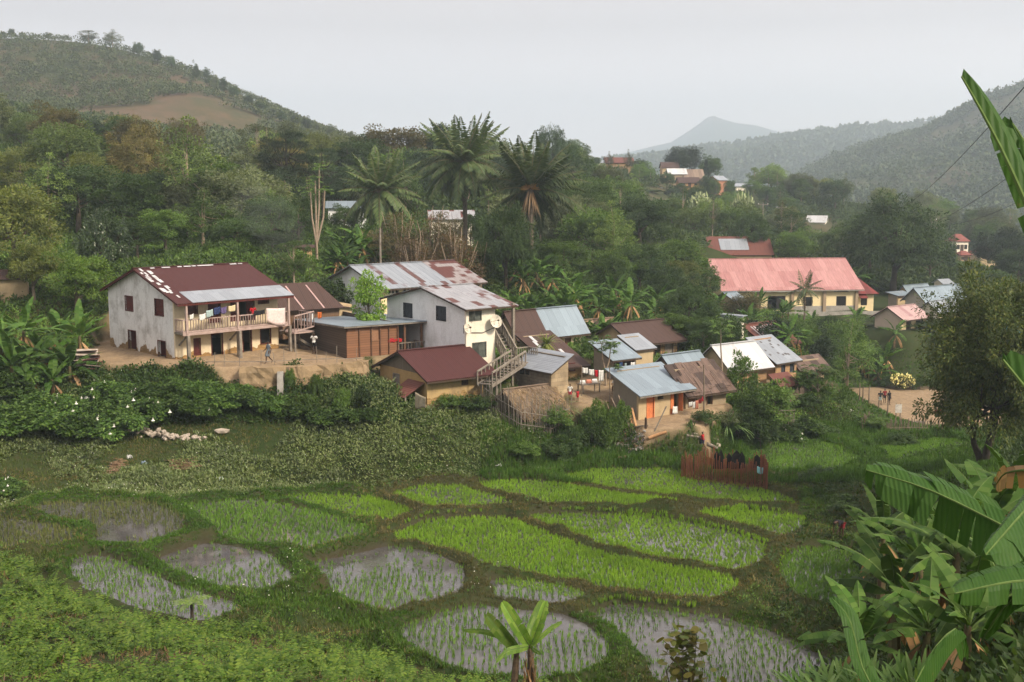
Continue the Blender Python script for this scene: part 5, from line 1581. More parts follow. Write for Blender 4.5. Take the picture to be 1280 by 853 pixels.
def make_kinds():
    for k in range(3):       # broad round tree
        g = np.random.default_rng(100 + k)
        cl, d = crown_pts(g, 75, (3.9, 3.9, 3.3), .5, -.55); cl[:, 2] += 5.3
        V, F = foliage(g, cl, g.uniform(.7, 1.3, len(cl)), 170, .30, .15)
        reg('broad', 8.8, 4.3, limb_mesh(g, 2.4, 6.6, cl, .26, 12), leafmesh(V, F, LEAF['mid']))
    for k in range(2):       # loose airy tree
        g = np.random.default_rng(120 + k)
        cl, d = crown_pts(g, 60, (3.4, 3.4, 4.4), .35, -.8); cl[:, 2] += 7
        V, F = foliage(g, cl, g.uniform(.6, 1.15, len(cl)), 120, .30, .13, .6, .4)
        reg('loose', 11.5, 3.7, limb_mesh(g, 3.5, 10, cl, .22, 14, PALE_BARK), leafmesh(V, F, LEAF['light']))
    for k in range(2):       # dense mango
        g = np.random.default_rng(140 + k)
        cl, d = crown_pts(g, 120, (4.4, 4.4, 3.7), .6, -.5); cl[:, 2] += 5.6
        V, F = foliage(g, cl, g.uniform(.75, 1.2, len(cl)), 150, .34, .13, .8, .55)
        reg('dense', 9.4, 4.8, limb_mesh(g, 2.2, 6.5, cl, .36, 14, DARK_BARK), leafmesh(V, F, LEAF['mango']))
    for k in range(2):       # tall slender eucalypt
        g = np.random.default_rng(160 + k)
        zz = g.uniform(5, 14, 26); rr = 1.7 * (1 - np.abs(zz - 10) / 7.5)
        a = g.uniform(0, 6.28, 26); cl = np.stack([np.cos(a) * rr, np.sin(a) * rr, zz], 1)
        V, F = foliage(g, cl, g.uniform(.5, 1.1, len(cl)), 130, .34, .10, .8, .6)
        reg('slender', 14.6, 2.2, limb_mesh(g, 6, 13.8, cl, .2, 14, PALE_BARK), leafmesh(V, F, LEAF['grey']))
    g = np.random.default_rng(180)   # umbrella pine in tiers
    cl = []
    for z, r, n in ((6.5, 3.6, 16), (8.2, 4.2, 22), (9.8, 3.4, 18), (11.0, 2.2, 10)):
        a = g.uniform(0, 6.28, n); q = r * np.sqrt(g.uniform(.15, 1, n))
        cl.append(np.stack([np.cos(a) * q, np.sin(a) * q, z + g.normal(0, .2, n)], 1))
    cl = np.concatenate(cl)
    V, F = foliage(g, cl, g.uniform(.7, 1.1, len(cl)), 190, .38, .055, .42, -.3)
    reg('pine', 11.8, 4.6, limb_mesh(g, 4.5, 11, cl, .3, 24, DARK_BARK), leafmesh(V, F, LEAF['deep']))
    for k in range(3):       # shrub
        g = np.random.default_rng(200 + k)
        cl, d = crown_pts(g, 46, (1.5, 1.5, 1.15), .4, -.35); cl[:, 2] += 1.05
        V, F = foliage(g, cl, g.uniform(.28, .5, len(cl)), 90, .19, .10)
        reg('shrub', 2.4, 1.75, limb_mesh(g, .3, 1.6, cl, .06, 9), leafmesh(V, F, LEAF['mid']))
    for k in range(2):       # twiggy dry thicket
        g = np.random.default_rng(220 + k)
        cl, d = crown_pts(g, 70, (1.7, 1.7, 2.6), .2, -.9); cl[:, 2] += 3.0
        V, F = foliage(g, cl, g.uniform(.3, .7, len(cl)), 75, .20, .07, 1.0, .1)
        mb = MB()
        for j in range(15):
            a = g.uniform(0, 6.28); e = Vector((math.cos(a) * g.uniform(.3, 1.6), math.sin(a) * g.uniform(.3, 1.6), g.uniform(3.2, 6.0)))
            mb.tube([(e.x * .25, e.y * .25, -.3), (e.x * .5 + g.normal(0, .15), e.y * .5, e.z * .5), e], [.07, .05, .015], 5, cap=False)
        reg('thicket', 5.9, 1.9, mb.mesh('trunk', PALE_BARK, True), leafmesh(V, F, LEAF['dry']))
    for k in range(2):       # young upright tree
        g = np.random.default_rng(240 + k)
        cl, d = crown_pts(g, 42, (1.5, 1.5, 2.2), .35, -.75); cl[:, 2] += 3.2
        V, F = foliage(g, cl, g.uniform(.35, .65, len(cl)), 110, .22, .12, .7, .3)
        reg('young', 5.5, 1.8, limb_mesh(g, 1.2, 4.8, cl, .1, 12), leafmesh(V, F, LEAF['mid']))
    g = np.random.default_rng(260)   # narrow dark cypress
    zz = g.uniform(.6, 6.6, 60); rr = .75 * np.clip((7 - zz) / 4, .1, 1); a = g.uniform(0, 6.28, 60)
    cl = np.stack([np.cos(a) * rr, np.sin(a) * rr, zz], 1)
    V, F = foliage(g, cl, .4, 90, .2, .06, 1.2, -.7)
    reg('cypress', 7.2, 1.0, limb_mesh(g, 1, 6.5, cl, .1, 6), leafmesh(V, F, LEAF['deep']))
    g = np.random.default_rng(270)   # feathery plumes (bamboo-like)
    cl, d = crown_pts(g, 60, (2.2, 2.2, 2.6), .3, -.6); cl[:, 2] += 3
    V, F = foliage(g, cl, g.uniform(.5, .9, len(cl)), 110, .42, .05, .9, .7)
    mb = MB()
    for j in range(14):
        a = g.uniform(0, 6.28); e = Vector((math.cos(a) * 1.4, math.sin(a) * 1.4, g.uniform(3.5, 5.2)))
        mb.tube([(e.x * .2, e.y * .2, -.3), (e.x * .4, e.y * .4, e.z * .6), e], [.06, .05, .02], 5, cap=False)
    reg('feathery', 5.8, 2.6, mb.mesh('trunk', PALE_BARK, True), leafmesh(V, F, LEAF['olive']))
make_kinds()
def make_big_mango():
    g = np.random.default_rng(404)
    a, _ = crown_pts(g, 220, (4.3, 4.3, 3.5), .55, -.75); a[:, 2] += 7.2
    b_, _ = crown_pts(g, 64, (3.7, 3.7, 1.7), .4, -.6); b_ += np.array([0, 0, 3.7])
    cl = np.concatenate([a, b_])
    V, F = foliage(g, cl, g.uniform(.6, 1.1, len(cl)), 270, .22, .09, .8, .5)
    mb = MB()
    for ex in ((-.5, .1), (.35, .2), (.1, -.4)):
        m = limb_mesh(g, 2.0 + ex[0], 7.5, cl, .24, 16, DARK_BARK, lean=(ex[0] * 3, ex[1] * 3))
        co = np.empty(len(m.vertices) * 3, dtype=np.float32); m.vertices.foreach_get('co', co)
        Fq = [tuple(p.vertices) for p in m.polygons]
        mb.add(co.reshape(-1, 3), [f if len(f) == 4 else (*f, f[2]) for f in Fq])
    reg('bigmango', 10.7, 4.7, mb.mesh('trunk', DARK_BARK, True), leafmesh(V, F, LEAF['mango']))
make_big_mango()

TREE_RNG = random.Random(5)
LOOK = {'mid': 'mid green', 'dark': 'dark green', 'deep': 'blackish green', 'olive': 'olive green', 'light': 'pale green', 'bright': 'fresh green', 'bronze': 'bronze brown',
        'grey': 'grey green', 'dry': 'dry brownish', 'rust': 'reddish brown', 'glossy': 'glossy dark', 'mango': 'dark glossy', 'banana': 'green', 'palm': 'dark'}
NAMEOF = {'broad': ('round_tree', 'round tree', 'tree'), 'loose': ('airy_tree', 'airy tree', 'tree'), 'bigmango': ('mango_tree', 'big mango tree', 'tree'), 'dense': ('dense_tree', 'broad tree', 'tree'), 'slender': ('slender_tree', 'slender tree', 'tree'),
          'pine': ('pine_tree', 'flat tiered pine', 'tree'), 'shrub': ('shrub', 'leafy shrub', 'shrub'), 'thicket': ('thicket', 'twiggy thicket', 'shrub'), 'young': ('young_tree', 'small tree', 'tree'),
          'cypress': ('cypress_tree', 'narrow cypress', 'tree'), 'feathery': ('feathery_bush', 'feathery bush', 'bush')}
# (px, py, what) that a label can lean on
MARKS = [(240, 390, 'the balcony house'), (567, 425, 'the white house'), (440, 425, 'the plank building'), (540, 470, 'the mud house'), (500, 345, 'the long cream building'), (660, 505, 'the thatched hut'),
         (685, 470, 'the block hut'), (690, 405, 'the brown-roofed cream house'), (820, 420, 'the long brown house'), (815, 500, 'the orange-door house'), (925, 450, 'the white-roofed house'), (968, 450, 'the brick house'),
         (975, 410, 'the rust-red roof'), (912, 405, 'the white pillar hut'), (980, 350, 'the church'), (928, 310, 'the rust roof behind the church'), (1125, 395, 'the pale pink roof'), (1170, 370, 'the grey-roofed house'),
         (1203, 305, 'the red-roofed villa'), (855, 215, 'the hilltop houses'), (770, 200, 'the skyline roofs'), (820, 242, 'the lone white hut'), (580, 200, 'the tallest palm'), (662, 235, 'the orange-hearted palm'),
         (470, 240, 'the leftmost palm'), (355, 200, 'the tiered pine'), (395, 260, 'the bare papaya stems'), (1130, 510, 'the bare field'), (905, 590, 'the rusty paling fence'), (230, 235, 'the tall pale tree'), (75, 430, 'the left bananas'),
         (40, 60, 'the left hill crest'), (260, 100, 'the left hill shoulder'), (1215, 460, 'the mango tree'), (1020, 275, 'the valley gap hut'), (125, 300, 'the dark glossy tree'), (905, 225, 'the bright gabled hut')]
LABELS_USED = {}
ORD = ['', 'second ', 'third ', 'fourth ', 'fifth ', 'sixth ', 'seventh ', 'eighth ', 'ninth ', 'tenth ', 'eleventh ', 'twelfth ']
def where(px, py, skip=None):
    best = min((m for m in MARKS if m[2] != skip), key=lambda m: math.hypot(px - m[0], (py - m[1]) * 1.3))
    dx, dy = px - best[0], py - best[1]
    far = math.hypot(dx, dy)
    if far < 14: return 'right at ' + best[2]
    if abs(dx) > 2.2 * abs(dy): w = 'left of' if dx < 0 else 'right of'
    elif abs(dy) > 2.2 * abs(dx): w = 'above' if dy < 0 else 'below'
    else: w = ('above and ' if dy < 0 else 'below and ') + ('left of' if dx < 0 else 'right of')
    return ('just ' if far < 45 else ('far ' if far > 130 and w[0] in 'lr' else '')) + w + ' ' + best[2]
PENDING = []       # (object, look, px, py): labels are given at the end, nearest first
def label_later(o, look, px, py, tail=''): PENDING.append((o, look, px, py, tail))
def give_labels():
    groups = {}
    for o, look, px, py, tail in PENDING:
        groups.setdefault((look, where(px, py), tail), []).append((o, px, py))
    for (look, wh, tail), L in groups.items():
        mk = next((m for m in MARKS if wh.endswith(m[2])), (640, 400, ''))
        L.sort(key=lambda q: math.hypot(q[1] - mk[0], q[2] - mk[1]))
        for i, (o, px, py) in enumerate(L):
            base = f"{look}{tail} {wh}"
            if len(L) > 1:
                base = (f"{ORD[i]}{'nearest ' if i == 0 else ''}{look}{tail} {wh}")
            o['label'] = base

def set_mat(o, mat):
    if o.data.materials[0] is mat: return
    o.material_slots[0].link = 'OBJECT'; o.material_slots[0].material = mat

def plant(kind, x, y, z, sx, sz, tone, rot=None, label=None, var=None, group=None, name=None):
    V = KINDS_T[kind]; H, Rr, tm, cm = V[TREE_RNG.randrange(len(V)) if var is None else var]
    nm, look, cat = NAMEOF[kind]
    root = empty(name or nm, (x, y, z), TREE_RNG.uniform(0, 6.28) if rot is None else rot, None, cat, group)
    root.scale = (sx, sx, sz)
    for n_, me in (('trunk', tm), ('crown', cm)):
        o = bpy.data.objects.new(n_ if n_ == 'trunk' else 'crown', me); COL.objects.link(o); o.parent = root
        if n_ == 'crown': set_mat(o, LEAF[tone])
    if label: root['label'] = label
    else:
        q = pix(x, y, z + H * sz * .65)
        label_later(root, f"{LOOK[tone]} {look}", *q)
    return root

def tree(kind, px, top, d, wpx, tone='mid', label=None, var=None, group='trees around the village', base=None):
    p = P(px, top, d); zb = h(p.x, p.y) - .15 if base is None else base
    H, Rr = KINDS_T[kind][0][:2]
    hgt = max(p.z - zb, 1.0)
    return plant(kind, p.x, p.y, zb, wpx / ppm(d) / (2 * Rr), hgt / H, tone, label=label, var=var, group=group)

TREES = [
 ('broad', 834, 216, 322, 20, 'dark', None), ('broad', 852, 229, 316, 16, 'mid', None), ('dense', 884, 219, 322, 20, 'dark', None), ('broad', 893, 224, 318, 16, 'mid', None), ('broad', 872, 231, 312, 18, 'olive', None), ('broad', 840, 236, 310, 20, 'dark', None), ('broad', 912, 226, 318, 18, 'dark', None), ('broad', 942, 226, 322, 26, 'mid', None), ('broad', 800, 200, 330, 22, 'dark', None), ('loose', 762, 192, 326, 12, 'grey', None), ('loose', 786, 190, 326, 12, 'grey', None), ('broad', 815, 246, 305, 26, 'dark', None), ('broad', 742, 196, 326, 18, 'dark', None), ('broad', 960, 232, 312, 22, 'dark', None), ('broad', 985, 246, 300, 26, 'mid', None),
 # kind, px, top py, depth, width px, tone, label
 ('broad', 12, 228, 100, 120, 'olive', 'olive green round tree at the left edge above the banana plants'),
 ('broad', 95, 204, 128, 120, 'dark', 'big dark round tree left of the tall pale tree'), ('broad', 165, 218, 124, 90, 'dark', None), ('broad', 40, 215, 132, 90, 'olive', None),
 ('dense', 75, 140, 175, 58, 'deep', None), ('dense', 112, 148, 178, 60, 'deep', None), ('broad', 150, 146, 176, 52, 'dark', None),
 ('loose', 232, 162, 128, 104, 'light', 'tall pale green airy tree above the balcony house roof'), ('loose', 275, 196, 124, 78, 'mid', None),
 ('dense', 127, 266, 97, 68, 'glossy', 'dark glossy round tree at the left end of the balcony house'), ('broad', 92, 316, 91, 84, 'bright', 'fresh green bushy tree between the banana plants and the balcony house'), ('broad', 38, 302, 94, 74, 'olive', None),
 ('broad', 205, 262, 110, 74, 'mid', None), ('broad', 170, 272, 108, 62, 'dark', None), ('loose', 252, 246, 114, 76, 'mid', None), ('broad', 296, 272, 110, 68, 'dark', None), ('loose', 318, 222, 122, 60, 'light', None),
 ('pine', 357, 163, 150, 82, 'deep', 'flat tiered dark pine above the balcony house'), ('pine', 402, 184, 152, 62, 'deep', 'lower dark pine right of the flat tiered pine'), ('broad', 340, 212, 143, 80, 'deep', None), ('dense', 328, 246, 128, 74, 'dark', None), ('broad', 372, 244, 124, 54, 'dark', None), ('broad', 425, 215, 160, 60, 'deep', None),
 ('broad', 340, 290, 106, 62, 'dark', None), ('loose', 366, 296, 100, 44, 'mid', None),
 ('broad', 492, 158, 200, 112, 'bronze', 'wide bronze brown tree on the skyline left of the tallest palm'), ('broad', 548, 156, 205, 56, 'deep', None), ('dense', 520, 190, 175, 80, 'deep', None), ('broad', 620, 190, 190, 70, 'deep', None), ('dense', 690, 158, 225, 42, 'deep', 'dark blackish tree standing up on the skyline right of the palms'), ('broad', 718, 182, 215, 46, 'dark', None), ('broad', 455, 172, 215, 44, 'grey', None),
 ('thicket', 498, 262, 118, 62, 'dry', None), ('thicket', 540, 258, 118, 64, 'dry', None), ('thicket', 570, 286, 114, 74, 'rust', 'reddish brown twiggy thicket above the long cream building'), ('thicket', 470, 285, 119, 50, 'dry', None), ('thicket', 520, 290, 113, 70, 'rust', None), ('thicket', 598, 300, 116, 46, 'olive', None),
 ('dense', 632, 264, 117, 76, 'dark', 'dark round tree below the orange-hearted palm'), ('broad', 705, 300, 124, 64, 'mid', None), ('broad', 742, 258, 146, 92, 'mid', None), ('loose', 768, 262, 140, 66, 'light', None), ('broad', 800, 246, 168, 88, 'dark', None),
 ('broad', 845, 300, 150, 80, 'mid', None), ('broad', 800, 306, 138, 76, 'dark', None), ('broad', 770, 310, 128, 66, 'mid', None), ('dense', 840, 336, 128, 70, 'dark', None),
 ('dense', 854, 183, 352, 48, 'deep', 'large dark round tree crowning the hilltop houses'), ('broad', 886, 196, 350, 34, 'dark', None), ('cypress', 883, 198, 338, 9, 'deep', 'narrow dark cypress beside the hilltop houses'),
 ('dense', 862, 362, 106, 76, 'dark', 'dark leafy tree left of the white pillar hut'), ('broad', 838, 392, 103, 66, 'mid', None), ('broad', 880, 396, 101, 50, 'dark', None), ('broad', 852, 326, 140, 54, 'olive', None), ('broad', 884, 336, 151, 44, 'mid', None), ('broad', 430, 258, 141, 44, 'mid', None), ('thicket', 566, 270, 140, 46, 'dry', None), ('broad', 588, 268, 142, 30, 'dark', None),
 ('dense', 1122, 252, 176, 116, 'dark', 'huge dark tree right of the church'), ('broad', 1090, 268, 188, 70, 'mid', None), ('slender', 1110, 240, 200, 36, 'mid', None), ('broad', 1165, 290, 190, 60, 'deep', None), ('broad', 1060, 284, 205, 60, 'mid', None), ('broad', 1012, 290, 215, 70, 'mid', None), ('broad', 975, 286, 215, 60, 'dark', None), ('broad', 940, 280, 215, 50, 'mid', None),
 ('dense', 1258, 288, 205, 74, 'deep', 'dark tree at the right edge beyond the red-roofed bungalow'), ('broad', 1215, 326, 200, 52, 'dark', None), ('broad', 1180, 318, 205, 44, 'mid', None), ('broad', 1275, 312, 190, 60, 'dark', None), ('broad', 1240, 338, 185, 60, 'dark', None),
 ('bigmango', 1244, 350, 62, 176, 'mango', 'big dark mango tree on the right in front of the bare field'),
 ('broad', 1012, 408, 128, 84, 'dark', None), ('broad', 1058, 400, 130, 76, 'mid', None), ('loose', 1062, 410, 122, 60, 'mid', 'airy tree with leaning pale trunk above the left end of the field'), ('broad', 1098, 396, 146, 56, 'dark', None), ('broad', 1150, 420, 143, 70, 'dark', None), ('broad', 985, 398, 132, 50, 'mid', None), ('broad', 1035, 395, 136, 54, 'dark', None), ('broad', 1180, 415, 142, 60, 'mid', None),
 ('feathery', 930, 366, 136, 66, 'bronze', 'drooping bronze feathery bush left of the church door'),
 ('young', 460, 336, 88, 46, 'bright', 'fresh green small tree in front of the white gable of the long building'), ('shrub', 412, 346, 96, 62, 'dark', 'dark bush left of the long cream building'), ('young', 396, 350, 98, 40, 'dark', None),
 ('young', 929, 438, 85.5, 42, 'mid', 'slim tree in front of the white-roofed house'), ('young', 966, 474, 84, 62, 'mid', 'leafy round tree in front of the brick house'), ('young', 940, 486, 83, 44, 'dark', None), ('shrub', 952, 508, 82.5, 50, 'dark', None), ('young', 918, 392, 98, 40, 'dark', None),
 ('shrub', 1028, 586, 71, 56, 'dark', 'dark bush on the bank right of the rusty paling fence'), ('shrub', 1125, 540, 86, 46, 'dark', None), ('shrub', 1150, 470, 132, 30, 'mid', None), ('shrub', 1180, 474, 132, 34, 'mid', None), ('shrub', 1110, 468, 133, 24, 'dark', None),
 ('young', 1015, 462, 95, 60, 'mid', 'spreading small tree behind the bamboo fence'), ('shrub', 1050, 480, 98, 44, 'mid', None), ('shrub', 1010, 492, 92.5, 40, 'dark', None),
 ('shrub', 590, 494, 77, 56, 'dark', 'dark bush against the front wall of the mud house'), ('shrub', 560, 498, 76.4, 40, 'mid', None), ('shrub', 690, 508, 77.5, 50, 'mid', None), ('shrub', 712, 520, 77.2, 44, 'dark', None), ('shrub', 745, 498, 78.2, 40, 'mid', None), ('shrub', 775, 500, 78.6, 40, 'mid', None), ('shrub', 700, 545, 75, 54, 'dark', None), ('shrub', 655, 552, 74, 40, 'mid', None), ('shrub', 740, 520, 77.4, 34, 'dark', None), ('shrub', 762, 516, 77.8, 36, 'mid', None),
 ('shrub', 905, 515, 82, 44, 'grey', None), ('shrub', 880, 534, 79.5, 36, 'dark', None), ('shrub', 1000, 520, 86, 40, 'dark', None), ('shrub', 1085, 530, 90, 50, 'mid', None), ('shrub', 1020, 535, 86, 34, 'mid', None), ('shrub', 985, 528, 85, 30, 'dark', None),
 ('shrub', 1060, 620, 62, 60, 'dark', None), ('shrub', 1150, 600, 60, 70, 'dark', None), ('shrub', 1100, 650, 54, 60, 'dark', None), ('broad', 1270, 480, 75, 90, 'dark', None),
 ('shrub', 362, 456, 77.4, 14, 'mid', None), ('shrub', 395, 462, 77, 18, 'mid', None), ('shrub', 430, 484, 76, 26, 'mid', None), ('shrub', 385, 488, 75.6, 34, 'mid', None), ('shrub', 452, 482, 75.8, 24, 'dark', None),
]
for t in TREES: tree(*t[:6], label=t[6], group='bushes between the houses and paddies' if t[0] == 'shrub' else 'trees around the village')

# woods on the slopes behind: every tree its own object, kept clear of the roofs that show through
KEEP = [(1052, 478, 1196, 532, 141), (1062, 440, 1180, 480, 135), (828, 200, 880, 226, 345), (743, 194, 800, 203, 335), (808, 234, 834, 244, 320), (896, 218, 942, 232, 330), (1008, 264, 1036, 284, 300), (886, 298, 972, 316, 186), (880, 318, 1105, 392, 160), (1090, 340, 1215, 415, 170), (1190, 292, 1250, 322, 262),
        (548, 266, 590, 274, 150), (872, 325, 892, 345, 170), (360, 303, 402, 320, 112), (1262, 342, 1280, 358, 150)]
def clear(px0, top, px1, bot, d):
    return not any(px1 > a and px0 < c and bot > b and top < e for a, b, c, e, dd in KEEP if d < dd + 2)
def scatter(n, pxr, dr, kinds, tones, hr, seed, group, maxpy=None):
    q = random.Random(seed); made = 0; tries = 0; placed = []
    while made < n and tries < n * 30:
        tries += 1
        px = q.uniform(*pxr); d = q.uniform(*dr); x = P(px, 240, d).x
        z = h(x, d); hgt = q.uniform(*hr); kind = q.choice(kinds)
        H, Rr = KINDS_T[kind][0][:2]; s = hgt / H; w = Rr * s
        pb = pix(x, d, z); pt = pix(x, d, z + hgt); wp = w * ppm(d)
        if pb[0] < -40 or pb[0] > 1320: continue
        if maxpy and not (maxpy[0] < pt[1] < maxpy[1]): continue
        if not clear(pb[0] - wp, pt[1], pb[0] + wp, pb[1], d): continue
        if any(math.hypot(x - a, d - b) < (w + c) * .55 for a, b, c in placed): continue
        placed.append((x, d, w)); made += 1
        plant(kind, x, d, z - .15, s * q.uniform(.85, 1.15), s, q.choice(tones), group=group)
    return made
N1 = scatter(46, (-30, 420), (112, 230), ['broad', 'broad', 'dense', 'loose', 'thicket'], ['mid', 'dark', 'olive', 'light', 'grey', 'bronze'], (6, 10.5), 1, 'trees on the left wooded slope')
N2 = scatter(40, (420, 760), (150, 270), ['broad', 'dense', 'loose', 'broad'], ['dark', 'mid', 'olive', 'grey', 'light'], (6, 10), 2, 'trees behind the palms')
N3 = scatter(75, (690, 1010), (165, 345), ['broad', 'dense', 'broad', 'slender', 'loose'], ['dark', 'mid', 'light', 'olive', 'grey', 'mid'], (5.5, 9.5), 3, 'trees on the wooded hill', None)
N4 = scatter(36, (960, 1300), (195, 330), ['broad', 'dense', 'loose', 'broad'], ['dark', 'mid', 'grey', 'olive'], (6, 10), 4, 'trees in the valley on the right')
N5 = scatter(26, (895, 1120), (108, 152), ['broad', 'shrub', 'young', 'shrub'], ['dark', 'mid', 'deep', 'mid'], (2.2, 4.6), 6, 'trees below the church')

# single trees along the crest of the left hill
for px, top, d, w, k, tn in [(14, 36, 498, 8, 'dense', 'dark'), (110, 37, 490, 24, 'loose', 'grey'), (140, 39, 488, 24, 'loose', 'grey'), (172, 53, 480, 14, 'dense', 'dark'), (196, 62, 475, 12, 'dense', 'dark'), (214, 70, 470, 10, 'dense', 'dark'), (244, 78, 455, 9, 'young', 'dark'), (258, 84, 450, 10, 'young', 'dark'),
        (268, 92, 446, 10, 'young', 'grey'), (278, 96, 440, 12, 'young', 'dark'), (292, 108, 436, 14, 'dense', 'dark'), (310, 120, 428, 14, 'dense', 'deep'), (326, 128, 420, 16, 'dense', 'dark'), (340, 132, 412, 16, 'young', 'grey'), (352, 140, 408, 12, 'dense', 'dark'), (369, 144, 400, 12, 'dense', 'deep'), (383, 147, 396, 14, 'young', 'deep'), (396, 152, 390, 12, 'young', 'grey'), (414, 155, 380, 16, 'young', 'grey'), (436, 164, 372, 20, 'dense', 'grey')]:
    tree(k, px, top, d, w, tn, group='trees on the crest of the left hill')
give_first = None

def far_woods(name, pts, seed, r=(1.6, 3.6), nl=34, ls=1.15, mats=None):
    """far scrub and trees nobody could count: leaf clumps in one object"""
    g = np.random.default_rng(seed); n = len(pts)
    rr = g.uniform(*r, n); idx = np.repeat(np.arange(n), nl)
    d = rand_dir(g, len(idx)); d[:, 2] = np.abs(d[:, 2]) * 1.1 - .1
    c = pts[idx] + d * rr[idx][:, None] * g.uniform(.55, 1, len(idx))[:, None] + np.array([0, 0, .8])
    ax = norm(d + g.normal(0, .6, d.shape)); sd = norm(np.cross(np.array([0, 0, 1.0]) + .6 * d, ax))
    s = g.uniform(.7, 1.3, len(idx)) * (rr[idx] / 2.4)
    V, F = leaf_arrays(c - ax * ls * .3, ax, sd, ls * s, ls * .75 * s)
    o = MB().add(V, F).build(name, mats); tag(o, kind='stuff'); return o

def left_hill_woods():
    g = np.random.default_rng(31); n = 9500
    px = g.uniform(-20, 480, n); d = g.uniform(225, 500, n)
    x = (px - 640) / FOC * d
    z = samp(GZ, x, d)
    den = noise2(x * .05, d * .05, 4, 4) + .45 * noise2(x * .3, d * .3, 8, 2)
    bare = np.zeros(n)
    for (bp, bpy_, bd, rx, ry, a) in [(40,140,370,45,70,1.0),(160,120,410,36,60,.9),(110,165,330,36,50,.8),(250,175,350,24,40,.75),(420,190,350,14,30,.5)]:
        c0 = P(bp, bpy_, bd); bare = np.maximum(bare, a * np.clip(1.5 - ((x - c0.x) / rx) ** 2 - ((d - c0.y) / ry) ** 2, 0, 1))
    k = den + .45 - bare * .75 * (noise2(x * .07, d * .07, 12, 3) > -.15) + .5 * (px > 330) > 0
    pts = np.stack([x, d, z], 1)[k]
    far_woods('hillside_scrub', pts, 3, (.8, 2.6), 40, .75, M_leaf('hillside_scrub_leaves', [(.028, .046, .018), (.042, .060, .024), (.06, .068, .03)], trans=.15, objvar=0))
left_hill_woods()
def right_hill_woods(S3, seed, n, r, ls, nm, sc):
    g = np.random.default_rng(seed)
    nv, nu, _ = S3.shape
    a = g.uniform(0, nv - 1.01, n); b_ = g.uniform(0, nu - 1.01, n)
    i, j = a.astype(int), b_.astype(int); fa, fb = (a - i)[:, None], (b_ - j)[:, None]
    pts = (S3[i, j] * (1 - fa) + S3[i + 1, j] * fa) * (1 - fb) + (S3[i, j + 1] * (1 - fa) + S3[i + 1, j + 1] * fa) * fb
    den = noise2(pts[:, 0] * sc, pts[:, 1] * sc, 14, 4)
    pts = pts[den + .35 + g.normal(0, .25, n) > 0]
    far_woods(nm, pts, 5, r, 34, ls, M_leaf('far_woods_leaves', [(.024, .042, .02), (.036, .054, .024), (.05, .062, .03)], trans=.15, objvar=0))
right_hill_woods(RH[:68], 33, 10500, (1.8, 4.6), 1.25, 'far_hillside_woods', .018)
right_hill_woods(RH2[:29], 35, 6500, (3.0, 7.5), 2.4, 'far_ridge_woods', .006)

# ------------------------------------------------------------------ fronds (palms, ferns)
def fronds(g, base, azim, elev, L, npair, pl, pw, droop, taper=.35, lift=.25, width=1.0):
    """pinnate fronds: returns leaflets (V,F) and the midrib points"""
    n = len(base); t = np.linspace(.12, 1, npair)
    hx = np.stack([np.cos(azim), np.sin(azim), np.zeros(n)], 1)
    def at(tt):
        th = elev[:, None] - droop[:, None] * tt[None] ** 1.3
        # integrate roughly along an arc
        r = L[:, None] * tt[None] * np.cos(elev[:, None] - droop[:, None] * tt[None] * .5)
        zz = L[:, None] * tt[None] * np.sin(elev[:, None] - droop[:, None] * tt[None] * .5)
        return base[:, None] + hx[:, None] * r[..., None] + np.array([0, 0, 1.0]) * zz[..., None]
    p = at(t); p2 = at(t + .03); ax = norm(p2 - p)
    sd = norm(np.cross(np.broadcast_to(np.array([0, 0, 1.0]), ax.shape), ax) + 1e-6)
    up = np.cross(ax, sd)
    prof = np.sin(np.pi * np.clip(t * .86 + .12, 0, 1)) ** .7 * (1 - taper * t)
    Vs, Fs, off = [], [], 0
    for s in (-1, 1):
        dirs = norm(sd * s * width + ax * .55 - up * .18 + g.normal(0, .10, ax.shape) + np.array([0, 0, -lift]))
        c = p.reshape(-1, 3); dd = dirs.reshape(-1, 3)
        ln = (pl * L[:, None] * prof[None] * g.uniform(.8, 1.15, (n, npair))).ravel()
        w = np.full(len(ln), pw) * np.repeat(L, npair)
        side = norm(np.cross(up.reshape(-1, 3), dd))
        V, F = leaf_arrays(c, dd, side, ln, w)
        Vs.append(V); Fs.append(F + off); off += len(V)
    mid = at(np.linspace(0, 1, 7))
    return np.concatenate(Vs), np.concatenate(Fs), mid

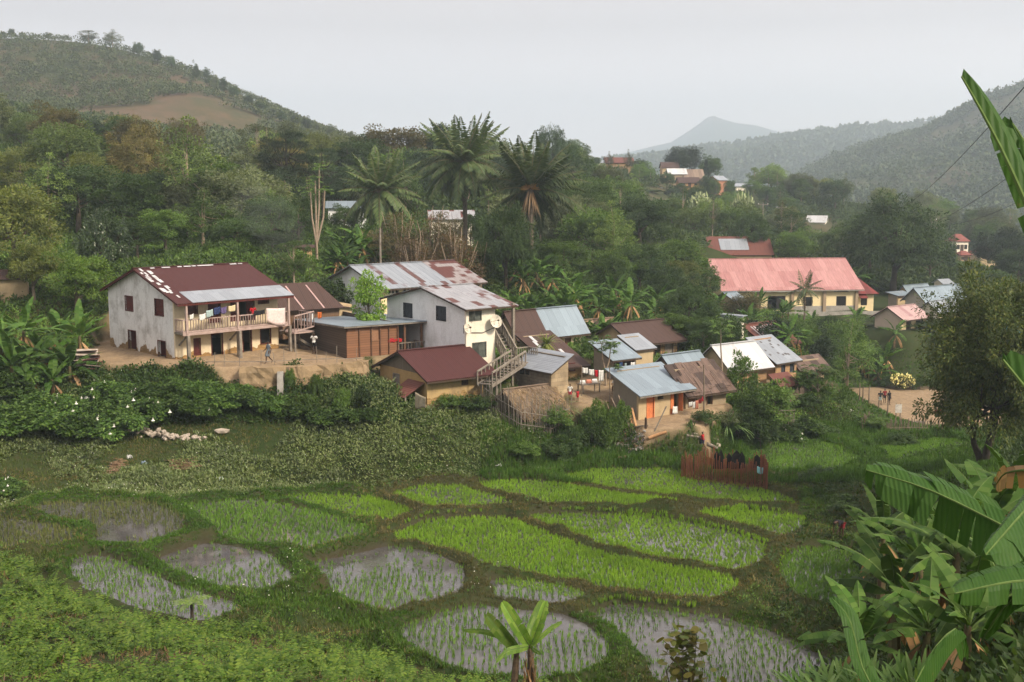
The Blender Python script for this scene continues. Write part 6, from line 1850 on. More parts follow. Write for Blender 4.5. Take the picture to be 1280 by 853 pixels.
def palm(px, cpy, d, trunk_px, L, n, label, seed, heart=None, up=.0, base_py=None, tone='palm', name='palm_tree', trunk_r=.26, npair=34):
    g = np.random.default_rng(seed)
    c = P(px, cpy, d); zb = h(c.x, c.y)
    root = empty(name, (c.x, c.y, zb), 0, label, 'palm')
    H = c.z - zb
    mb = MB(); pts = [(0, 0, -.3), (.12, .1, H * .35), (.05, .0, H * .7), (0, 0, H)]
    mb.tube(pts, [trunk_r * 1.3, trunk_r, trunk_r * .95, trunk_r * 1.25], 8)
    for k in range(26):     # old leaf bases
        z = H * (.45 + .55 * k / 26); a = k * 2.4; mb.bar((math.cos(a) * trunk_r * .9, math.sin(a) * trunk_r * .9, z), (math.cos(a) * trunk_r * 1.7, math.sin(a) * trunk_r * 1.7, z + .3), .12, .06)
    mb.build('trunk', BARK, root)
    el = np.linspace(1.45, -.75, n) + g.normal(0, .1, n); az = np.arange(n) * 2.399 + g.normal(0, .15, n)
    if heart:
        kp = ~((np.sin(az) < -.35) & (el < .75)); el, az = el[kp], az[kp]; n = len(el)
    Ls = L * g.uniform(.82, 1.08, n) * np.where(el < -.3, .85, 1)
    dr = g.uniform(.7, 1.45, n) * np.clip((1.6 - np.abs(el)) / 1.3, .25, 1.1)
    b = np.tile(np.array([0, 0, H]), (n, 1)) + np.stack([np.cos(az), np.sin(az), np.zeros(n)], 1) * trunk_r
    V, F, mid = fronds(g, b, az, el, Ls, npair, .27, .036, dr, lift=.55)
    mb = MB(); mb.add(V, F)
    mb.build('crown', LEAF[tone], root)
    rb = MB()
    for m in mid: rb.tube([Vector(q) for q in m], [.06, .055, .05, .04, .03, .025, .012], 3, cap=False)
    rb.build('midrib', M_plain('palm_midrib', (.16, .15, .07), (.12, .10, .06), 3), root)
    if heart:
        mb = MB(); g2 = np.random.default_rng(seed + 1); m = 420
        dd = rand_dir(g2, m); dd[:, 2] = np.abs(dd[:, 2]) * .7 - .15
        V, F = leaf_arrays(np.array([0, 0, H]) + dd * .25, norm(dd), perp(norm(dd), g2), g2.uniform(.5, 1.2, m), np.full(m, .07)); mb.add(V, F)
        mb.build('heart', M_leaf('dry_orange_fibre', [(.30, .16, .05), (.24, .14, .06), (.36, .22, .08)], 0.1), root)
        mb = MB(); m = 160; a = g2.uniform(0, 6.28, m); c0 = np.stack([np.cos(a) * trunk_r, np.sin(a) * trunk_r, H - g2.uniform(.1, .5, m)], 1)
        ax = norm(np.stack([np.cos(a) * .35, np.sin(a) * .35, -np.ones(m)], 1)); V, F = leaf_arrays(c0, ax, perp(ax, g2), g2.uniform(1.2, 3.2, m), np.full(m, .10)); mb.add(V, F)
        mb.build('dead_skirt', M_leaf('dead_palm_fibre', [(.20, .13, .08), (.15, .10, .07)], 0.1), root)
    return root
palm(580, 203, 132, 0, 6.2, 64, 'tallest dark palm with a dense mop of hanging fronds', 51)
palm(663, 236, 126, 0, 6.3, 66, 'palm with an orange dry heart and dead skirt right of the tallest palm', 52, heart=True)
palm(474, 238, 130, 0, 5.4, 52, 'leftmost of the three village palms, with several bare trunks', 53)
palm(1006, 361, 149, 0, 2.9, 15, 'small feathery palm standing before the church front', 54, trunk_r=.13, npair=22)
palm(1144, 268, 262, 0, 3.2, 18, 'small far palm left of the red-roofed villa', 55, npair=16)

# ------------------------------------------------------------------ bananas
BAN_DRY = M_leaf('dead_banana_leaf', [(.20, .115, .06), (.26, .16, .085), (.15, .09, .05)], .15)
BAN_STEM = M_plain('banana_stem', (.10, .10, .045), (.10, .065, .04), 3, rough=.8)
def blade(mb, rb, base, az, elev, L, W, droop, g, nseg=12, tear=.25, fold=.35, petiole=.14, twist=0.0):
    """one banana leaf: midrib arc with blade strips on both sides, torn here and there"""
    base = np.array(base, float); hx = np.array([math.cos(az), math.sin(az), 0]); z = np.array([0, 0, 1.0])
    ts = np.linspace(0, 1, nseg + 1)
    def at(t):
        a = elev - droop * t * .5
        return base + hx * L * t * math.cos(a) + z * L * t * math.sin(a)
    mid = [at(t) for t in ts]
    sd0 = np.cross(z, hx)
    for s in (-1, 1):
        jag = 0.0
        for k in range(nseg):
            t0, t1 = ts[k], ts[k + 1]
            if t1 <= petiole: continue
            a0, a1 = mid[k], mid[k + 1]
            ax = a1 - a0; ax /= np.linalg.norm(ax)
            sd = sd0 * math.cos(twist) + np.cross(ax, sd0) * math.sin(twist)
            up = np.cross(ax, sd)
            if up[2] < 0 and abs(twist) < 1: up = -up
            def w(t): return W * .5 * max(math.sin(math.pi * min(max((t - petiole) / (1 - petiole), 0), 1) ** .8), .02) ** .55
            if g.random() < tear: jag = g.uniform(-.35, .35)
            f = -fold + jag
            d_ = sd * s * math.cos(f) + up * math.sin(f) + ax * .12
            gap = .0 if g.random() > tear else .12
            o0 = a0 + d_ * w(t0); o1 = a1 + d_ * w(t1) - ax * gap * np.linalg.norm(a1 - a0)
            mb.add([a0, o0, o1, a1], [(0, 1, 2, 3)] if s > 0 else [(3, 2, 1, 0)])
    rb.tube([Vector(m) for m in mid[::max(nseg // 6, 1)]] , [.024 * L * (1 - .75 * i / max(len(mid[::max(nseg // 6, 1)]) - 1, 1)) * .6 for i in range(len(mid[::max(nseg // 6, 1)]))], 4, cap=False)

BAN_VAR = []
def make_banana(seed, Hs=2.1, nl=9, L=2.0, W=.5, e0=1.35, e1=1.05):
    g = np.random.default_rng(seed); leaf = MB(); rib = MB(); stem = MB(); dry = MB()
    stem.tube([(0, 0, -.3), (.03, 0, Hs * .5), (0, .03, Hs)], [.16, .12, .075], 7)
    for k in range(nl):
        az = k * 2.4 + g.normal(0, .25); el = e0 - e1 * k / nl + g.normal(0, .1)
        blade(leaf, rib, (0, 0, Hs - .02 * k), az, el, L * g.uniform(.8, 1.1), W * g.uniform(.75, 1.1), g.uniform(.6, 1.7), g, 14, .45)
    for k in range(4):
        blade(dry, rib, (0, 0, Hs - .25), g.uniform(0, 6.28), -.6, L * .75, W * .6, .9, g, 9, .5, 1.0)
    return [('stem', stem.mesh('stem', BAN_STEM, True)), ('foliage', leaf.mesh('foliage', LEAF['banana'])), ('midrib', rib.mesh('midrib', M_plain('banana_midrib', (.10, .155, .045), None, 3))), ('dead_foliage', dry.mesh('dead_foliage', BAN_DRY))]
for s_ in range(4): BAN_VAR.append(make_banana(300 + s_, 1.5 + .2 * s_, 9 + s_ % 3, 2.1, .56))
for s_ in range(3): BAN_VAR.append(make_banana(320 + s_, 1.0 + .15 * s_, 11, 2.3, .62, 1.45, .95))
def banana(x, y, z, s, label=None, group=None, var=None, small=False):
    V = BAN_VAR[TREE_RNG.randrange(7) if var is None else var]
    root = empty('banana_plant', (x, y, z), TREE_RNG.uniform(0, 6.28), label, 'banana plant', group); root.scale = (s,) * 3
    for n_, me in V:
        if small and n_ == 'midrib': continue
        o = bpy.data.objects.new(n_, me); COL.objects.link(o); o.parent = root
    if not label: label_later(root, 'banana plant', *pix(x, y, z + 2 * s))
    return root
def bananas(spots, group, s=(.85, 1.25), seed=1, low=False):
    q = random.Random(seed)
    for px, py, d in spots:
        x = P(px, py, d).x; z = h(x, d); k = q.uniform(*s)
        banana(x, d, z - .05, k, group=group, small=d > 60, var=q.randrange(4, 7) if low else None)
bananas([(36, 470, 76), (66, 478, 75.5), (16, 480, 75), (88, 470, 77.5), (52, 460, 79), (3, 470, 79), (74, 445, 83), (30, 440, 83), (100, 440, 81), (-12, 450, 77)], 'banana plants left of the balcony house', (.95, 1.3), 2, True)
q = random.Random(12)
bananas([(q.uniform(640, 830), 0, q.uniform(101, 122)) for _ in range(34)], 'banana grove behind the cream house', (.9, 1.35), 3)
bananas([(q.uniform(415, 480), 0, q.uniform(106, 118)) for _ in range(13)], 'banana plants above the long cream building', (1.0, 1.4), 4)
bananas([(1105, 0, 136), (1118, 0, 135), (1128, 0, 137), (1096, 0, 137), (1138, 0, 138), (1076, 0, 139)], 'banana plants above the bare field', (1.0, 1.3), 5)
bananas([(1068, 0, 172), (1082, 0, 170), (1094, 0, 172), (1060, 0, 176), (1192, 0, 215), (1186, 0, 210), (1178, 0, 214)], 'banana plants beyond the church', (1.1, 1.5), 6)
bananas([(q.uniform(900, 1090), 0, q.uniform(118, 150)) for _ in range(16)], 'banana plants below the church', (.8, 1.1), 7)
bananas([(990, 0, 103), (1000, 0, 106), (1012, 0, 108)], 'banana plants behind the brick house', (.9, 1.1), 8)
# ------------------------------------------------------------------ ground cover, rice, ferns
GC = np.random.default_rng(77)
def cover_points(n, y0, y1, seed):
    g = np.random.default_rng(seed)
    y = np.sqrt(g.uniform(y0 ** 2, y1 ** 2, n)); x = g.uniform(-1, 1, n) * (.475 * y + 2.5); k_ = g.uniform(0, 1, n) < .12; x = np.where(k_, np.abs(x) * .35 + .475 * y, x)
    return x, y, samp(GZ, x, y)
def pixv(x, y, z):
    f = y * CP - (z - CAMZ) * SP; up = y * SP + (z - CAMZ) * CP
    return CX + FOC * x / f, CY - FOC * up / f
def tufts(g, base, nb, hmin, hmax, w, lean=.35, spread=.06):
    idx = np.repeat(np.arange(len(base)), nb)
    a = g.uniform(0, 6.283, len(idx)); l = np.abs(g.normal(0, lean, len(idx)))
    ax = norm(np.stack([np.cos(a) * l, np.sin(a) * l, np.ones(len(idx))], 1))
    c = base[idx] + np.stack([np.cos(a), np.sin(a), np.zeros(len(a))], 1) * g.uniform(0, spread, len(idx))[:, None]
    b = g.uniform(0, 6.283, len(idx)); sd = np.stack([np.cos(b), np.sin(b), np.zeros(len(b))], 1)
    hh = g.uniform(hmin, hmax, len(idx)) if np.isscalar(hmin) else (hmin + (hmax - hmin) * g.uniform(0, 1, len(base)))[idx] * g.uniform(.7, 1.1, len(idx))
    return leaf_arrays(c, ax, sd, hh, np.full(len(idx), w))
def bushlets(g, base, r, n, L, W):
    """little mounds of leaves"""
    idx = np.repeat(np.arange(len(base)), n)
    d = rand_dir(g, len(idx)); d[:, 2] = np.abs(d[:, 2])
    rr = (r * g.uniform(.6, 1.3, len(base)))[idx][:, None]
    c = base[idx] + d * rr * g.uniform(.3, 1, len(idx))[:, None]
    ax = norm(d + g.normal(0, .5, d.shape)); up = norm(np.array([0, 0, 1.0]) + .8 * d + g.normal(0, .4, d.shape)); sd = norm(np.cross(up, ax))
    s = g.uniform(.7, 1.3, len(idx)); return leaf_arrays(c, ax, sd, L * s, W * s)
def stuff(name, parts, mat):
    mb = MB()
    for V, F in parts: mb.add(V, F)
    o = mb.build(name, mat); tag(o, kind='stuff'); return o

GRASS = M_leaf('short_grass', [(.026,.050,.010), (.042,.068,.016), (.066,.080,.027), (.055,.058,.026)], trans=.25, objvar=0, rough=.7)
LUSH = M_leaf('lush_grass', [(.022,.056,.009), (.038,.084,.013), (.060,.110,.022)], trans=.3, objvar=0, rough=.6)
DRYGR = M_leaf('dry_grass', [(.12,.095,.045), (.085,.075,.035), (.15,.12,.065)], trans=.15, objvar=0, rough=.8)
RICE = {'bright': M_leaf('bright_rice', [(.085,.17,.016), (.115,.205,.022), (.145,.225,.035)], trans=.35, objvar=0, rough=.6),
        'mid': M_leaf('green_rice', [(.055,.12,.018), (.075,.15,.024), (.10,.17,.04)], trans=.3, objvar=0, rough=.6),
        'dark': M_leaf('deep_green_rice', [(.035,.095,.014), (.05,.12,.02), (.065,.135,.03)], trans=.3, objvar=0, rough=.6),
        'dull': M_leaf('dull_rice', [(.05,.075,.022), (.07,.085,.03), (.085,.085,.045)], trans=.2, objvar=0, rough=.7)}
WEED = M_leaf('field_weeds', [(.055,.085,.030), (.088,.118,.052), (.125,.148,.088), (.066,.10,.028)], trans=.25, objvar=0, rough=.75)
FERN = M_leaf('bracken', [(.022,.054,.007), (.048,.095,.012), (.092,.135,.024), (.036,.074,.010)], trans=.35, objvar=0, rough=.6)
PETAL = M_plain('white_petals', (.78, .76, .70), None, 4, rough=.7)

# rice set out in rough rows
for poly, z, dens, tone, hgt in PW:
    g = np.random.default_rng(int(abs(poly[0, 0] * 91 + poly[0, 1] * 17)))
    x0, y0 = poly[:, :2].min(0) - 1.6; x1, y1 = poly[:, :2].max(0) + 1.6
    sp = .235 / math.sqrt(max(dens, .3)) if dens >= .5 else .30
    xs, ys = np.meshgrid(np.arange(x0, x1, sp), np.arange(y0, y1, sp))
    x = (xs + g.normal(0, .05, xs.shape)).ravel(); y = (ys + g.normal(0, .05, xs.shape)).ravel()
    sd = poly_sd(x, y, poly); k = sd < 1.5
    x, y, sd = x[k], y[k], sd[k]; k = (samp(WET, x, y) > .35) & (np.abs(samp(GZ, x, y) - z) < .25); x, y, sd = x[k], y[k], sd[k]
    patch = noise2(x * .55, y * .55, 21, 3)
    if dens < .5: kk = g.uniform(0, 1, len(x)) < np.clip(dens * 2.0 * (1 + .9 * patch), .03, 1)
    else: kk = g.uniform(0, 1, len(x)) < np.clip(.93 + .25 * patch, .35, 1)
    x, y, patch = x[kk], y[kk], patch[kk]
    base = np.stack([x, y, np.full(len(x), z - .1)], 1)
    hh = hgt * (1 + .18 * patch)
    V, F = tufts(g, base, 9 if dens > .5 else 5, hh * .75, hh * 1.15, .045, .22, .07)
    o = MB().add(V, F).build('rice', RICE[tone]); tag(o, kind='stuff')

def ground_cover():
    x, y, z = cover_points(290000, 10, 99, 5)
    px, py = pixv(x, y, z)
    al = samp(ALL, x, y); di = samp(DIRT, x, y); bu = samp(BUND, x, y)
    g = np.random.default_rng(9)
    n1 = noise2(x * .3, y * .3, 41, 4); n2 = noise2(x * .9, y * .9, 43, 3)
    free = (al > -.16) & (di < .35 + .2 * n2) & (px > -30) & (px < 1700) & (py < 900)
    B = np.stack([x, y, z - .02], 1)
    slope_line = np.interp(px, [-50, 0, 150, 330, 520, 640, 900], [692, 700, 752, 794, 838, 866, 905])
    fern_zone = (py > slope_line - 6) & (px < 720)
    field = (py < np.interp(px, [0, 200, 350, 520, 700, 860], [650, 632, 622, 608, 590, 580])) & (y < 79) & (px < 760)
    right = px > np.interp(py, [560, 640, 700, 760, 853], [1010, 1020, 960, 960, 1015])
    # short grass everywhere, thicker on the banks
    k = free & ~fern_zone & (g.uniform(0, 1, len(x)) < np.where(al < 1.6, .75, .42))
    gr = k & ~((px > 470) & (px < 1000) & (py > 590) & (py < 765) & (al < 1.5) & (n2 < .1))
    V1 = tufts(g, B[gr & (al > .45)], 5, .10, .30, .035, .55, .10)
    stuff('grass', [V1], GRASS)
    lu = free & ~fern_zone & (al < 2.2) & ((n1 > -.25) | (al < .5))
    rows = (px > 470) & (px < 1000) & (py > 590) & (py < 765)
    tall = lu & ~rows & (al > .6)
    stuff('bank_grass', [tufts(g, B[tall], 5, .12, .32, .04, .5, .1), tufts(g, B[lu & ~tall & ~rows], 9, .08, .20, .035, .7, .1)], LUSH)
    stuff('trodden_grass', [tufts(g, B[lu & rows & (g.uniform(0, 1, len(x)) < .95)], 6, .06, .22, .035, .8, .1)], M_leaf('trodden_grass_blades', [(.045,.048,.018), (.065,.055,.026), (.036,.05,.014)], trans=.15, objvar=0, rough=.8))
    dr = free & ~fern_zone & (n1 < -.2) & (g.uniform(0, 1, len(x)) < .35)
    stuff('dry_grass', [tufts(g, B[dr], 4, .08, .26, .035, .8, .12)], DRYGR)
    # knee-high weeds on the shelf in the middle left, tiny white flowers in them
    wd = free & field & ~fern_zone & (n1 + .5 * n2 > -.15) & (g.uniform(0, 1, len(x)) < .42) & (al > .8)
    hump = (.20 + .34 * np.clip(n1[wd] + .3, 0, 1.2)) * np.interp(px[wd], [0, 320, 420, 760], [.7, .75, 1.0, 1.0])
    base = B[wd].copy()
    stuff('weeds', [bushlets(g, base, hump * 1.15, 12, .21, .085)], WEED)
    fl = np.where(wd & (n2 > .2))[0]; fl = fl[g.uniform(0, 1, len(fl)) < .12]
    fb = B[fl] + np.array([0, 0, .42]) + g.normal(0, .1, (len(fl), 3))
    fl2 = np.where((al > .2) & (al < 1.6) & (n1 > .25) & (px < 780) & (py > 600) & (py < 800))[0]; fl2 = fl2[g.uniform(0, 1, len(fl2)) < .07]
    fb = np.concatenate([fb, B[fl2] + np.array([0, 0, .35]) + g.normal(0, .08, (len(fl2), 3))])
    d = rand_dir(g, len(fb)); stuff('tiny_flowers', [leaf_arrays(fb, d, perp(d, g), np.full(len(fb), .055), np.full(len(fb), .05))], PETAL)
    hb = free & ~fern_zone & (al < 2.6) & (al > .35) & (g.uniform(0, 1, len(x)) < .10) & (n2 > -.3)
    stuff('bank_herbs', [bushlets(g, B[hb], .13 + .16 * np.clip(n2[hb], 0, 1.2), 14, .13, .06)], LEAF['mid'])
    # long green grass under the village bank and on the right
    lg = free & (py > 530) & (py < 605) & (px > 600) & (px < 1250) & (g.uniform(0, 1, len(x)) < .6) & (y < 99)
    stuff('long_grass', [tufts(g, B[lg], 6, .3, .65, .045, .35, .12)], LUSH)
    # dark leafy growth on the right-hand slope
    rs = free & right & (g.uniform(0, 1, len(x)) < np.where(px > 1090, .30, .09))
    stuff('slope_undergrowth', [bushlets(g, B[rs], .30 + .25 * np.clip(n1[rs], 0, 1), 9, .22, .10)], LEAF['dark'])
    # creeping leaves under the retaining bank
    bk = free & (py > 452) & (py < 530) & (px < 520) & (g.uniform(0, 1, len(x)) < .6)
    stuff('bank_creepers', [bushlets(g, B[bk], .35 + .25 * np.clip(n2[bk], 0, 1), 10, .2, .13)], LEAF['dark'])
    vb = free & (py > 440) & (py < 560) & (px > 500) & (px < 1100) & (g.uniform(0, 1, len(x)) < .35)
    stuff('village_weeds', [bushlets(g, B[vb], .2 + .25 * np.clip(n2[vb], 0, 1), 8, .17, .09)], LEAF['mid'])
    # bracken on the slope in front of the camera
    xf, yf, zf = cover_points(22000, 12, 50, 15)
    pxf, pyf = pixv(xf, yf, zf); nf = noise2(xf * 1.0, yf * 1.0, 51, 4); alf = samp(ALL, xf, yf)
    sl = np.interp(pxf, [-50, 0, 150, 330, 520, 640, 900], [692, 700, 752, 794, 838, 866, 905])
    kf = (pyf > sl - 4) & (pxf < 760) & (pxf > -60) & (pyf < 900) & (alf > .9) & (nf > -.28 + np.random.default_rng(8).normal(0, .22, len(nf)))
    Bf = np.stack([xf, yf, zf], 1)[kf]; m = len(Bf)
    el = g.uniform(.75, 1.45, m); L = g.uniform(.4, 1.0, m) * (1 + .3 * np.clip(nf[kf], 0, 1))
    V, F, mid = fronds(g, Bf, g.uniform(0, 6.283, m), el, L, 10, .27, .085, g.uniform(.9, 1.7, m), lift=.1)
    stuff('bracken', [(V, F)], FERN)
    kd = (pyf > sl - 4) & (pxf < 760) & (alf > .9) & (nf < -.05) & (np.random.default_rng(3).uniform(0, 1, len(xf)) < .5)
    stuff('dead_bracken', [tufts(g, np.stack([xf, yf, zf], 1)[kd], 6, .10, .35, .03, 1.3, .12)], M_leaf('dead_bracken_leaf', [(.075,.045,.028), (.10,.065,.038), (.055,.034,.024)], trans=.1, objvar=0))
    # grassy slope above the field and the meadow beside it
    xg, yg, zg = cover_points(60000, 95, 150, 25)
    pg, qg = pixv(xg, yg, zg); dg = samp(DIRT, xg, yg)
    kg = (pg > 980) & (pg < 1310) & (qg > 440) & (dg < .3)
    stuff('meadow_grass', [tufts(g, np.stack([xg, yg, zg], 1)[kg], 4, .15, .4, .09, .5, .2)], LUSH)
    xg, yg, zg = cover_points(90000, 84, 165, 27)
    pg, qg = pixv(xg, yg, zg); dg = samp(DIRT, xg, yg)
    kg = (pg < 1010) & (dg < .3) & (qg > 240)
    stuff('woodland_grass', [bushlets(g, np.stack([xg, yg, zg], 1)[kg], np.full(int(kg.sum()), .35), 6, .30, .13)], LEAF['mid'])
ground_cover()

def undergrowth():
    """bushes and saplings that fill the floor of the woods"""
    g = np.random.default_rng(61)
    n = 20000; y = np.sqrt(g.uniform(92 ** 2, 340 ** 2, n)); x = g.uniform(-1, 1, n) * (.475 * y + 4)
    z = samp(GZ, x, y); px, py = pixv(x, y, z); di = samp(DIRT, x, y)
    ok = (di < .2) & ~((px > 1040) & (y < 152) & (py > 425))
    r = np.where(y < 140, g.uniform(.5, 1.3, n), g.uniform(.9, 2.4, n))
    for poly_in in HOUSE_AT.values():
        A_, yw, B_, C_ = poly_in
        if A_[2] > 86:
            pl_, zz = foot(A_, yw, B_, C_); sd = poly_sd(x, y, np.array(pl_)); ok &= sd > r * .9 + .2
    for a, b, c, e, dd in KEEP:
        ok &= ~((px > a - 6) & (px < c + 6) & (y < dd + 6) & (py - 1.8 * r * FOC / y < e) & (py > b))
    x, y, z, r = x[ok], y[ok], z[ok], r[ok]
    base = np.stack([x, y, z], 1)
    nr = y < 170
    stuff('undergrowth', [bushlets(g, base[nr], r[nr], 85, .34, .17)], M_leaf('undergrowth_leaves', [(.022,.044,.012), (.036,.066,.018), (.055,.085,.026)], objvar=0))
    stuff('far_undergrowth', [bushlets(g, base[~nr], r[~nr], 45, .7, .36)], M_leaf('far_undergrowth_leaves', [(.022,.042,.014), (.034,.058,.02), (.05,.072,.026)], objvar=0))
undergrowth()

# ------------------------------------------------------------------ angel's-trumpet hedge below the balcony house
TRUMPET_L = M_leaf('trumpet_bush_leaves', [(.022,.050,.012), (.036,.072,.017), (.064,.105,.028)], trans=.25, rough=.5)
def trumpet_bush(seed, nfl):
    g = np.random.default_rng(seed)
    cl, d = crown_pts(g, 46, (1.5, 1.3, .95), .35, -.3); cl[:, 2] += .85
    V, F = foliage(g, cl, g.uniform(.3, .5, len(cl)), 75, .24, .13, .7, .5)
    crown = leafmesh(V, F, TRUMPET_L); crown.name = 'foliage'
    fm = MB()
    for k in range(nfl):
        i = g.integers(len(cl)); p = cl[i] + norm(d[i % len(d)][None])[0] * .35; p = p + np.array([g.normal(0, .25), -abs(g.normal(.15, .2)), .1])
        ring = []; n = 6; V = []
        for z, r in ((0, .02), (-.14, .035), (-.24, .12)):
            for t in range(n): V.append(p + np.array([r * math.cos(t * 1.047), r * math.sin(t * 1.047), z]))
        F = [(j * n + t, j * n + (t + 1) % n, (j + 1) * n + (t + 1) % n, (j + 1) * n + t) for j in range(2) for t in range(n)]
        fm.add(V, F)
    return crown, (fm.mesh('blossom', PETAL) if nfl else None)
TB = [trumpet_bush(500, 0), trumpet_bush(501, 4), trumpet_bush(502, 9), trumpet_bush(503, 0), trumpet_bush(504, 20)]
q = random.Random(21)
def trumpet(px, py, d, k, v, s=1.0):
    x = P(px, py, d).x; z = h(x, d)
    cr, fl = TB[v]
    root = empty('trumpet_bush', (x, d, z - .1), q.uniform(-.6, .6), None, 'bush', 'leafy bushes of the hedge below the balcony house'); root.scale = (k, k, k * s * .78)
    o = bpy.data.objects.new('foliage', cr); COL.objects.link(o); o.parent = root
    if fl: o2 = bpy.data.objects.new('blossom', fl); COL.objects.link(o2); o2.parent = root
    label_later(root, {0: 'flowerless hedge bush', 1: 'sparsely flowering hedge bush', 2: 'white flowered hedge bush', 3: 'dark hedge bush', 4: 'cream flowered hedge bush'}[v], px, py - 14)
MARKS += [(20, 520, 'the left edge of the hedge'), (130, 470, 'the cream blossoms by the rubble'), (190, 500, 'the middle of the hedge'), (300, 490, 'the hedge end under the terrace'), (190, 545, 'the stone heap'), (240, 760, 'the lone tree fern'), (650, 790, 'the single banana plant'), (855, 820, 'the yellowish leafy bush')]
for px, py, d, k, v in [(10, 500, 74, 1.15, 0), (45, 505, 73.6, 1.1, 1), (75, 500, 74, 1.05, 2), (100, 512, 73.4, 1.0, 3), (128, 500, 74.4, 1.1, 1), (20, 530, 71.5, 1.2, 3), (55, 532, 71.8, 1.15, 1), (90, 530, 72, 1.1, 0), (125, 528, 72.4, 1.05, 2), (155, 520, 73, 1.05, 3), (165, 495, 75, 1.05, 2), (192, 505, 74.4, 1.1, 4), (190, 486, 75.6, .95, 0),
        (222, 500, 75, 1.0, 3), (250, 490, 75.8, 1.0, 0), (250, 508, 74.6, .95, 1), (280, 500, 75.4, 1.0, 0), (308, 496, 75.7, 1.0, 3), (338, 500, 75.4, .9, 0), (365, 503, 75.2, .85, 3), (130, 478, 76.6, .8, 4), (150, 480, 76.2, .85, 0), (220, 480, 76.6, .75, 3), (300, 480, 76.6, .75, 0), (0, 480, 76, 1.0, 0), (30, 482, 75.8, 1.0, 3), (-8, 545, 70, 1.1, 0), (400, 506, 75, .8, 0), (430, 506, 75, .8, 3), (460, 510, 74.8, .7, 0),
        (8, 612, 64.5, .62, 2), (35, 618, 64, .6, 0), (1010, 536, 86, .9, 1), (985, 540, 85, .8, 2), (1035, 530, 88, .7, 1)]:
    trumpet(px, py, d, k, v)
# ------------------------------------------------------------------ near plants
def arc_blades(g, base, az, el, L, W, droop, nseg=6):
    """long arching strap leaves"""
    n = len(az); t = np.linspace(0, 1, nseg + 1)
    hx = np.stack([np.cos(az), np.sin(az), np.zeros(n)], 1); z = np.array([0, 0, 1.0])
    a = el[:, None] - droop[:, None] * t[None] * .5
    p = base[:, None] + hx[:, None] * (L[:, None] * t[None] * np.cos(a))[..., None] + z * (L[:, None] * t[None] * np.sin(a))[..., None]
    sd = np.stack([-np.sin(az), np.cos(az), np.zeros(n)], 1)[:, None]
    w = (np.sin(np.pi * np.clip(t * .8 + .16, 0, 1)) ** .7 * W / 2)[None, :, None] if np.isscalar(W) else (np.sin(np.pi * np.clip(t * .8 + .16, 0, 1)) ** .7)[None, :, None] * W[:, None, None] / 2
    A, B = p - sd * w, p + sd * w
    V = np.stack([A, B], 2).reshape(-1, 3); m = (nseg + 1) * 2
    k = np.arange(nseg) * 2; f = np.stack([k, k + 1, k + 3, k + 2], -1)
    F = (np.arange(n)[:, None, None] * m + f[None]).reshape(-1, 4)
    return V, F
def strap_clump(name, label, cat, pos, n, L, W, mat, seed, el=(.6, 1.5), droop=(.8, 2.2), spread=.25, stem=0.0, group=None, part='foliage'):
    g = np.random.default_rng(seed)
    root = empty(name, pos, 0, label, cat, group)
    az = g.uniform(0, 6.283, n); b = np.stack([np.cos(az), np.sin(az), np.zeros(n)], 1) * g.uniform(0, spread, n)[:, None] + np.array([0, 0, stem])
    V, F = arc_blades(g, b, az, g.uniform(*el, n), L * g.uniform(.6, 1.1, n), W, g.uniform(*droop, n))
    MB().add(V, F).build(part, mat, root)
    if stem > .1: MB().tube([(0, 0, -.3), (.03, 0, stem * .5), (0, 0, stem + .05)], [.09, .07, .06], 6).build('stem', BARK, root)
    return root
STRAP = M_leaf('strap_leaves', [(.045,.10,.022), (.075,.14,.035), (.11,.17,.06)], trans=.3, objvar=0)
STRAPY = M_leaf('variegated_strap_leaves', [(.05,.085,.02), (.16,.18,.06), (.09,.12,.03)], trans=.25, objvar=0)
def gp(px, py, d0=14, d1=170):
    p = on_ground(px, py, d0, d1)
    return p if p is not None else P(px, py, 60)
for i, (px, py, n, L) in enumerate([(700, 868, 46, 1.15), (745, 866, 50, 1.25), (785, 864, 40, 1.1), (610, 862, 22, .9), (676, 866, 26, .9)]):
    d = 31 + i * .3; x = P(px, py, d).x
    strap_clump('reed_clump', ['tall arching grass right of the lone banana plant', 'largest arching grass clump at the bottom centre', 'arching grass clump left of the yellowish leafy bush', 'short grass clump left of the lone banana plant', 'small grass clump at the foot of the lone banana plant'][i], 'grass clump', (x, d, h(x, d) + .2), n, L * 1.3, .05, STRAP, 700 + i, (.8, 1.5), (.6, 2.0), .3)
for i, (px, d, n, L) in enumerate([(1010, 22, 30, .7), (1050, 21, 44, .75), (1085, 20.5, 50, .8), (1120, 20, 44, .8), (1030, 20, 30, .6), (1150, 19, 36, .7)]):
    x = P(px, 850, d).x
    z = max(h(x, d), P(px, 872, d).z)
    strap_clump('ginger_clump', ['pointed-leaf clump furthest left at the bottom right corner', 'upright pointed leaves beside the leftmost low clump', 'largest pointed-leaf clump at the bottom right', 'pointed leaves under the torn banana leaf', 'lowest pointed leaves on the bottom edge', 'pointed-leaf clump furthest right on the bottom edge'][i], 'leafy clump', (x, d, z), n, L, .085, STRAP, 720 + i, (.7, 1.5), (.2, 1.0), .45)
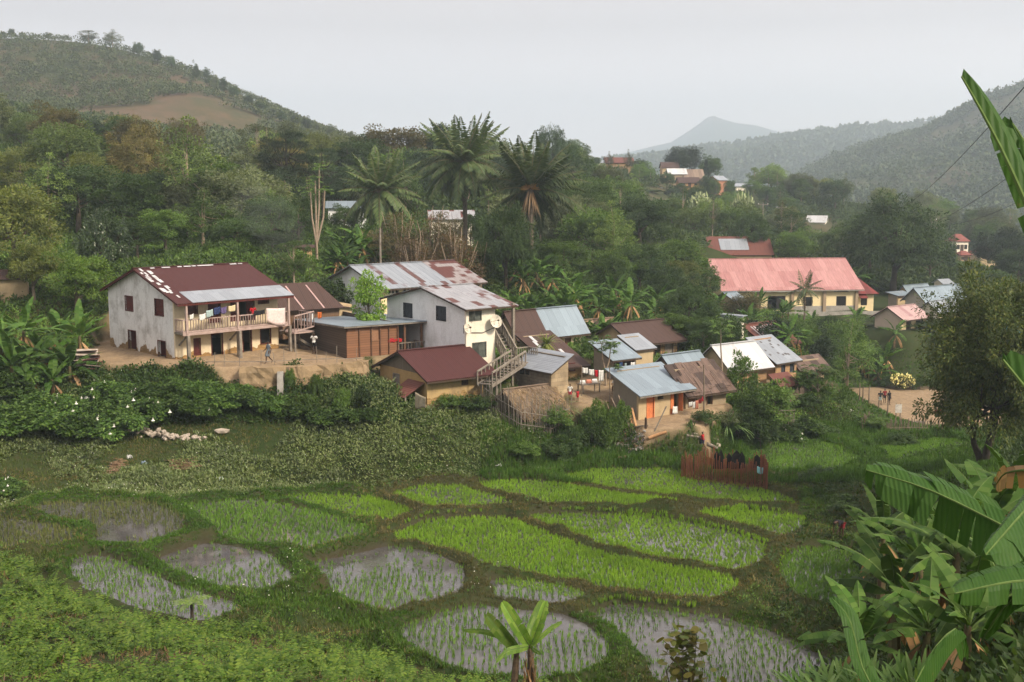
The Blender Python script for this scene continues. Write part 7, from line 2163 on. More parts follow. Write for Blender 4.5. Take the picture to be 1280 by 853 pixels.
# tall cane grass in the village, dracaena, shaggy grass by the block hut
p = gp(908, 541, 60); strap_clump('cane_grass', 'tall arching cane grass right of the orange-door house yard', 'grass clump', (p.x, p.y, h(p.x, p.y)), 150, 2.3, .09, M_leaf('cane_leaves', [(.05,.10,.035), (.08,.14,.055), (.11,.16,.075)], trans=.25, objvar=0), 740, (.9, 1.5), (.7, 2.3), .7)
p = P(683, 441, 86.5); strap_clump('dracaena', 'dracaena with yellow-edged strap leaves above the block hut', 'plant', (p.x, p.y, h(p.x, p.y)), 130, 1.15, .10, STRAPY, 741, (-.5, 1.5), (.5, 1.5), .12, stem=max(P(683, 430, 86.5).z - h(p.x, p.y), 1.2))
p = P(692, 500, 79.2); strap_clump('shaggy_grass', 'shaggy hanging grass tuft against the block hut corner', 'grass clump', (p.x, p.y, h(p.x, p.y)), 220, 2.6, .05, M_leaf('shaggy_blades', [(.04,.08,.03), (.07,.115,.045), (.09,.12,.05)], trans=.2, objvar=0), 742, (1.0, 1.55), (1.0, 2.8), .35)

# lone tree fern on the slope
def tree_fern():
    p = gp(240, 778); g = np.random.default_rng(81)
    root = empty('tree_fern', p, 0, 'lone pale green tree fern on the bracken slope', 'tree fern')
    MB().tube([(0, 0, -.3), (.02, 0, .4), (0, 0, .75)], [.09, .07, .06], 6).build('trunk', DARK_BARK, root)
    n = 13; V, F, mid = fronds(g, np.tile([0, 0, .75], (n, 1)), np.arange(n) * 6.283 / n + g.normal(0, .1, n), g.uniform(.45, .8, n), g.uniform(.7, .9, n), 16, .30, .06, g.uniform(.8, 1.2, n), lift=.05)
    MB().add(V, F).build('crown', M_leaf('tree_fern_fronds', [(.10,.16,.04), (.13,.19,.05)], trans=.35, objvar=0), root)
tree_fern()

def leaf_path(parent, pts, wl, wr, dl, dr, g, nseg=16, tear=.3, mat=None, tipbrown=False):
    """a big banana leaf along a path of points; dl / dr: directions in which its two halves lie"""
    pts = [Vector(p) - parent.location for p in pts]; n = len(pts)
    def at(t):
        f = t * (n - 1); i = min(int(f), n - 2); u = f - i
        p0, p1, p2, p3 = pts[max(i - 1, 0)], pts[i], pts[i + 1], pts[min(i + 2, n - 1)]
        return .5 * ((2 * p1) + (p2 - p0) * u + (2 * p0 - 5 * p1 + 4 * p2 - p3) * u * u + (3 * p1 - p0 - 3 * p2 + p3) * u ** 3)
    mb = MB()
    for w_, d_ in ((wl, Vector(dl).normalized()), (wr, Vector(dr).normalized())):
        off = Vector((0, 0, 0))
        for k in range(nseg):
            t0, t1 = k / nseg, (k + 1) / nseg
            a0, a1 = at(t0), at(t1); ax = (a1 - a0).normalized()
            f = lambda t: w_ * max(math.sin(math.pi * min(max(t * .93 + .05, 0), 1)), .03) ** .42
            if g.random() < tear: off = Vector(g.normal(0, .13, 3))
            e = (d_ + off + ax * .25).normalized()
            gap = .16 if g.random() < tear else 0.0
            q0, q1 = a0 + e * f(t0), a1 + e * f(t1) - ax * gap * (a1 - a0).length
            m0, m1 = a0 + e * f(t0) * .5 + Vector((0, 0, .03)), a1 + e * f(t1) * .5 + Vector((0, 0, .03)) - ax * gap * .5 * (a1 - a0).length
            mb.add([a0, m0, m1, a1], [(0, 1, 2, 3)]); mb.add([m0, q0, q1, m1], [(0, 1, 2, 3)])
    o = mb.build('leaf', mat or HERO, parent)
    rb = MB(); rb.tube([at(t) for t in np.linspace(0, 1, 12)], list(np.linspace(.018, .005, 12)), 5); rb.build('midrib', bpy.data.materials['banana_midrib'], o)
    return o

# single banana plant on the near bank
def lone_banana():
    d = 33.0; x = P(657, 860, d).x; z = h(x, d); g = np.random.default_rng(83)
    ztop = P(657, 806, d).z
    root = empty('banana_plant', (x, d, z), 0, 'single young banana plant with two brown stems at the bottom centre', 'banana plant')
    st = P(662, 808, d)
    for a_, b_ in ((P(664, 862, d), P(662, 806, d)), (P(641, 862, d), P(646, 812, d))):
        MB().tube([a_ - root.location - Vector((0, 0, .4)), (a_ + b_) / 2 - root.location + Vector((.02, 0, 0)), b_ - root.location], [.125, .11, .07], 8).build('stem', M_plain('dead_sheath_stem', (.12, .085, .055), (.05, .035, .025), 5, bump=.5), root)
    for pts, wl, wr, dl, dr in [([st, P(654, 795, 32.7), P(640, 772, 32.6), P(628, 753, 32.8)], .20, .24, (-.75, -.3, -.5), (.8, -.3, .45)), ([P(664, 806, d), P(670, 790, 32.8), P(677, 770, 32.7), P(682, 752, 32.8)], .15, .20, (-.9, -.3, .1), (.9, -.3, -.15)),
            ([st, P(664, 788, 33.4), P(672, 768, 33.7), P(678, 751, 33.9)], .18, .18, (-.9, .1, .3), (.9, .2, .2)), ([P(646, 810, d), P(634, 798, 32.8), P(620, 782, 32.7), P(608, 768, 32.8)], .24, .20, (-.6, -.3, -.75), (.7, -.2, .6)),
            ([st, P(650, 810, 32.5), P(634, 814, 32.2), P(620, 827, 32.0)], .10, .16, (0, .6, .5), (0, -.5, -.8)), ([P(646, 810, d), P(630, 797, 33), P(606, 789, 33.2), P(580, 788, 33.4)], .06, .12, (0, .5, .6), (0, -.3, -1)),
            ([st, P(672, 800, 33), P(688, 786, 33.2), P(702, 778, 33.4)], .08, .10, (-.2, .3, .9), (.2, -.3, -.9)), ([st, P(666, 812, 32.6), P(676, 818, 32.4)], .08, .08, (.2, .4, .8), (0, -.6, -.6))]:
        leaf_path(root, pts, wl, wr, dl, dr, g, 12, .10, LEAF['bright'])
    H = ztop - z
    dry = MB()
    for k in range(22): dry.bar((g.normal(.1, .13), -.1 + g.normal(0, .1), H * g.uniform(.6, 1)), (g.normal(.1, .25), -.15 + g.normal(0, .15), H * g.uniform(.0, .5)), .06, .012)
    dry.build('dead_sheath', BAN_DRY, root)
lone_banana()

def round_leaf_bush():
    d = 33.0; g = np.random.default_rng(85); x = P(856, 858, d).x; z = h(x, d)
    top = P(856, 786, d).z
    root = empty('round_leaf_bush', (x, d, z), 0, 'yellowish bush with large round leaves at the bottom edge before the pond', 'bush')
    H = top - z
    n = 230; cl = np.stack([g.normal(0, .38, n), g.normal(0, .3, n), H * g.uniform(.25, 1, n)], 1); cl[:, :2] *= (1.25 - .55 * cl[:, 2:3] / H)
    d_ = rand_dir(g, n); ax = norm(d_ + np.array([0, 0, -.2])); up = norm(np.array([0, 0, 1.0]) + .6 * d_); sd = norm(np.cross(up, ax))
    mb = MB()
    for k in range(n):
        r = g.uniform(.09, .17); c = cl[k]
        ring = [c + ax[k] * r + (ax[k] * math.cos(t) * r + sd[k] * math.sin(t) * r * .85) for t in np.linspace(0, 2 * math.pi, 9)[:-1]]
        mb.add(ring, [(0, 1, 2, 3), (0, 3, 4, 7), (4, 5, 6, 7)])
    mb.build('foliage', M_leaf('round_yellow_leaves', [(.05,.075,.015), (.085,.10,.02), (.13,.12,.03), (.07,.06,.02)], trans=.3, objvar=0), root)
    st = MB()
    for k in range(12): st.tube([(g.normal(0, .12), g.normal(0, .1), -.3), (g.normal(0, .2), g.normal(0, .2), H * .5), tuple(cl[k * 3])], [.025, .02, .008], 5, cap=False)
    st.build('stem', BARK, root)
round_leaf_bush()

# banana thicket on the near right
def thicket_right():
    spots = [(1075, 800, 24, .72, 5, 'low young banana plant at the left of the right-hand clump'), (1120, 742, 27, .95, 4, 'banana plant with pale upright leaves in the right-hand clump'), (1150, 700, 29, 1.0, 6, 'banana plant rising in the middle of the right-hand clump'),
             (1195, 690, 27, 1.05, 5, 'broad-leaved banana plant right of the clump middle'), (1240, 655, 33, 1.1, 4, 'banana plant behind the big torn leaf near the mango tree'), (1105, 668, 33, .8, 6, 'small banana plant at the back left of the right-hand clump'),
             (1250, 760, 21, .9, 5, 'shaded banana plant low at the right edge'), (1160, 790, 23, .8, 4, 'shaded banana plant at the bottom of the right-hand clump'), (1210, 800, 19, .8, 6, 'dark banana plant by the bottom right corner'), (1275, 615, 36, 1.1, 5, 'banana plant with browned leaves at the right edge under the mango tree')]
    for i, (px, cpy, d, s, v, lab) in enumerate(spots):
        c = P(px, cpy, d); zg = h(c.x, c.y)
        V = BAN_VAR[v]; hs = 1.0 + .15 * (v - 4)
        base = c.z - hs * s
        root = banana(c.x, c.y, base, s, lab, 'banana plants on the near right slope', v)
        if base > zg + .05:
            MB().tube([(0, 0, (zg - base) / s - .2), (.04, 0, (zg - base) / s * .5), (0, 0, .05)], [.19, .17, .15], 7).build('lower_stem', BAN_STEM, root)
        elif base < zg - .3: root.location.z = zg - .05
thicket_right()

def M_hero():
    m, nt, bs = new_mat('big_banana_leaf'); b = NB(nt); co = b.coord()
    geo = b.n('ShaderNodeNewGeometry'); s = b.sep(co)
    w = b.n('ShaderNodeTexWave', i_Scale=9.0, i_Distortion=2.0, i_Detail=2.0); b.l(co, w.inputs['Vector'])
    c = b.mix(w.outputs['Fac'], (.025, .074, .010), (.036, .092, .014))
    c = b.mix(b.ramp(b.noise(co, 3.5, 4, .6), [(.35, 0.0), (.7, .7)]), c, (.052, .11, .020))
    c = b.mix(b.ramp(b.noise(co, 7, 4, .7), [(.68, 0.0), (.78, .8)]), c, (.16, .11, .045))
    b.l(c, bs.inputs['Base Color']); b.bump(w.outputs['Fac'], bs, .35, .01); fin(bs, .55, .18)
    tr = b.n('ShaderNodeBsdfTranslucent'); b.l(b.mix(1.0, c, (1.2, 1.35, .5), 'MULTIPLY'), tr.inputs['Color'])
    mx = b.n('ShaderNodeMixShader', i_Fac=.22); b.l(bs.outputs[0], mx.inputs[1]); b.l(tr.outputs[0], mx.inputs[2]); b.l(mx.outputs[0], nt.nodes['Material Output'].inputs['Surface'])
    return m
HERO = M_hero()
def near_banana():
    g = np.random.default_rng(91)
    # plant one: its stem stands just outside the frame, leaves reach in
    st = P(1350, 700, 8.6); zg = h(st.x, st.y)
    root = empty('banana_plant', (st.x, st.y, zg), 0, 'nearest big banana plant reaching in from the right edge with a long torn leaf', 'banana plant')
    MB().tube([(0, 0, -.3), (.03, 0, (st.z - zg) / 2), (0, 0, st.z - zg)], [.17, .14, .09], 9).build('stem', BAN_STEM, root)
    dn = (0.0, -.25, -1.0); bk = (.1, 1.0, .25)
    leaf_path(root, [st, P(1300, 682, 8.7), P(1235, 648, 9.0), P(1160, 612, 9.3), P(1083, 588, 9.6)], .33, .36, dn, bk, g, 20, .5)
    leaf_path(root, [st, P(1320, 600, 8.2), P(1285, 634, 7.2), P(1232, 694, 6.6)], .26, .08, (.75, -.1, -.75), (-.8, .5, .1), g, 14, .08)
    leaf_path(root, [st, P(1320, 722, 8.3), P(1260, 728, 8.0), P(1194, 742, 7.8)], .18, .22, dn, bk, g, 14, .4)
    leaf_path(root, [st, P(1310, 740, 8.2), P(1262, 752, 8.0), P(1228, 800, 8.2)], .12, .14, (-.7, -.2, -.5), (.8, .3, -.3), g, 10, .2)
    leaf_path(root, [st, P(1310, 600, 8.9), P(1262, 590, 9.4), P(1245, 606, 10)], .16, .2, (0, -.3, -1), (.2, 1, .1), g, 10, .6, BAN_DRY)
    # plant two: even nearer, only a raised folded leaf and a leaf tip show
    st = P(1420, 560, 5.2); zg = h(st.x, st.y)
    root = empty('banana_plant', (st.x, st.y, zg), 0, 'banana plant outside the right edge whose folded leaf stands against the sky', 'banana plant')
    MB().tube([(0, 0, -.3), (.02, 0, (st.z - zg) / 2), (0, 0, st.z - zg)], [.16, .13, .08], 9).build('stem', BAN_STEM, root)
    leaf_path(root, [st, P(1340, 380, 5.4), P(1288, 268, 5.5), P(1256, 196, 5.6), P(1226, 138, 5.7), P(1202, 96, 5.8)], .105, .13, (.9, .1, .45), (.75, .75, -.1), g, 16, .06)
    leaf_path(root, [st, P(1330, 300, 5.9), P(1286, 190, 6.0), P(1262, 150, 6.1)], .06, .18, (-.4, -.2, -.8), (-.85, .3, -.35), g, 12, .35)
    leaf_path(root, [st, P(1345, 545, 4.8), P(1295, 500, 4.6), P(1254, 450, 4.7)], .20, .06, (.55, -.1, .1), (.3, .9, -.2), g, 10, .05)
    # plant three: low, in the shade at the bottom
    st = P(1110, 960, 12.5)
    st.z = max(st.z, h(st.x, st.y) + .4); zg = h(st.x, st.y)
    root = empty('banana_plant', (st.x, st.y, zg), 0, 'low banana plant at the bottom edge with one shaded leaf bending right', 'banana plant')
    MB().tube([(0, 0, -.3), (0, 0, st.z - zg)], [.12, .08], 8).build('stem', BAN_STEM, root)
    leaf_path(root, [st, P(1135, 870, 12.6), P(1165, 815, 12.9), P(1196, 786, 13.2), P(1205, 822, 13.4)], .22, .28, (-.5, -.3, -.4), (.6, .3, -.5), g, 14, .15)
    leaf_path(root, [st, P(1080, 840, 12.6), P(1062, 775, 12.9), P(1040, 748, 13.2)], .14, .16, (-.8, -.3, .1), (.8, .3, .1), g, 12, .1)
near_banana()
# ------------------------------------------------------------------ people
SKIN_M = M_plain('dark_brown_skin', (.075, .042, .028), None, 6, rough=.6)
HAIR_M = M_plain('black_hair', (.010, .009, .009), None, 6, rough=.8)
def cloth_m(name, c): return M_plain(name, c, [v * .72 for v in c], 7, .35, .7, var=.12, rough=.9)
def skin_mesh(name, V, E, Rd, mat, root=0, sub=2):
    me = bpy.data.meshes.new(name); me.from_pydata(V, E, [])
    o = bpy.data.objects.new(name, me); COL.objects.link(o)
    md = o.modifiers.new('s', 'SKIN'); ss = o.modifiers.new('u', 'SUBSURF'); ss.levels = sub; ss.render_levels = sub
    for i, r in enumerate(Rd):
        sv = me.skin_vertices[0].data[i]; sv.radius = r if hasattr(r, '__len__') else (r, r); sv.use_root = (i == root)
    dg = bpy.context.evaluated_depsgraph_get(); ev = o.evaluated_get(dg)
    m2 = bpy.data.meshes.new_from_object(ev); m2.name = name
    bpy.data.objects.remove(o); bpy.data.meshes.remove(me)
    m2.materials.clear(); m2.materials.append(mat)
    m2.polygons.foreach_set('use_smooth', np.ones(len(m2.polygons), dtype=bool))
    return m2
def person(label, pos, face, height, top, bottom, pose='stand', skirt=None, hair=True, female=False):
    """pos: ground point; face: heading (radians, 0 = +x); built for 1.7 m and scaled"""
    k = height / 1.7; root = empty('person', pos, face, label, 'person'); root.scale = (k, k, k)
    # x forward, y left, z up: joints
    sw = .17 if female else .19
    J = {'pel': (0, 0, .92), 'wst': (0, 0, 1.06), 'chs': (.01, 0, 1.27), 'nck': (.0, 0, 1.45), 'hd0': (.015, 0, 1.52), 'hd1': (.02, 0, 1.60), 'hd2': (.01, 0, 1.67),
         'hpL': (0, .09, .88), 'knL': (.02, .10, .49), 'anL': (0, .10, .09), 'toL': (.14, .11, .04), 'hpR': (0, -.09, .88), 'knR': (.02, -.10, .49), 'anR': (0, -.10, .09), 'toR': (.14, -.11, .04),
         'shL': (0, sw, 1.40), 'elL': (-.02, sw + .06, 1.12), 'wrL': (.06, sw + .05, .88), 'haL': (.09, sw + .04, .79), 'shR': (0, -sw, 1.40), 'elR': (-.02, -sw - .06, 1.12), 'wrR': (.06, -sw - .05, .88), 'haR': (.09, -sw - .04, .79)}
    if pose == 'walk':
        J.update(knL=(.20, .09, .52), anL=(.24, .09, .10), toL=(.38, .1, .06), knR=(-.06, -.09, .48), anR=(-.34, -.09, .16), toR=(-.24, -.1, .04), elL=(-.14, sw + .04, 1.14), wrL=(-.12, sw + .02, .92), haL=(-.10, sw + .02, .83), elR=(.10, -sw - .04, 1.13), wrR=(.26, -sw, 1.0), haR=(.33, -sw + .02, .96))
    elif pose == 'hands_up':      # hands raised to the chest, holding something to the face
        J.update(elL=(.04, sw + .08, 1.15), wrL=(.22, .10, 1.30), haL=(.25, .05, 1.37), elR=(.04, -sw - .08, 1.15), wrR=(.22, -.10, 1.30), haR=(.25, -.05, 1.37))
    elif pose == 'lean':          # forearms on a rail in front
        J.update(chs=(.06, 0, 1.25), nck=(.10, 0, 1.42), hd0=(.13, 0, 1.49), hd1=(.15, 0, 1.57), hd2=(.14, 0, 1.64), shL=(.09, sw, 1.37), shR=(.09, -sw, 1.37), elL=(.16, sw + .1, 1.10), wrL=(.34, sw - .02, 1.02), haL=(.42, sw - .06, 1.0), elR=(.16, -sw - .1, 1.10), wrR=(.34, -sw + .02, 1.02), haR=(.42, -sw + .06, 1.0))
    elif pose == 'bend':          # bent forward from the hips, hands near the ground
        J.update(pel=(-.05, 0, .84), wst=(.08, 0, .92), chs=(.30, 0, .98), nck=(.47, 0, .96), hd0=(.54, 0, .95), hd1=(.62, 0, .92), hd2=(.68, 0, .89), hpL=(-.06, .09, .80), hpR=(-.06, -.09, .80), knL=(.05, .11, .44), knR=(.05, -.11, .44),
                 shL=(.42, sw, .93), shR=(.42, -sw, .93), elL=(.46, sw + .02, .66), wrL=(.52, sw - .04, .42), haL=(.55, sw - .05, .33), elR=(.46, -sw - .02, .66), wrR=(.52, -sw + .04, .42), haR=(.55, -sw + .05, .33))
    elif pose == 'sit':           # squatting on a low stool
        J.update({n: (x, y, z - .50) for n, (x, y, z) in J.items() if n in ('pel', 'wst', 'chs', 'nck', 'hd0', 'hd1', 'hd2', 'shL', 'shR', 'hpL', 'hpR')})
        J.update(knL=(.34, .15, .46), anL=(.26, .13, .09), toL=(.40, .14, .04), knR=(.34, -.15, .46), anR=(.26, -.13, .09), toR=(.40, -.14, .04), elL=(.16, sw + .06, .62), wrL=(.34, .10, .56), haL=(.40, .06, .52), elR=(.16, -sw - .06, .62), wrR=(.34, -.10, .56), haR=(.40, -.06, .52))
    def chain(names, rad, extra=()):
        return names, rad
    names = ['pel', 'wst', 'chs', 'nck', 'hd0', 'hd1', 'hd2', 'hpL', 'knL', 'anL', 'toL', 'hpR', 'knR', 'anR', 'toR', 'shL', 'elL', 'wrL', 'haL', 'shR', 'elR', 'wrR', 'haR']
    rad = [(.13, .10), (.115, .085), (.14, .10), .052, .062, .088, .062, .085, .055, .036, .03, .085, .055, .036, .03, .055, .040, .027, .030, .055, .040, .027, .030]
    ed = [(0, 1), (1, 2), (2, 3), (3, 4), (4, 5), (5, 6), (0, 7), (7, 8), (8, 9), (9, 10), (0, 11), (11, 12), (12, 13), (13, 14), (2, 15), (15, 16), (16, 17), (17, 18), (2, 19), (19, 20), (20, 21), (21, 22)]
    V = [J[n] for n in names]
    # fingers: short chains rooted in the palm
    for s in 'LR':
        h_ = Vector(J['ha' + s]); w_ = Vector(J['wr' + s]); d = (h_ - w_).normalized(); sd = d.cross(Vector((0, 0, 1)) if abs(d.z) < .9 else Vector((1, 0, 0))).normalized()
        hi = names.index('ha' + s)
        for j, (o_, ln) in enumerate(((-.024, .065), (-.008, .075), (.008, .07), (.024, .055))):
            V.append(tuple(h_ + sd * o_ + d * ln)); rad.append(.009); ed.append((hi, len(V) - 1))
        V.append(tuple(h_ + sd * .045 + d * .01)); rad.append(.010); ed.append((hi, len(V) - 1))
    body = skin_mesh('body', V, ed, rad, SKIN_M, 0, 1)
    o = bpy.data.objects.new('body', body); COL.objects.link(o); o.parent = root
    # face: nose, ears, mouth and eyes
    hd = Vector(J['hd1']); up = (Vector(J['hd2']) - Vector(J['hd0'])).normalized(); fw = Vector((0, 1, 0)).cross(up).normalized(); lf = Vector((0, 1, 0))
    mb = MB(); mb.obox(hd + fw * .088 - up * .005, fw * .016, lf * .011, up * .02)
    for s in (-1, 1): mb.obox(hd + lf * s * .088 - up * .005, fw * .016, lf * .008, up * .026)
    mb.build('nose_and_ears', SKIN_M, root)
    mb = MB()
    for s in (-1, 1): mb.obox(hd + fw * .079 + lf * s * .032 + up * .018, fw * .006, lf * .012, up * .006)
    mb.obox(hd + fw * .076 - up * .04, fw * .006, lf * .022, up * .005); mb.build('eyes_and_mouth', VOID, root)
    if hair:
        m = skin_mesh('hair', [tuple(hd + up * .035 - fw * .02), tuple(hd + up * .075 - fw * .012)], [(0, 1)], [.088, .062], HAIR_M, 0, 2)
        o = bpy.data.objects.new('hair', m); COL.objects.link(o); o.parent = root
    def garment(nm, ns, rs, es, mat):
        m = skin_mesh(nm, [J[n] if isinstance(n, str) else n for n in ns], es, rs, mat, 0, 2)
        o = bpy.data.objects.new(nm, m); COL.objects.link(o); o.parent = root
    mid = lambda a, b, t: tuple(Vector(J[a]).lerp(Vector(J[b]), t))
    if top:
        nm = 'dress' if skirt else 'shirt'
        garment(nm, ['wst', 'chs', mid('chs', 'nck', .7), 'shL', mid('shL', 'elL', .75), 'shR', mid('shR', 'elR', .75), mid('wst', 'pel', .9)], [(.145, .115), (.165, .125), (.085, .075), .075, .062, .075, .062, (.155, .125)],
                [(0, 1), (1, 2), (1, 3), (3, 4), (1, 5), (5, 6), (0, 7)], top)
    if skirt:
        garment('skirt', ['wst', 'pel', mid('hpL', 'knL', .55)[:1] + (0,) + (mid('hpL', 'knL', .55)[2],), ((J['knL'][0] + J['knR'][0]) / 2, 0, J['knL'][2] - .02)], [(.14, .11), (.17, .14), (.20, .17), (.24, .19)], [(0, 1), (1, 2), (2, 3)], skirt)
    elif bottom:
        garment('shorts', ['pel', mid('pel', 'hpL', .8), mid('hpL', 'knL', .85), mid('pel', 'hpR', .8), mid('hpR', 'knR', .85)], [(.145, .115), .105, .088, .105, .088], [(0, 1), (1, 2), (0, 3), (3, 4)], bottom)
    return root

WHITE_C = cloth_m('white_cotton', (.72, .71, .68)); RED_C = cloth_m('bright_red_cotton', (.48, .018, .03)); BLACK_C = cloth_m('black_cloth', (.018, .018, .022)); GREY_C = cloth_m('grey_blue_print', (.15, .18, .21)); NAVY_C = cloth_m('navy_cloth', (.03, .045, .12)); PINK_C = cloth_m('pinkish_white_sheet', (.74, .60, .57))
PURPLE_C = cloth_m('violet_cloth', (.12, .09, .20)); TEAL_C = cloth_m('pale_teal_cloth', (.36, .46, .45)); CREAM_C = cloth_m('cream_cloth', (.66, .54, .34)); ORANGE_C = cloth_m('orange_cloth', (.62, .16, .04)); SALMON_C = cloth_m('salmon_cloth', (.62, .24, .16)); MAROON_C = cloth_m('dark_red_cloth', (.20, .02, .025)); BLUE_C = cloth_m('blue_cloth', (.05, .10, .25))

b1 = 1.2
u_, z_ = HA.F(316.5, 395, -.75)
person('person in a bright red shirt leaning on the balcony rail', HA.world(u_, -.62, HA.F(240, 416, -b1)[1] + .0), HA.yaw - math.pi / 2, 1.66, RED_C, BLACK_C, 'lean')
pg = gp(336, 455, 60); person('barefoot person in a grey-blue dress walking across the swept terrace', pg, -2.6, 1.62, GREY_C, None, 'walk', skirt=GREY_C, female=True)
pg = gp(393, 443, 60); person('person in a white shirt and black shorts standing with hands raised on the terrace', pg, -1.7, 1.66, WHITE_C, BLACK_C, 'hands_up')
pg = gp(712.5, 501, 60); person('child in a white shirt and red shorts beside the block hut', pg, 1.2, 1.22, WHITE_C, RED_C, 'bend' if False else 'stand')
pg = gp(722, 503, 60); person('small child all in red beside the block hut', pg, 2.2, .92, RED_C, RED_C, 'stand')
pg = gp(769, 490, 60); person('person in a white top squatting at the left wall of the orange-door house', pg, -2.0, 1.55, WHITE_C, ORANGE_C, 'sit')
pg = gp(878, 566, 60); person('boy in a red shirt and dark shorts by the logs at the paddy edge', pg, 2.6, 1.32, RED_C, NAVY_C, 'walk')
pg = gp(1052, 672, 30); person('person in dark clothes bending over the ditch beside the right-hand bananas', pg, -2.6, 1.6, BLACK_C, MAROON_C, 'bend')
for px, py, lab, hgt, t_, bt in [(1100, 507, 'leftmost of three people at the field, in black with pale shorts', 1.66, BLACK_C, TEAL_C), (1105.5, 504, 'middle one of three people at the field, in dark red', 1.6, MAROON_C, BLACK_C), (1111, 507, 'rightmost of three people at the field, all in black', 1.68, BLACK_C, BLACK_C)]:
    pg = gp(px, py, 90); person(lab, pg, -1.4 + .3 * (px - 1105) / 5, hgt, t_, bt)

# ------------------------------------------------------------------ washing
def sheet(label, a, b_, drop, mat, cat='washing', seed=0, sag=.03, slant=0.0):
    """a cloth pegged between a and b, hanging down by drop, with folds"""
    a = Vector(a); b_ = Vector(b_); g = np.random.default_rng(seed + int(abs(a.x * 31 + a.z * 7)) % 999); n, m = 9, 6
    d = b_ - a; nrm = Vector((d.y, -d.x, 0)).normalized(); ph = g.uniform(0, 6)
    V = []
    for j in range(m + 1):
        for i in range(n + 1):
            t = i / n; s = j / m
            p = a.lerp(b_, t) + Vector((0, 0, -sag * math.sin(math.pi * t))) + Vector((0, 0, -drop * s * (1 + .06 * math.sin(t * 5 + ph) + slant * t)))
            p += nrm * (.035 * math.sin(t * 11 + ph + s) * (.3 + s))
            V.append(p)
    F = [(j * (n + 1) + i, j * (n + 1) + i + 1, (j + 1) * (n + 1) + i + 1, (j + 1) * (n + 1) + i) for j in range(m) for i in range(n)]
    o = MB().add(V, F).build('hanging_cloth', mat, None, smooth=True); sm = o.modifiers.new('t', 'SOLIDIFY'); sm.thickness = .012
    return tag(o, label, cat)
def on_front(H, px, py, v): 
    u, z = H.F(px, py, v); return H.world(u, v, z)
for lab, x0, y0, x1, y1, m_ in [
    ('small white cloth drying at the left end of the balcony', 237, 393, 242, 398.5, WHITE_C), ('white garment drying on the balcony left of the teal cloth', 249, 392.5, 257, 399.5, WHITE_C), ('pale teal cloth drying on the balcony beside the navy one', 257.5, 387.5, 266, 396, TEAL_C),
    ('navy garment drying on the balcony', 267, 384, 275.4, 392.5, NAVY_C), ('violet cloth drying on the balcony', 275.9, 384, 283, 391.5, PURPLE_C), ('cream cloth drying on the balcony beside the middle post', 285.5, 382, 294, 389, CREAM_C),
    ('black garment hung over the balcony rail beside the red-shirted person', 317, 388, 331, 393.5, BLACK_C), ('big pinkish white sheet hung over the right end of the balcony', 333, 385.5, 356.5, 403, PINK_C)]:
    a = on_front(HA, x0, y0 + (1 if x0 < 320 else 0), -1.32); b_ = on_front(HA, x1, y0 - (1 if x0 < 320 else .5), -1.32)
    sheet(lab, a, b_, (y1 - y0) / ppm(83), m_, slant=.35 if 'pinkish' in lab else 0)
wire_m = M_plain('black_wire', (.012, .012, .014), None, 3, rough=.7)
def line(label, pts, r=.012, name='washing_line', cat='line', mat=None):
    mb = MB(); mb.tube(pts, r, 4); return tag(mb.build(name, mat or wire_m), label, cat)
def pole(label, base, top, r=.05, name='pole', cat='pole', mat=None):
    b_ = Vector(base); t_ = Vector(top); mb = MB(); mb.tube([b_ - Vector((0, 0, .3)), b_.lerp(t_, .5) + Vector((.02, .0, 0)), t_], [r * 1.1, r, r * .8], 6); return tag(mb.build(name, mat or POLE_WOOD), label, cat)
d1 = 81.0
pole('thin pole holding the left end of the yard washing line', (P(727, 490, d1).x, d1, h(P(727, 490, d1).x, d1)), P(727, 457, d1), .04)
pole('thin tall pole holding the right end of the yard washing line', (P(762, 497, d1).x, d1, h(P(762, 497, d1).x, d1)), P(762, 459, d1), .04)
line('washing line sagging across the yard right of the block hut', [P(727, 458.5, d1), P(737, 461, d1), P(750, 462.5, d1), P(762, 461, d1)])
for lab, x0, y0, x1, y1, m_ in [('white cloth at the left end of the yard line', 728, 459.5, 734.5, 466.5, WHITE_C), ('white shirt on the yard line left of the red piece', 736, 461.5, 742.5, 469, WHITE_C), ('red piece of washing on the yard line', 743.5, 462.5, 747.5, 471, RED_C), ('long white cloth at the right end of the yard line', 748.5, 462.5, 754.5, 477, WHITE_C)]:
    sheet(lab, P(x0, y0, d1), P(x1, y0 + .3, d1), (y1 - y0) / ppm(d1), m_)
a = on_front(HO, 841, 508, -.25); b_ = on_front(HO, 846.5, 508, -.25); sheet('white towel hung over the open orange door', a, b_, 10 / ppm(79), WHITE_C)
d2 = 80.6
line('short washing line between the orange-door house and the cane grass', [P(859, 494, 81.5), P(870, 503, d2), P(881, 494, d2)])
pole('grey pole standing before the sheet-roofed house', (P(880, 515, d2).x, d2, h(P(880, 515, d2).x, d2)), P(879.5, 456, d2), .06)
for lab, x0, x1, yy, y1, m_ in [('white cloth at the left of the short line', 861, 865.5, 503, 508.5, WHITE_C), ('second white cloth of the short line', 866, 869, 503, 511, WHITE_C), ('salmon cloth hanging lowest on the short line', 869.5, 873, 501, 512, SALMON_C), ('dark red cloth on the short line', 873.5, 877, 499, 505, MAROON_C), ('red cloth at the right end of the short line', 877.5, 880.5, 496, 502, RED_C)]:
    sheet(lab, P(x0, yy, d2), P(x1, yy - 1.2, d2), (y1 - yy) / ppm(d2), m_)
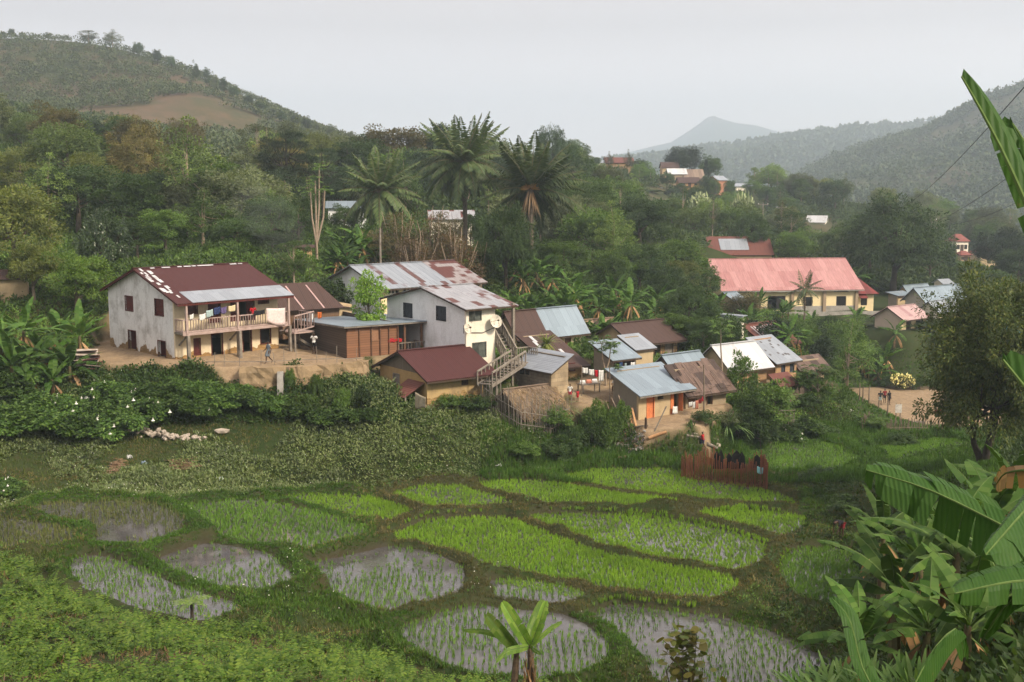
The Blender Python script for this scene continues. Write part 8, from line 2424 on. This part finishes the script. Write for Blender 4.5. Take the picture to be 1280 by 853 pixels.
sheet('tall white cloth hung at the right of the open shed', P(788.5, 453, 86.6), P(794, 452.5, 86.6), 12.5 / ppm(86.6), WHITE_C); sheet('blue cloth hung inside the open shed', P(774, 453, 87), P(778, 453, 87), 7 / ppm(87), BLUE_C); sheet('pale cloth hung in the middle of the open shed', P(781, 454, 86.8), P(783, 454, 86.8), 7 / ppm(87), TEAL_C)
sheet('red cloth on the counter of the open shed', P(769, 462, 86), P(773, 462, 86), 4 / ppm(87), RED_C)
sheet('white shirt hanging under the eave of the maroon hut', P(387, 392, 89.5), P(391.5, 392, 89.5), 8 / ppm(90), WHITE_C); sheet('orange shirt hanging under the eave of the maroon hut', P(397, 390, 89.5), P(402, 390, 89.5), 8 / ppm(90), ORANGE_C)
for i, (x, m_, lab) in enumerate([(1171, MAROON_C, 'dark red cloth left on the field fence'), (1176.5, RED_C, 'red cloth in the middle on the field fence'), (1182, WHITE_C, 'white cloth right on the field fence')]):
    sheet(lab, P(x - 2.5, 512 - .3 * i, 112), P(x + 2.3, 512.2, 112), (9 - 1.6 * i) / ppm(112), m_)

# ------------------------------------------------------------------ fences, posts, poles and wires
def stakes(name, label, line_pts, hmin, hmax, step, r, mat, seed, rails=2, cat='fence', lean=.06, cap=None):
    g = np.random.default_rng(seed); mb = MB(); pts = [Vector(p) for p in line_pts]
    seg = [(pts[i], pts[i + 1]) for i in range(len(pts) - 1)]
    for a, b_ in seg:
        n = max(int((b_ - a).length / step), 1)
        for k in range(n):
            p = a.lerp(b_, (k + g.uniform(.2, .8)) / n); z = h(p.x, p.y); H = g.uniform(hmin, hmax)
            if cap: H = cap(p) * g.uniform(.92, 1.05)
            t = Vector((p.x + g.normal(0, lean), p.y + g.normal(0, lean), z + H))
            mb.bar((p.x, p.y, z - .25), t, r * g.uniform(1.2, 2.4), r)
        for q_ in range(rails):
            hh = hmin * (.35 + .45 * q_); mb.bar((a.x, a.y - .04, h(a.x, a.y) + hh), (b_.x, b_.y - .04, h(b_.x, b_.y) + hh), .05, .04)
    return tag(mb.build(name, mat), label, cat)
def gl(*pp): return [gp(px, py, d) for px, py, d in pp]
RUSTWOOD = M_plank('rusty_red_palings', (.27, .10, .05), (.15, .058, .034), True, .12)
def ring_fence():
    root = empty('paling_fence', gp(905, 606, 40), 0, 'rusty red paling fence ringed around a small plot, black sheeting on top', 'fence')
    c = root.location
    pts = [gp(851, 600, 50), gp(868, 603, 50), gp(900, 607, 50), gp(930, 611, 50), gp(946, 613, 50), gp(959, 613, 50)]
    back = [pts[-1], gp(956, 600, 50), gp(915, 594, 50), gp(872, 592, 50), pts[0]]
    def run(L, seed, hs, nm, step=.11):
        g = np.random.default_rng(seed); mb = MB()
        for a, b_ in zip(L[:-1], L[1:]):
            n = max(int((b_ - a).length / step), 1)
            for k in range(n):
                p = a.lerp(b_, (k + .5) / n); z = h(p.x, p.y); H = hs * g.uniform(.86, 1.06) * (1.18 if g.random() < .12 else 1)
                mb.bar(Vector((p.x, p.y, z - .3)) - c, Vector((p.x + g.normal(0, .03), p.y, z + H)) - c, .125 * g.uniform(.7, 1.2), .03)
        o = mb.build(nm, RUSTWOOD, root); o['kind'] = 'stuff'; return o
    run(pts, 1, 1.72, 'front_palings'); run(back, 2, 1.5, 'rear_palings')
    mb = MB(); g = np.random.default_rng(6)
    for px, w_, hh in ((896, 10, .7), (901, 8, .85), (911, 9, .5), (921, 16, .75), (927, 9, .6), (946, 9, .35)):
        p = gp(px, 606, 50); z = h(p.x, p.y) + 1.5; hw = w_ / 2 / ppm(73)
        V = [Vector((p.x - hw, p.y, z - .5)) - c, Vector((p.x + hw, p.y + .05, z - .45)) - c, Vector((p.x + hw * .75, p.y + .1, z + hh * .45)) - c, Vector((p.x - hw * .1, p.y + .08, z + hh)) - c, Vector((p.x - hw * .8, p.y, z + hh * .6)) - c]
        V2 = [v + Vector((0, .06, 0)) for v in V]; MB().add(V + V2, [(0, 1, 2, 3), (0, 3, 4, 4), (5, 8, 7, 6), (5, 9, 8, 8)] + [(i, i + 5, (i + 1) % 5 + 5, (i + 1) % 5) for i in range(5)]).build('black_sheet', M_plain('charred_black_sheet', (.012, .011, .011), None, 4, rough=.7), root)
    p = gp(949, 613, 50); p.z += 1.55; o = sheet('pale cyan cloth laid over the right end of the paling fence', p + Vector((-.18, -.05, 0)), p + Vector((.2, -.05, -.1)), .42, cloth_m('cyan_cloth', (.28, .58, .62)))
ring_fence()
stakes('stick_fence', 'tall grey stick fence around the thatched hut', gl((606, 512, 60), (625, 528, 60), (650, 542, 60), (690, 548, 60), (712, 540, 60)), 1.9, 3.0, .13, .035, GREY_WOOD, 11, 2, lean=.12)
stakes('stick_fence', 'short grey stick fence between the mud house and the stair', gl((590, 490, 60), (606, 510, 60)), 1.3, 1.9, .2, .03, GREY_WOOD, 12, 1, lean=.1)
stakes('bamboo_fence', 'long brown bamboo fence right of the brick house', gl((977, 508, 60), (1000, 506, 60), (1022, 502, 60), (1042, 497, 60)), 1.1, 1.45, .13, .05, POLE_WOOD, 13, 2)
stakes('bamboo_fence', 'square panel of grey bamboo standing at the paddy edge', gl((950, 546, 60), (972, 547, 60), (993, 547, 60)), 1.7, 2.1, .13, .05, GREY_WOOD, 14, 3)
stakes('stick_fence', 'low stick fence along the near edge of the field', gl((1078, 541, 70), (1110, 539, 70), (1145, 538, 70), (1180, 540, 70)), .8, 1.25, .2, .035, POLE_WOOD, 15, 1, lean=.1)
stakes('wire_fence', 'low fence of thin uneven posts along the edge of the terrace', [Vector((p.x, p.y, 0)) for p in (P(258, 462, 78.6), P(330, 460, 78.9), P(400, 454, 80), P(452, 448, 81))], .75, 1.25, .95, .03, GREY_WOOD, 16, 1, lean=.07)
for i, (px, py, tp, lab) in enumerate([(1074, 503, 479, 'field post with a white tip, leftmost of the row'), (1078, 505, 482, 'plain field post beside the white-tipped one'), (1085.5, 508, 482, 'field post topped with a brown bundle'), (1098, 513, 500, 'short field post left of the standing people'), (1109, 521, 494, 'tall dark field post right of the standing people')]):
    b_ = gp(px, py, 80); pole(lab, b_, b_ + Vector((0, 0, (py - tp) / ppm(b_.y))), .06)
def signboard():
    b_ = gp(1122, 528, 80); s = 1 / ppm(b_.y)
    root = empty('notice_board', b_, .15, 'small faded white board on two posts at the near edge of the field', 'sign')
    for x in (-.2, .22): MB().bar((x, 0, -.3), (x, 0, 24 * s), .07).build('post', POLE_WOOD, root)
    MB().box(-.32, .34, -.06, -.03, 12 * s, 23 * s).build('board', M_plain('faded_board', (.50, .47, .42), (.36, .33, .29), 5), root)
    b2 = gp(1146, 531, 80); mb = MB()
    for k in range(4): mb.bar((-.9, .12 * k, .1 + .1 * (k % 2)), (.8, .12 * k, .12 + .1 * (k % 2)), .12)
    o = mb.build('plank_stack', GREY_WOOD, None, b2); tag(o, 'small stack of pale planks at the near edge of the field', 'planks')
signboard()
def utility_pole(label, px, py_top, d, arms=True):
    b_ = P(px, py_top, d); zg = h(b_.x, d); root = empty('utility_pole', (b_.x, d, zg), 0, label, 'pole')
    MB().tube([(0, 0, -.4), (0, 0, b_.z - zg)], [.14, .10], 7).build('shaft', GREY_WOOD, root)
    if arms:
        H = b_.z - zg; MB().bar((-1.1, 0, H - .5), (1.1, 0, H - .5), .12).build('crossarm', GREY_WOOD, root)
        mb = MB()
        for x in (-1, 1): mb.tube([(x, 0, H - .45), (x, 0, H - .2)], .07, 6)
        mb.build('insulator', WHITE_C, root)
    return Vector((b_.x, d, b_.z - .3))
U1 = utility_pole('power pole on the slope right of the white flowering bushes', 954, 253, 240); U2 = utility_pole('second power pole right of the first on the hill slope', 977, 257, 246)
utility_pole('thin bare pole behind the long cream building', 475, 285, 112, False); U3 = utility_pole('power pole in front of the red-roofed villa', 1164, 272, 215)
def cable(label, a, b_, sag, r=.022):
    pts = [a.lerp(b_, t) - Vector((0, 0, sag * 4 * t * (1 - t))) for t in np.linspace(0, 1, 25)]
    line(label, pts, r, 'power_cable', 'cable')
cable('upper power cable crossing the hills at the right', P(1330, 52, 40), P(1118, 262, 178), 1.2, .024)
cable('middle power cable below the upper one at the right', P(1330, 168, 60), P(1155, 280, 200), 1.0, .026)
cable('lowest power cable at the right above the villa', P(1330, 222, 90), P(1190, 280, 205), .8, .028)
line('cable strung between the two power poles on the hill', [U1, (U1 + U2) / 2 - Vector((0, 0, .4)), U2], .03, 'power_cable', 'cable')
a = on_front(HW, 560, 418, -.05) if False else HW.world(.0, 0, 0)
# telephone wire across the front of the white house
u0, z0 = HW.F(584, 416, -.06); u1, z1 = HW.F(622, 408, -.06)
line('black cable looped across the front wall of the white house', [HW.world(.02, -.06, z0), HW.world((u0 + u1) / 2, -.07, (z0 + z1) / 2 - .25), HW.world(u1, -.06, z1)], .025, 'wall_cable', 'cable')

# ------------------------------------------------------------------ earth, stones, timber and rubbish
def retaining_wall():
    g = np.random.default_rng(17)
    top = [(300, 468, 77.7), (340, 467, 77.8), (362, 466, 77.9), (380, 463, 78.2), (420, 457, 79.3), (452, 452, 80.2), (463, 452, 80.6)]
    pts = []
    for a, b_ in zip(top[:-1], top[1:]):
        for k in range(5): pts.append(P(*[a[i] + (b_[i] - a[i]) * k / 5 for i in range(3)]))
    V = []; n = len(pts); m = 7
    for i, p in enumerate(pts):
        for j in range(m):
            t = j / (m - 1)
            V.append((p.x + .15 * t + g.normal(0, .03), p.y - .15 - .45 * t + g.normal(0, .07), 7.80 - 2.3 * t + (g.normal(0, .04) if j == 0 else 0)))
        V.append((p.x, p.y + .9, 7.77))
    mm = m + 1
    F = [(i * mm + j, i * mm + j + 1, (i + 1) * mm + j + 1, (i + 1) * mm + j) for i in range(n - 1) for j in range(m - 1)]
    F += [(i * mm, (i + 1) * mm, (i + 1) * mm + m, i * mm + m) for i in range(n - 1)]
    m_ = M_plaster('trodden_mud_bank', (.27, .195, .115), (.12, .09, .055), dirt=.9)
    o = MB().add(V, F).build('retaining_wall', m_); tag(o, 'crumbling tan mud retaining wall under the terrace fence', 'wall')
    x0 = P(352, 470, 77.3)
    o = MB().bar(x0 + Vector((0, -.5, -2.3)), x0 + Vector((-.1, .2, .25)), .55, .4).build('wall_buttress', CONCRETE); tag(o, 'grey sloping buttress against the mud retaining wall', 'buttress')
retaining_wall()
def rock_mesh(seed, n=1):
    g = np.random.default_rng(seed); mb = MB()
    t = np.array([(x, y, z) for z in (-1, 1) for y in (-1, 1) for x in (-1, 1)], float)
    import bmesh
    bm = bmesh.new(); bmesh.ops.create_icosphere(bm, subdivisions=1, radius=.5)
    for v in bm.verts: v.co *= 1 + g.normal(0, .16); v.co.z *= .75
    me = bpy.data.meshes.new('stone'); bm.to_mesh(me); bm.free(); me.materials.append(STONEM); return me
ROCKS = [rock_mesh(s) for s in range(5)]
MARKS += [(160, 541, 'the left end of the stone heap'), (215, 546, 'the right end of the stone heap')]
def stones():
    g = np.random.default_rng(19); q = random.Random(19)
    for k in range(96):
        t = q.random(); px = 134 + 122 * t; py = 541 + 10 * t + q.uniform(-5, 4) * (1 - .5 * t)
        p = gp(px, py + 2, 55); hgt = max(0, (.42 * (1 - t) + .08) * q.random())
        o = bpy.data.objects.new('stone', q.choice(ROCKS)); COL.objects.link(o)
        s = q.uniform(.20, .42); o.scale = (s * 1.3, s, s); o.rotation_euler = (q.uniform(-.4, .4), q.uniform(-.4, .4), q.uniform(0, 6)); o.location = p + Vector((0, 0, .12 + hgt))
        tag(o, 'one of many pale broken stones in the long low heap on the grass', 'stone', 'stones of the long low heap')
    p = gp(277, 543, 55); o = bpy.data.objects.new('boulder', ROCKS[2]); COL.objects.link(o); o.scale = (1.1, .7, .6); o.location = p + Vector((0, 0, .15)); tag(o, 'single flat boulder right of the stone heap', 'boulder')
    p = gp(896, 560, 55); o = bpy.data.objects.new('boulder', ROCKS[1]); COL.objects.link(o); o.scale = (.6, .5, .45); o.location = p + Vector((0, 0, .1)); tag(o, 'round boulder right of the boy in red', 'boulder')
stones()
PLANK_NEW = M_plain('fresh_sawn_timber', (.46, .26, .13), (.34, .19, .10), 4)
def timber():
    for i, (x0, y0, x1, y1, w, lab) in enumerate([(774, 540, 757, 500, .07, 'leftmost thin pole leaning on the bank'), (788, 541, 764, 497, .07, 'thin pole leaning on the bank second from the left'), (785, 543, 772, 517, .22, 'broad fresh plank leaning on the bank'), (790, 538, 773, 494, .08, 'longest pole leaning on the bank'), (793, 534, 787, 512, .16, 'short fresh plank leaning next to the house wall'), (797, 532, 790, 510, .14, 'shortest plank leaning nearest the house wall'), (780, 541, 768, 514, .12, 'orange plank half hidden among the leaning poles')]):
        a = gp(x0, y0 + 6, 60); b_ = P(x1, y1, a.y + 1.8); mb = MB(); mb.bar(a - Vector((0, 0, .15)), b_, w, .05)
        tag(mb.build('leaning_plank', PLANK_NEW if i in (2, 4, 5, 6) else POLE_WOOD), lab, 'plank')
    b_ = gp(818, 543, 60); mb = MB(); mb.bar(b_, P(833, 508, b_.y + .2), .07); tag(mb.build('leaning_pole', GREY_WOOD), 'single grey pole slanting up in the middle of the swept yard', 'pole')
    b_ = gp(807, 536, 60); pole('short thick post standing by the corner of the orange-door house', b_, b_ + Vector((0, 0, .75)), .1, 'post', 'post', DARK_WOOD)
    for i, (x0, y0, x1, y1, r, lab, mt) in enumerate([(750, 552, 772, 553, .07, 'thin plank lying on the rubbish heap', PLANK_NEW), (811, 552, 833, 550, .12, 'thick orange log lying at the front of the yard', PLANK_NEW), (858, 552, 880, 556, .09, 'pale log lying left of the boy in red', GREY_WOOD), (866, 547, 897, 555, .09, 'long pale log lying behind the boy in red', GREY_WOOD), (884, 560, 896, 565, .12, 'short log lying at the paddy edge', GREY_WOOD), (912, 545, 934, 540, .06, 'dead branch lying left of the bamboo panel', GREY_WOOD), (934, 540, 943, 545, .05, 'short dead branch by the bamboo panel', GREY_WOOD), (793, 538, 810, 536, .06, 'thin rail from the house corner to the thick post', POLE_WOOD)]):
        a, b_ = gp(x0, y0, 60), gp(x1, y1, 60); mb = MB(); mb.tube([a + Vector((0, 0, r + .1)), (a + b_) / 2 + Vector((0, 0, r + .14)), b_ + Vector((0, 0, r + .1))], [r, r * .95, r * .8], 7)
        tag(mb.build('log', mt), lab, 'log')
timber()
def rubbish():
    g = np.random.default_rng(23); mb = [MB() for _ in range(4)]
    for k in range(620):
        px = g.uniform(738, 806); py = g.normal(556, 6.5); p = gp(px, py, 60)
        a = rand_dir(g, 2); s = g.uniform(.03, .16)
        mb[g.integers(4)].obox(p + Vector((0, 0, g.uniform(.02, .3))), Vector(a[0]) * s, Vector(np.cross(a[0], a[1])) * s * .6, Vector(a[1]) * .012)
    root = empty('rubbish_heap', gp(770, 556, 60), 0, 'scattered heap of pale and brown rubbish on the bank below the leaning planks', 'rubbish heap')
    for m_, mt, nm in zip(mb, (M_plain('dirty_white_scrap', (.27, .25, .22), None, 5), M_plain('brown_scrap', (.14, .09, .06), None, 5), M_plain('grey_scrap', (.24, .23, .21), None, 5), M_plain('tan_scrap', (.30, .21, .13), None, 5)), ('pale_scrap', 'brown_scrap', 'grey_scrap', 'tan_scrap')):
        o = m_.build(nm, mt, root); o['kind'] = 'stuff'; o.location = -root.location
    q = random.Random(4)
    # odd bits of litter lying about in the grass
    for i, (px, py, c, lab) in enumerate([(160, 575, (.7, .7, .68), 'white scrap lying in the grass below the stone heap'), (272, 602, (.62, .68, .72), 'pale blue-white bag lying in the weeds'), (178, 582, (.35, .45, .6), 'bluish scrap right of the white one in the grass'), (122, 545, (.5, .5, .5), 'grey scrap by the left end of the stone heap'), (622, 584, (.7, .7, .68), 'white scrap at the back edge of the paddies'), (1062, 516, (.66, .64, .6), 'white scrap on the grass slope left of the field'), (968, 541, (.6, .58, .5), 'pale scrap by the bamboo panel')]):
        p = gp(px, py, 50); b_ = MB()
        for j in range(4):
            d_ = rand_dir(np.random.default_rng(i * 7 + j), 2); b_.obox(p + Vector((j * .07, .02 * j, .12)), Vector(d_[0]) * .13, Vector(np.cross(d_[0], d_[1])) * .09, Vector(d_[1]) * .012)
        tag(b_.build('litter', M_plain('litter_%d' % i, c, None, 5)), lab, 'litter')
    # dry straw and brash lying about
    for i, (px, py, wpx, lab) in enumerate([(222, 584, 52, 'streak of dry brown stalks lying in the grass below the stone heap'), (965, 600, 50, 'pile of pale brash beside the rusty paling fence'), (140, 586, 16, 'small tuft of dry stalks left of the brown streak')]):
        mb_ = MB(); gg = np.random.default_rng(60 + i); c = gp(px, py, 50)
        for k in range(110):
            p = c + Vector((gg.normal(0, wpx / 5.5) / ppm(c.y), gg.normal(0, .35), 0)); p.z = h(p.x, p.y) + gg.uniform(.05, .2); a = gg.uniform(-.6, .6); l = gg.uniform(.25, .8)
            mb_.bar(p, p + Vector((math.cos(a) * l, math.sin(a) * l, gg.normal(0, .07))), .035, .02)
        tag(mb_.build('brash_pile', M_plain('brash_%d' % i, (.30, .20, .12) if i != 1 else (.40, .33, .25), (.2, .13, .08), 4)), lab, 'brash')
    # broken sheets and bricks by the banana plants
    p = gp(112, 462, 60); root = empty('scrap_pile', p, .3, 'pile of broken pale and rusty roof sheets beside the left banana plants', 'scrap pile'); b_ = MB(); b2 = MB()
    for k in range(12):
        z = .12 * k; (b_ if k % 3 else b2).obox((q.uniform(-.3, .3), q.uniform(-.3, .3), z), Vector((.75, q.uniform(-.2, .2), q.uniform(-.1, .1))), Vector((0, .5, q.uniform(-.15, .15))), Vector((0, 0, .02)))
    b_.build('pale_sheet', M_plain('pale_scrap_sheet', (.46, .41, .36), (.34, .24, .19), 3), root); b2.build('rusty_sheet', ROOF_RUST, root)
    # tarpaulin by the awning, rubble under it
    a = P(519, 490, 74.8); b3 = P(532, 497, 74.2); sheet('beige tarpaulin hung beside the awning of the mud house', a, b3, 1.15, cloth_m('beige_tarp', (.34, .29, .21)), 'tarpaulin', slant=-.35)
    tb = gp(736, 492, 60); root = empty('washing_table', tb, .6, 'rough table heaped with pale washing beside the block hut', 'table')
    MB().box(-.9, .9, -.4, .4, .72, .78).build('table_top', GREY_WOOD, root)
    for sx in (-.8, .8):
        for sy in (-.3, .3): MB().bar((sx, sy, -.2), (sx, sy, .72), .07).build('leg', GREY_WOOD, root)
    for k, (dx, c, lab) in enumerate([(-.6, WHITE_C, 'white folded cloth at the left on the washing table'), (0, SALMON_C, 'salmon folded cloth in the middle of the washing table'), (.55, WHITE_C, 'white folded cloth at the right on the washing table')]):
        b_ = MB()
        for j in range(3): b_.obox((0, 0, .05 + .07 * j), Vector((.22 - .02 * j, .03 * j, 0)), Vector((0, .2, .01 * j)), Vector((0, 0, .032)))
        o = b_.build('folded_cloth', c, None, tb + Vector((dx * math.cos(.6), dx * math.sin(.6), .78))); tag(o, lab, 'washing')
rubbish()

# ------------------------------------------------------------------ papaya and other single plants
def papaya(label, px, py_base, tops, d, r=.11, bare=True, seed=1, tone='mid', cat='papaya tree', lf=.5):
    b_ = P(px, py_base, d); zg = h(b_.x, d); g = np.random.default_rng(seed)
    root = empty('papaya_tree', (b_.x, d, zg), 0, label, cat)
    st = MB(); ctr = []
    for tx, ty in tops:
        t_ = P(tx, ty, d) - Vector((b_.x, d, zg)); f = Vector((0, 0, max(P(px, py_base - 12, d).z - zg, .6)))
        m = f.lerp(t_, .5) + Vector(((t_.x) * .28, 0, 0)); st.tube([(0, 0, -.3), f, m, t_], [r * 1.3, r, r * .75, r * .5], 6); ctr.append(t_)
    st.build('trunk', PALE_BARK, root)
    mb = MB()
    for t_ in ctr:
        n = 16; az = g.uniform(0, 6.283, n); el = g.uniform(-.5, 1.1, n); tip = np.array(t_) + np.stack([np.cos(az) * np.cos(el), np.sin(az) * np.cos(el), np.sin(el)], 1) * lf * g.uniform(.6, 1.1, n)[:, None]
        for k in range(n): mb.tube([t_, Vector(tip[k])], .012, 3, cap=False)
        idx = np.repeat(np.arange(n), 9); a2 = np.tile(np.linspace(-1.7, 1.7, 9), n) + az[idx]
        ax = norm(np.stack([np.cos(a2), np.sin(a2), g.normal(-.35, .15, len(a2))], 1)); sd = norm(np.cross(np.array([0, 0, 1.0]), ax))
        V, F = leaf_arrays(tip[idx], ax, sd, np.full(len(idx), lf * .55), np.full(len(idx), lf * .16)); mb.add(V, F)
    mb.build('crown', LEAF[tone], root)
papaya('bare many-stemmed papaya with small leaf tufts behind the long cream building', 396, 318, [(388, 240), (394, 226), (399, 210), (406, 238)], 116, .13, seed=3, lf=.8)
papaya('thin papaya growing between the block hut and the open shed', 757, 478, [(752, 430), (763, 436)], 86, .07, seed=4, lf=.8)
papaya('papaya with a tall straight stem before the white-roofed house', 902, 468, [(901, 412)], 92, .08, seed=5, lf=1.0)
papaya('papaya on the far side of the white pillar hut', 915, 425, [(903, 402), (922, 405)], 103, .08, seed=6, lf=.9)
papaya('spreading papaya behind the long bamboo fence', 1022, 500, [(1008, 468), (1022, 464), (1036, 470)], 94, .08, seed=7, lf=.9)
papaya('small papaya left of the tall pole in the yard', 770, 488, [(768, 462)], 82, .06, seed=8, lf=.7)
def flowering(px, py, top, d, w, label, col):
    r = tree('shrub', px, top, d, w, 'olive', label, group='flowering bushes on the slopes')
    g = np.random.default_rng(int(px)); p = P(px, (py + top) / 2, d); n = 260; rr = w / 2 / ppm(d); hh = (py - top) / 2 / ppm(d)
    c = rand_dir(g, n) * np.array([rr, rr, hh]) * g.uniform(.75, 1.05, n)[:, None]
    sc = np.array(r.scale)
    c = (c + np.array([0, 0, p.z - r.location.z])) / sc
    a = r.rotation_euler.z; c = np.stack([c[:, 0] * math.cos(-a) - c[:, 1] * math.sin(-a), c[:, 0] * math.sin(-a) + c[:, 1] * math.cos(-a), c[:, 2]], 1)
    d_ = rand_dir(g, n); V, F = leaf_arrays(c, d_, perp(d_, g), np.full(n, .28 / sc[0] * d / 130), np.full(n, .2 / sc[0] * d / 130))
    MB().add(V, F).build('blossom', col, r)
YEL = M_leaf('creamy_blossom', [(.55, .50, .28), (.45, .42, .2)], .1, objvar=0)
flowering(1129, 484, 467, 131.5, 30, 'bright cream-yellow flowering bush at the back of the field', YEL)
PALE_BL = M_leaf('pale_blossom', [(.23, .26, .17), (.18, .22, .13)], .1, objvar=0)
for px, py, top, d, w, lab in [(876, 270, 242, 255, 30, 'pale flowering tree left of the power poles'), (930, 275, 245, 250, 26, 'pale flowering tree just left of the first power pole'), (905, 285, 262, 245, 30, 'low pale flowering bush by the bare red slope')]:
    flowering(px, py, top, d, w, lab, PALE_BL)

def smoke():
    m = bpy.data.materials.new('thin_smoke'); m.use_nodes = True; nt = m.node_tree; nt.nodes.clear()
    v = nt.nodes.new('ShaderNodeVolumePrincipled'); v.inputs['Color'].default_value = (.93, .965, 1.0, 1); v.inputs['Density'].default_value = .009
    o_ = nt.nodes.new('ShaderNodeOutputMaterial'); nt.links.new(v.outputs[0], o_.inputs['Volume'])
    import bmesh
    bm = bmesh.new()
    for px, py, d, rx, rz in ((345, 308, 99, 1.5, 1.5), (352, 290, 100, 2.2, 1.9), (338, 272, 101, 2.6, 2.2), (322, 258, 102, 2.4, 2.0)):
        c = P(px, py, d); r = bmesh.ops.create_icosphere(bm, subdivisions=3, radius=1.0)
        for q_ in r['verts']: q_.co = Vector((q_.co.x * rx, q_.co.y * rx, q_.co.z * rz)) + c
    me = bpy.data.meshes.new('smoke'); bm.to_mesh(me); bm.free(); me.materials.append(m)
    o = bpy.data.objects.new('smoke', me); COL.objects.link(o); tag(o, kind='stuff')
smoke()
give_labels()
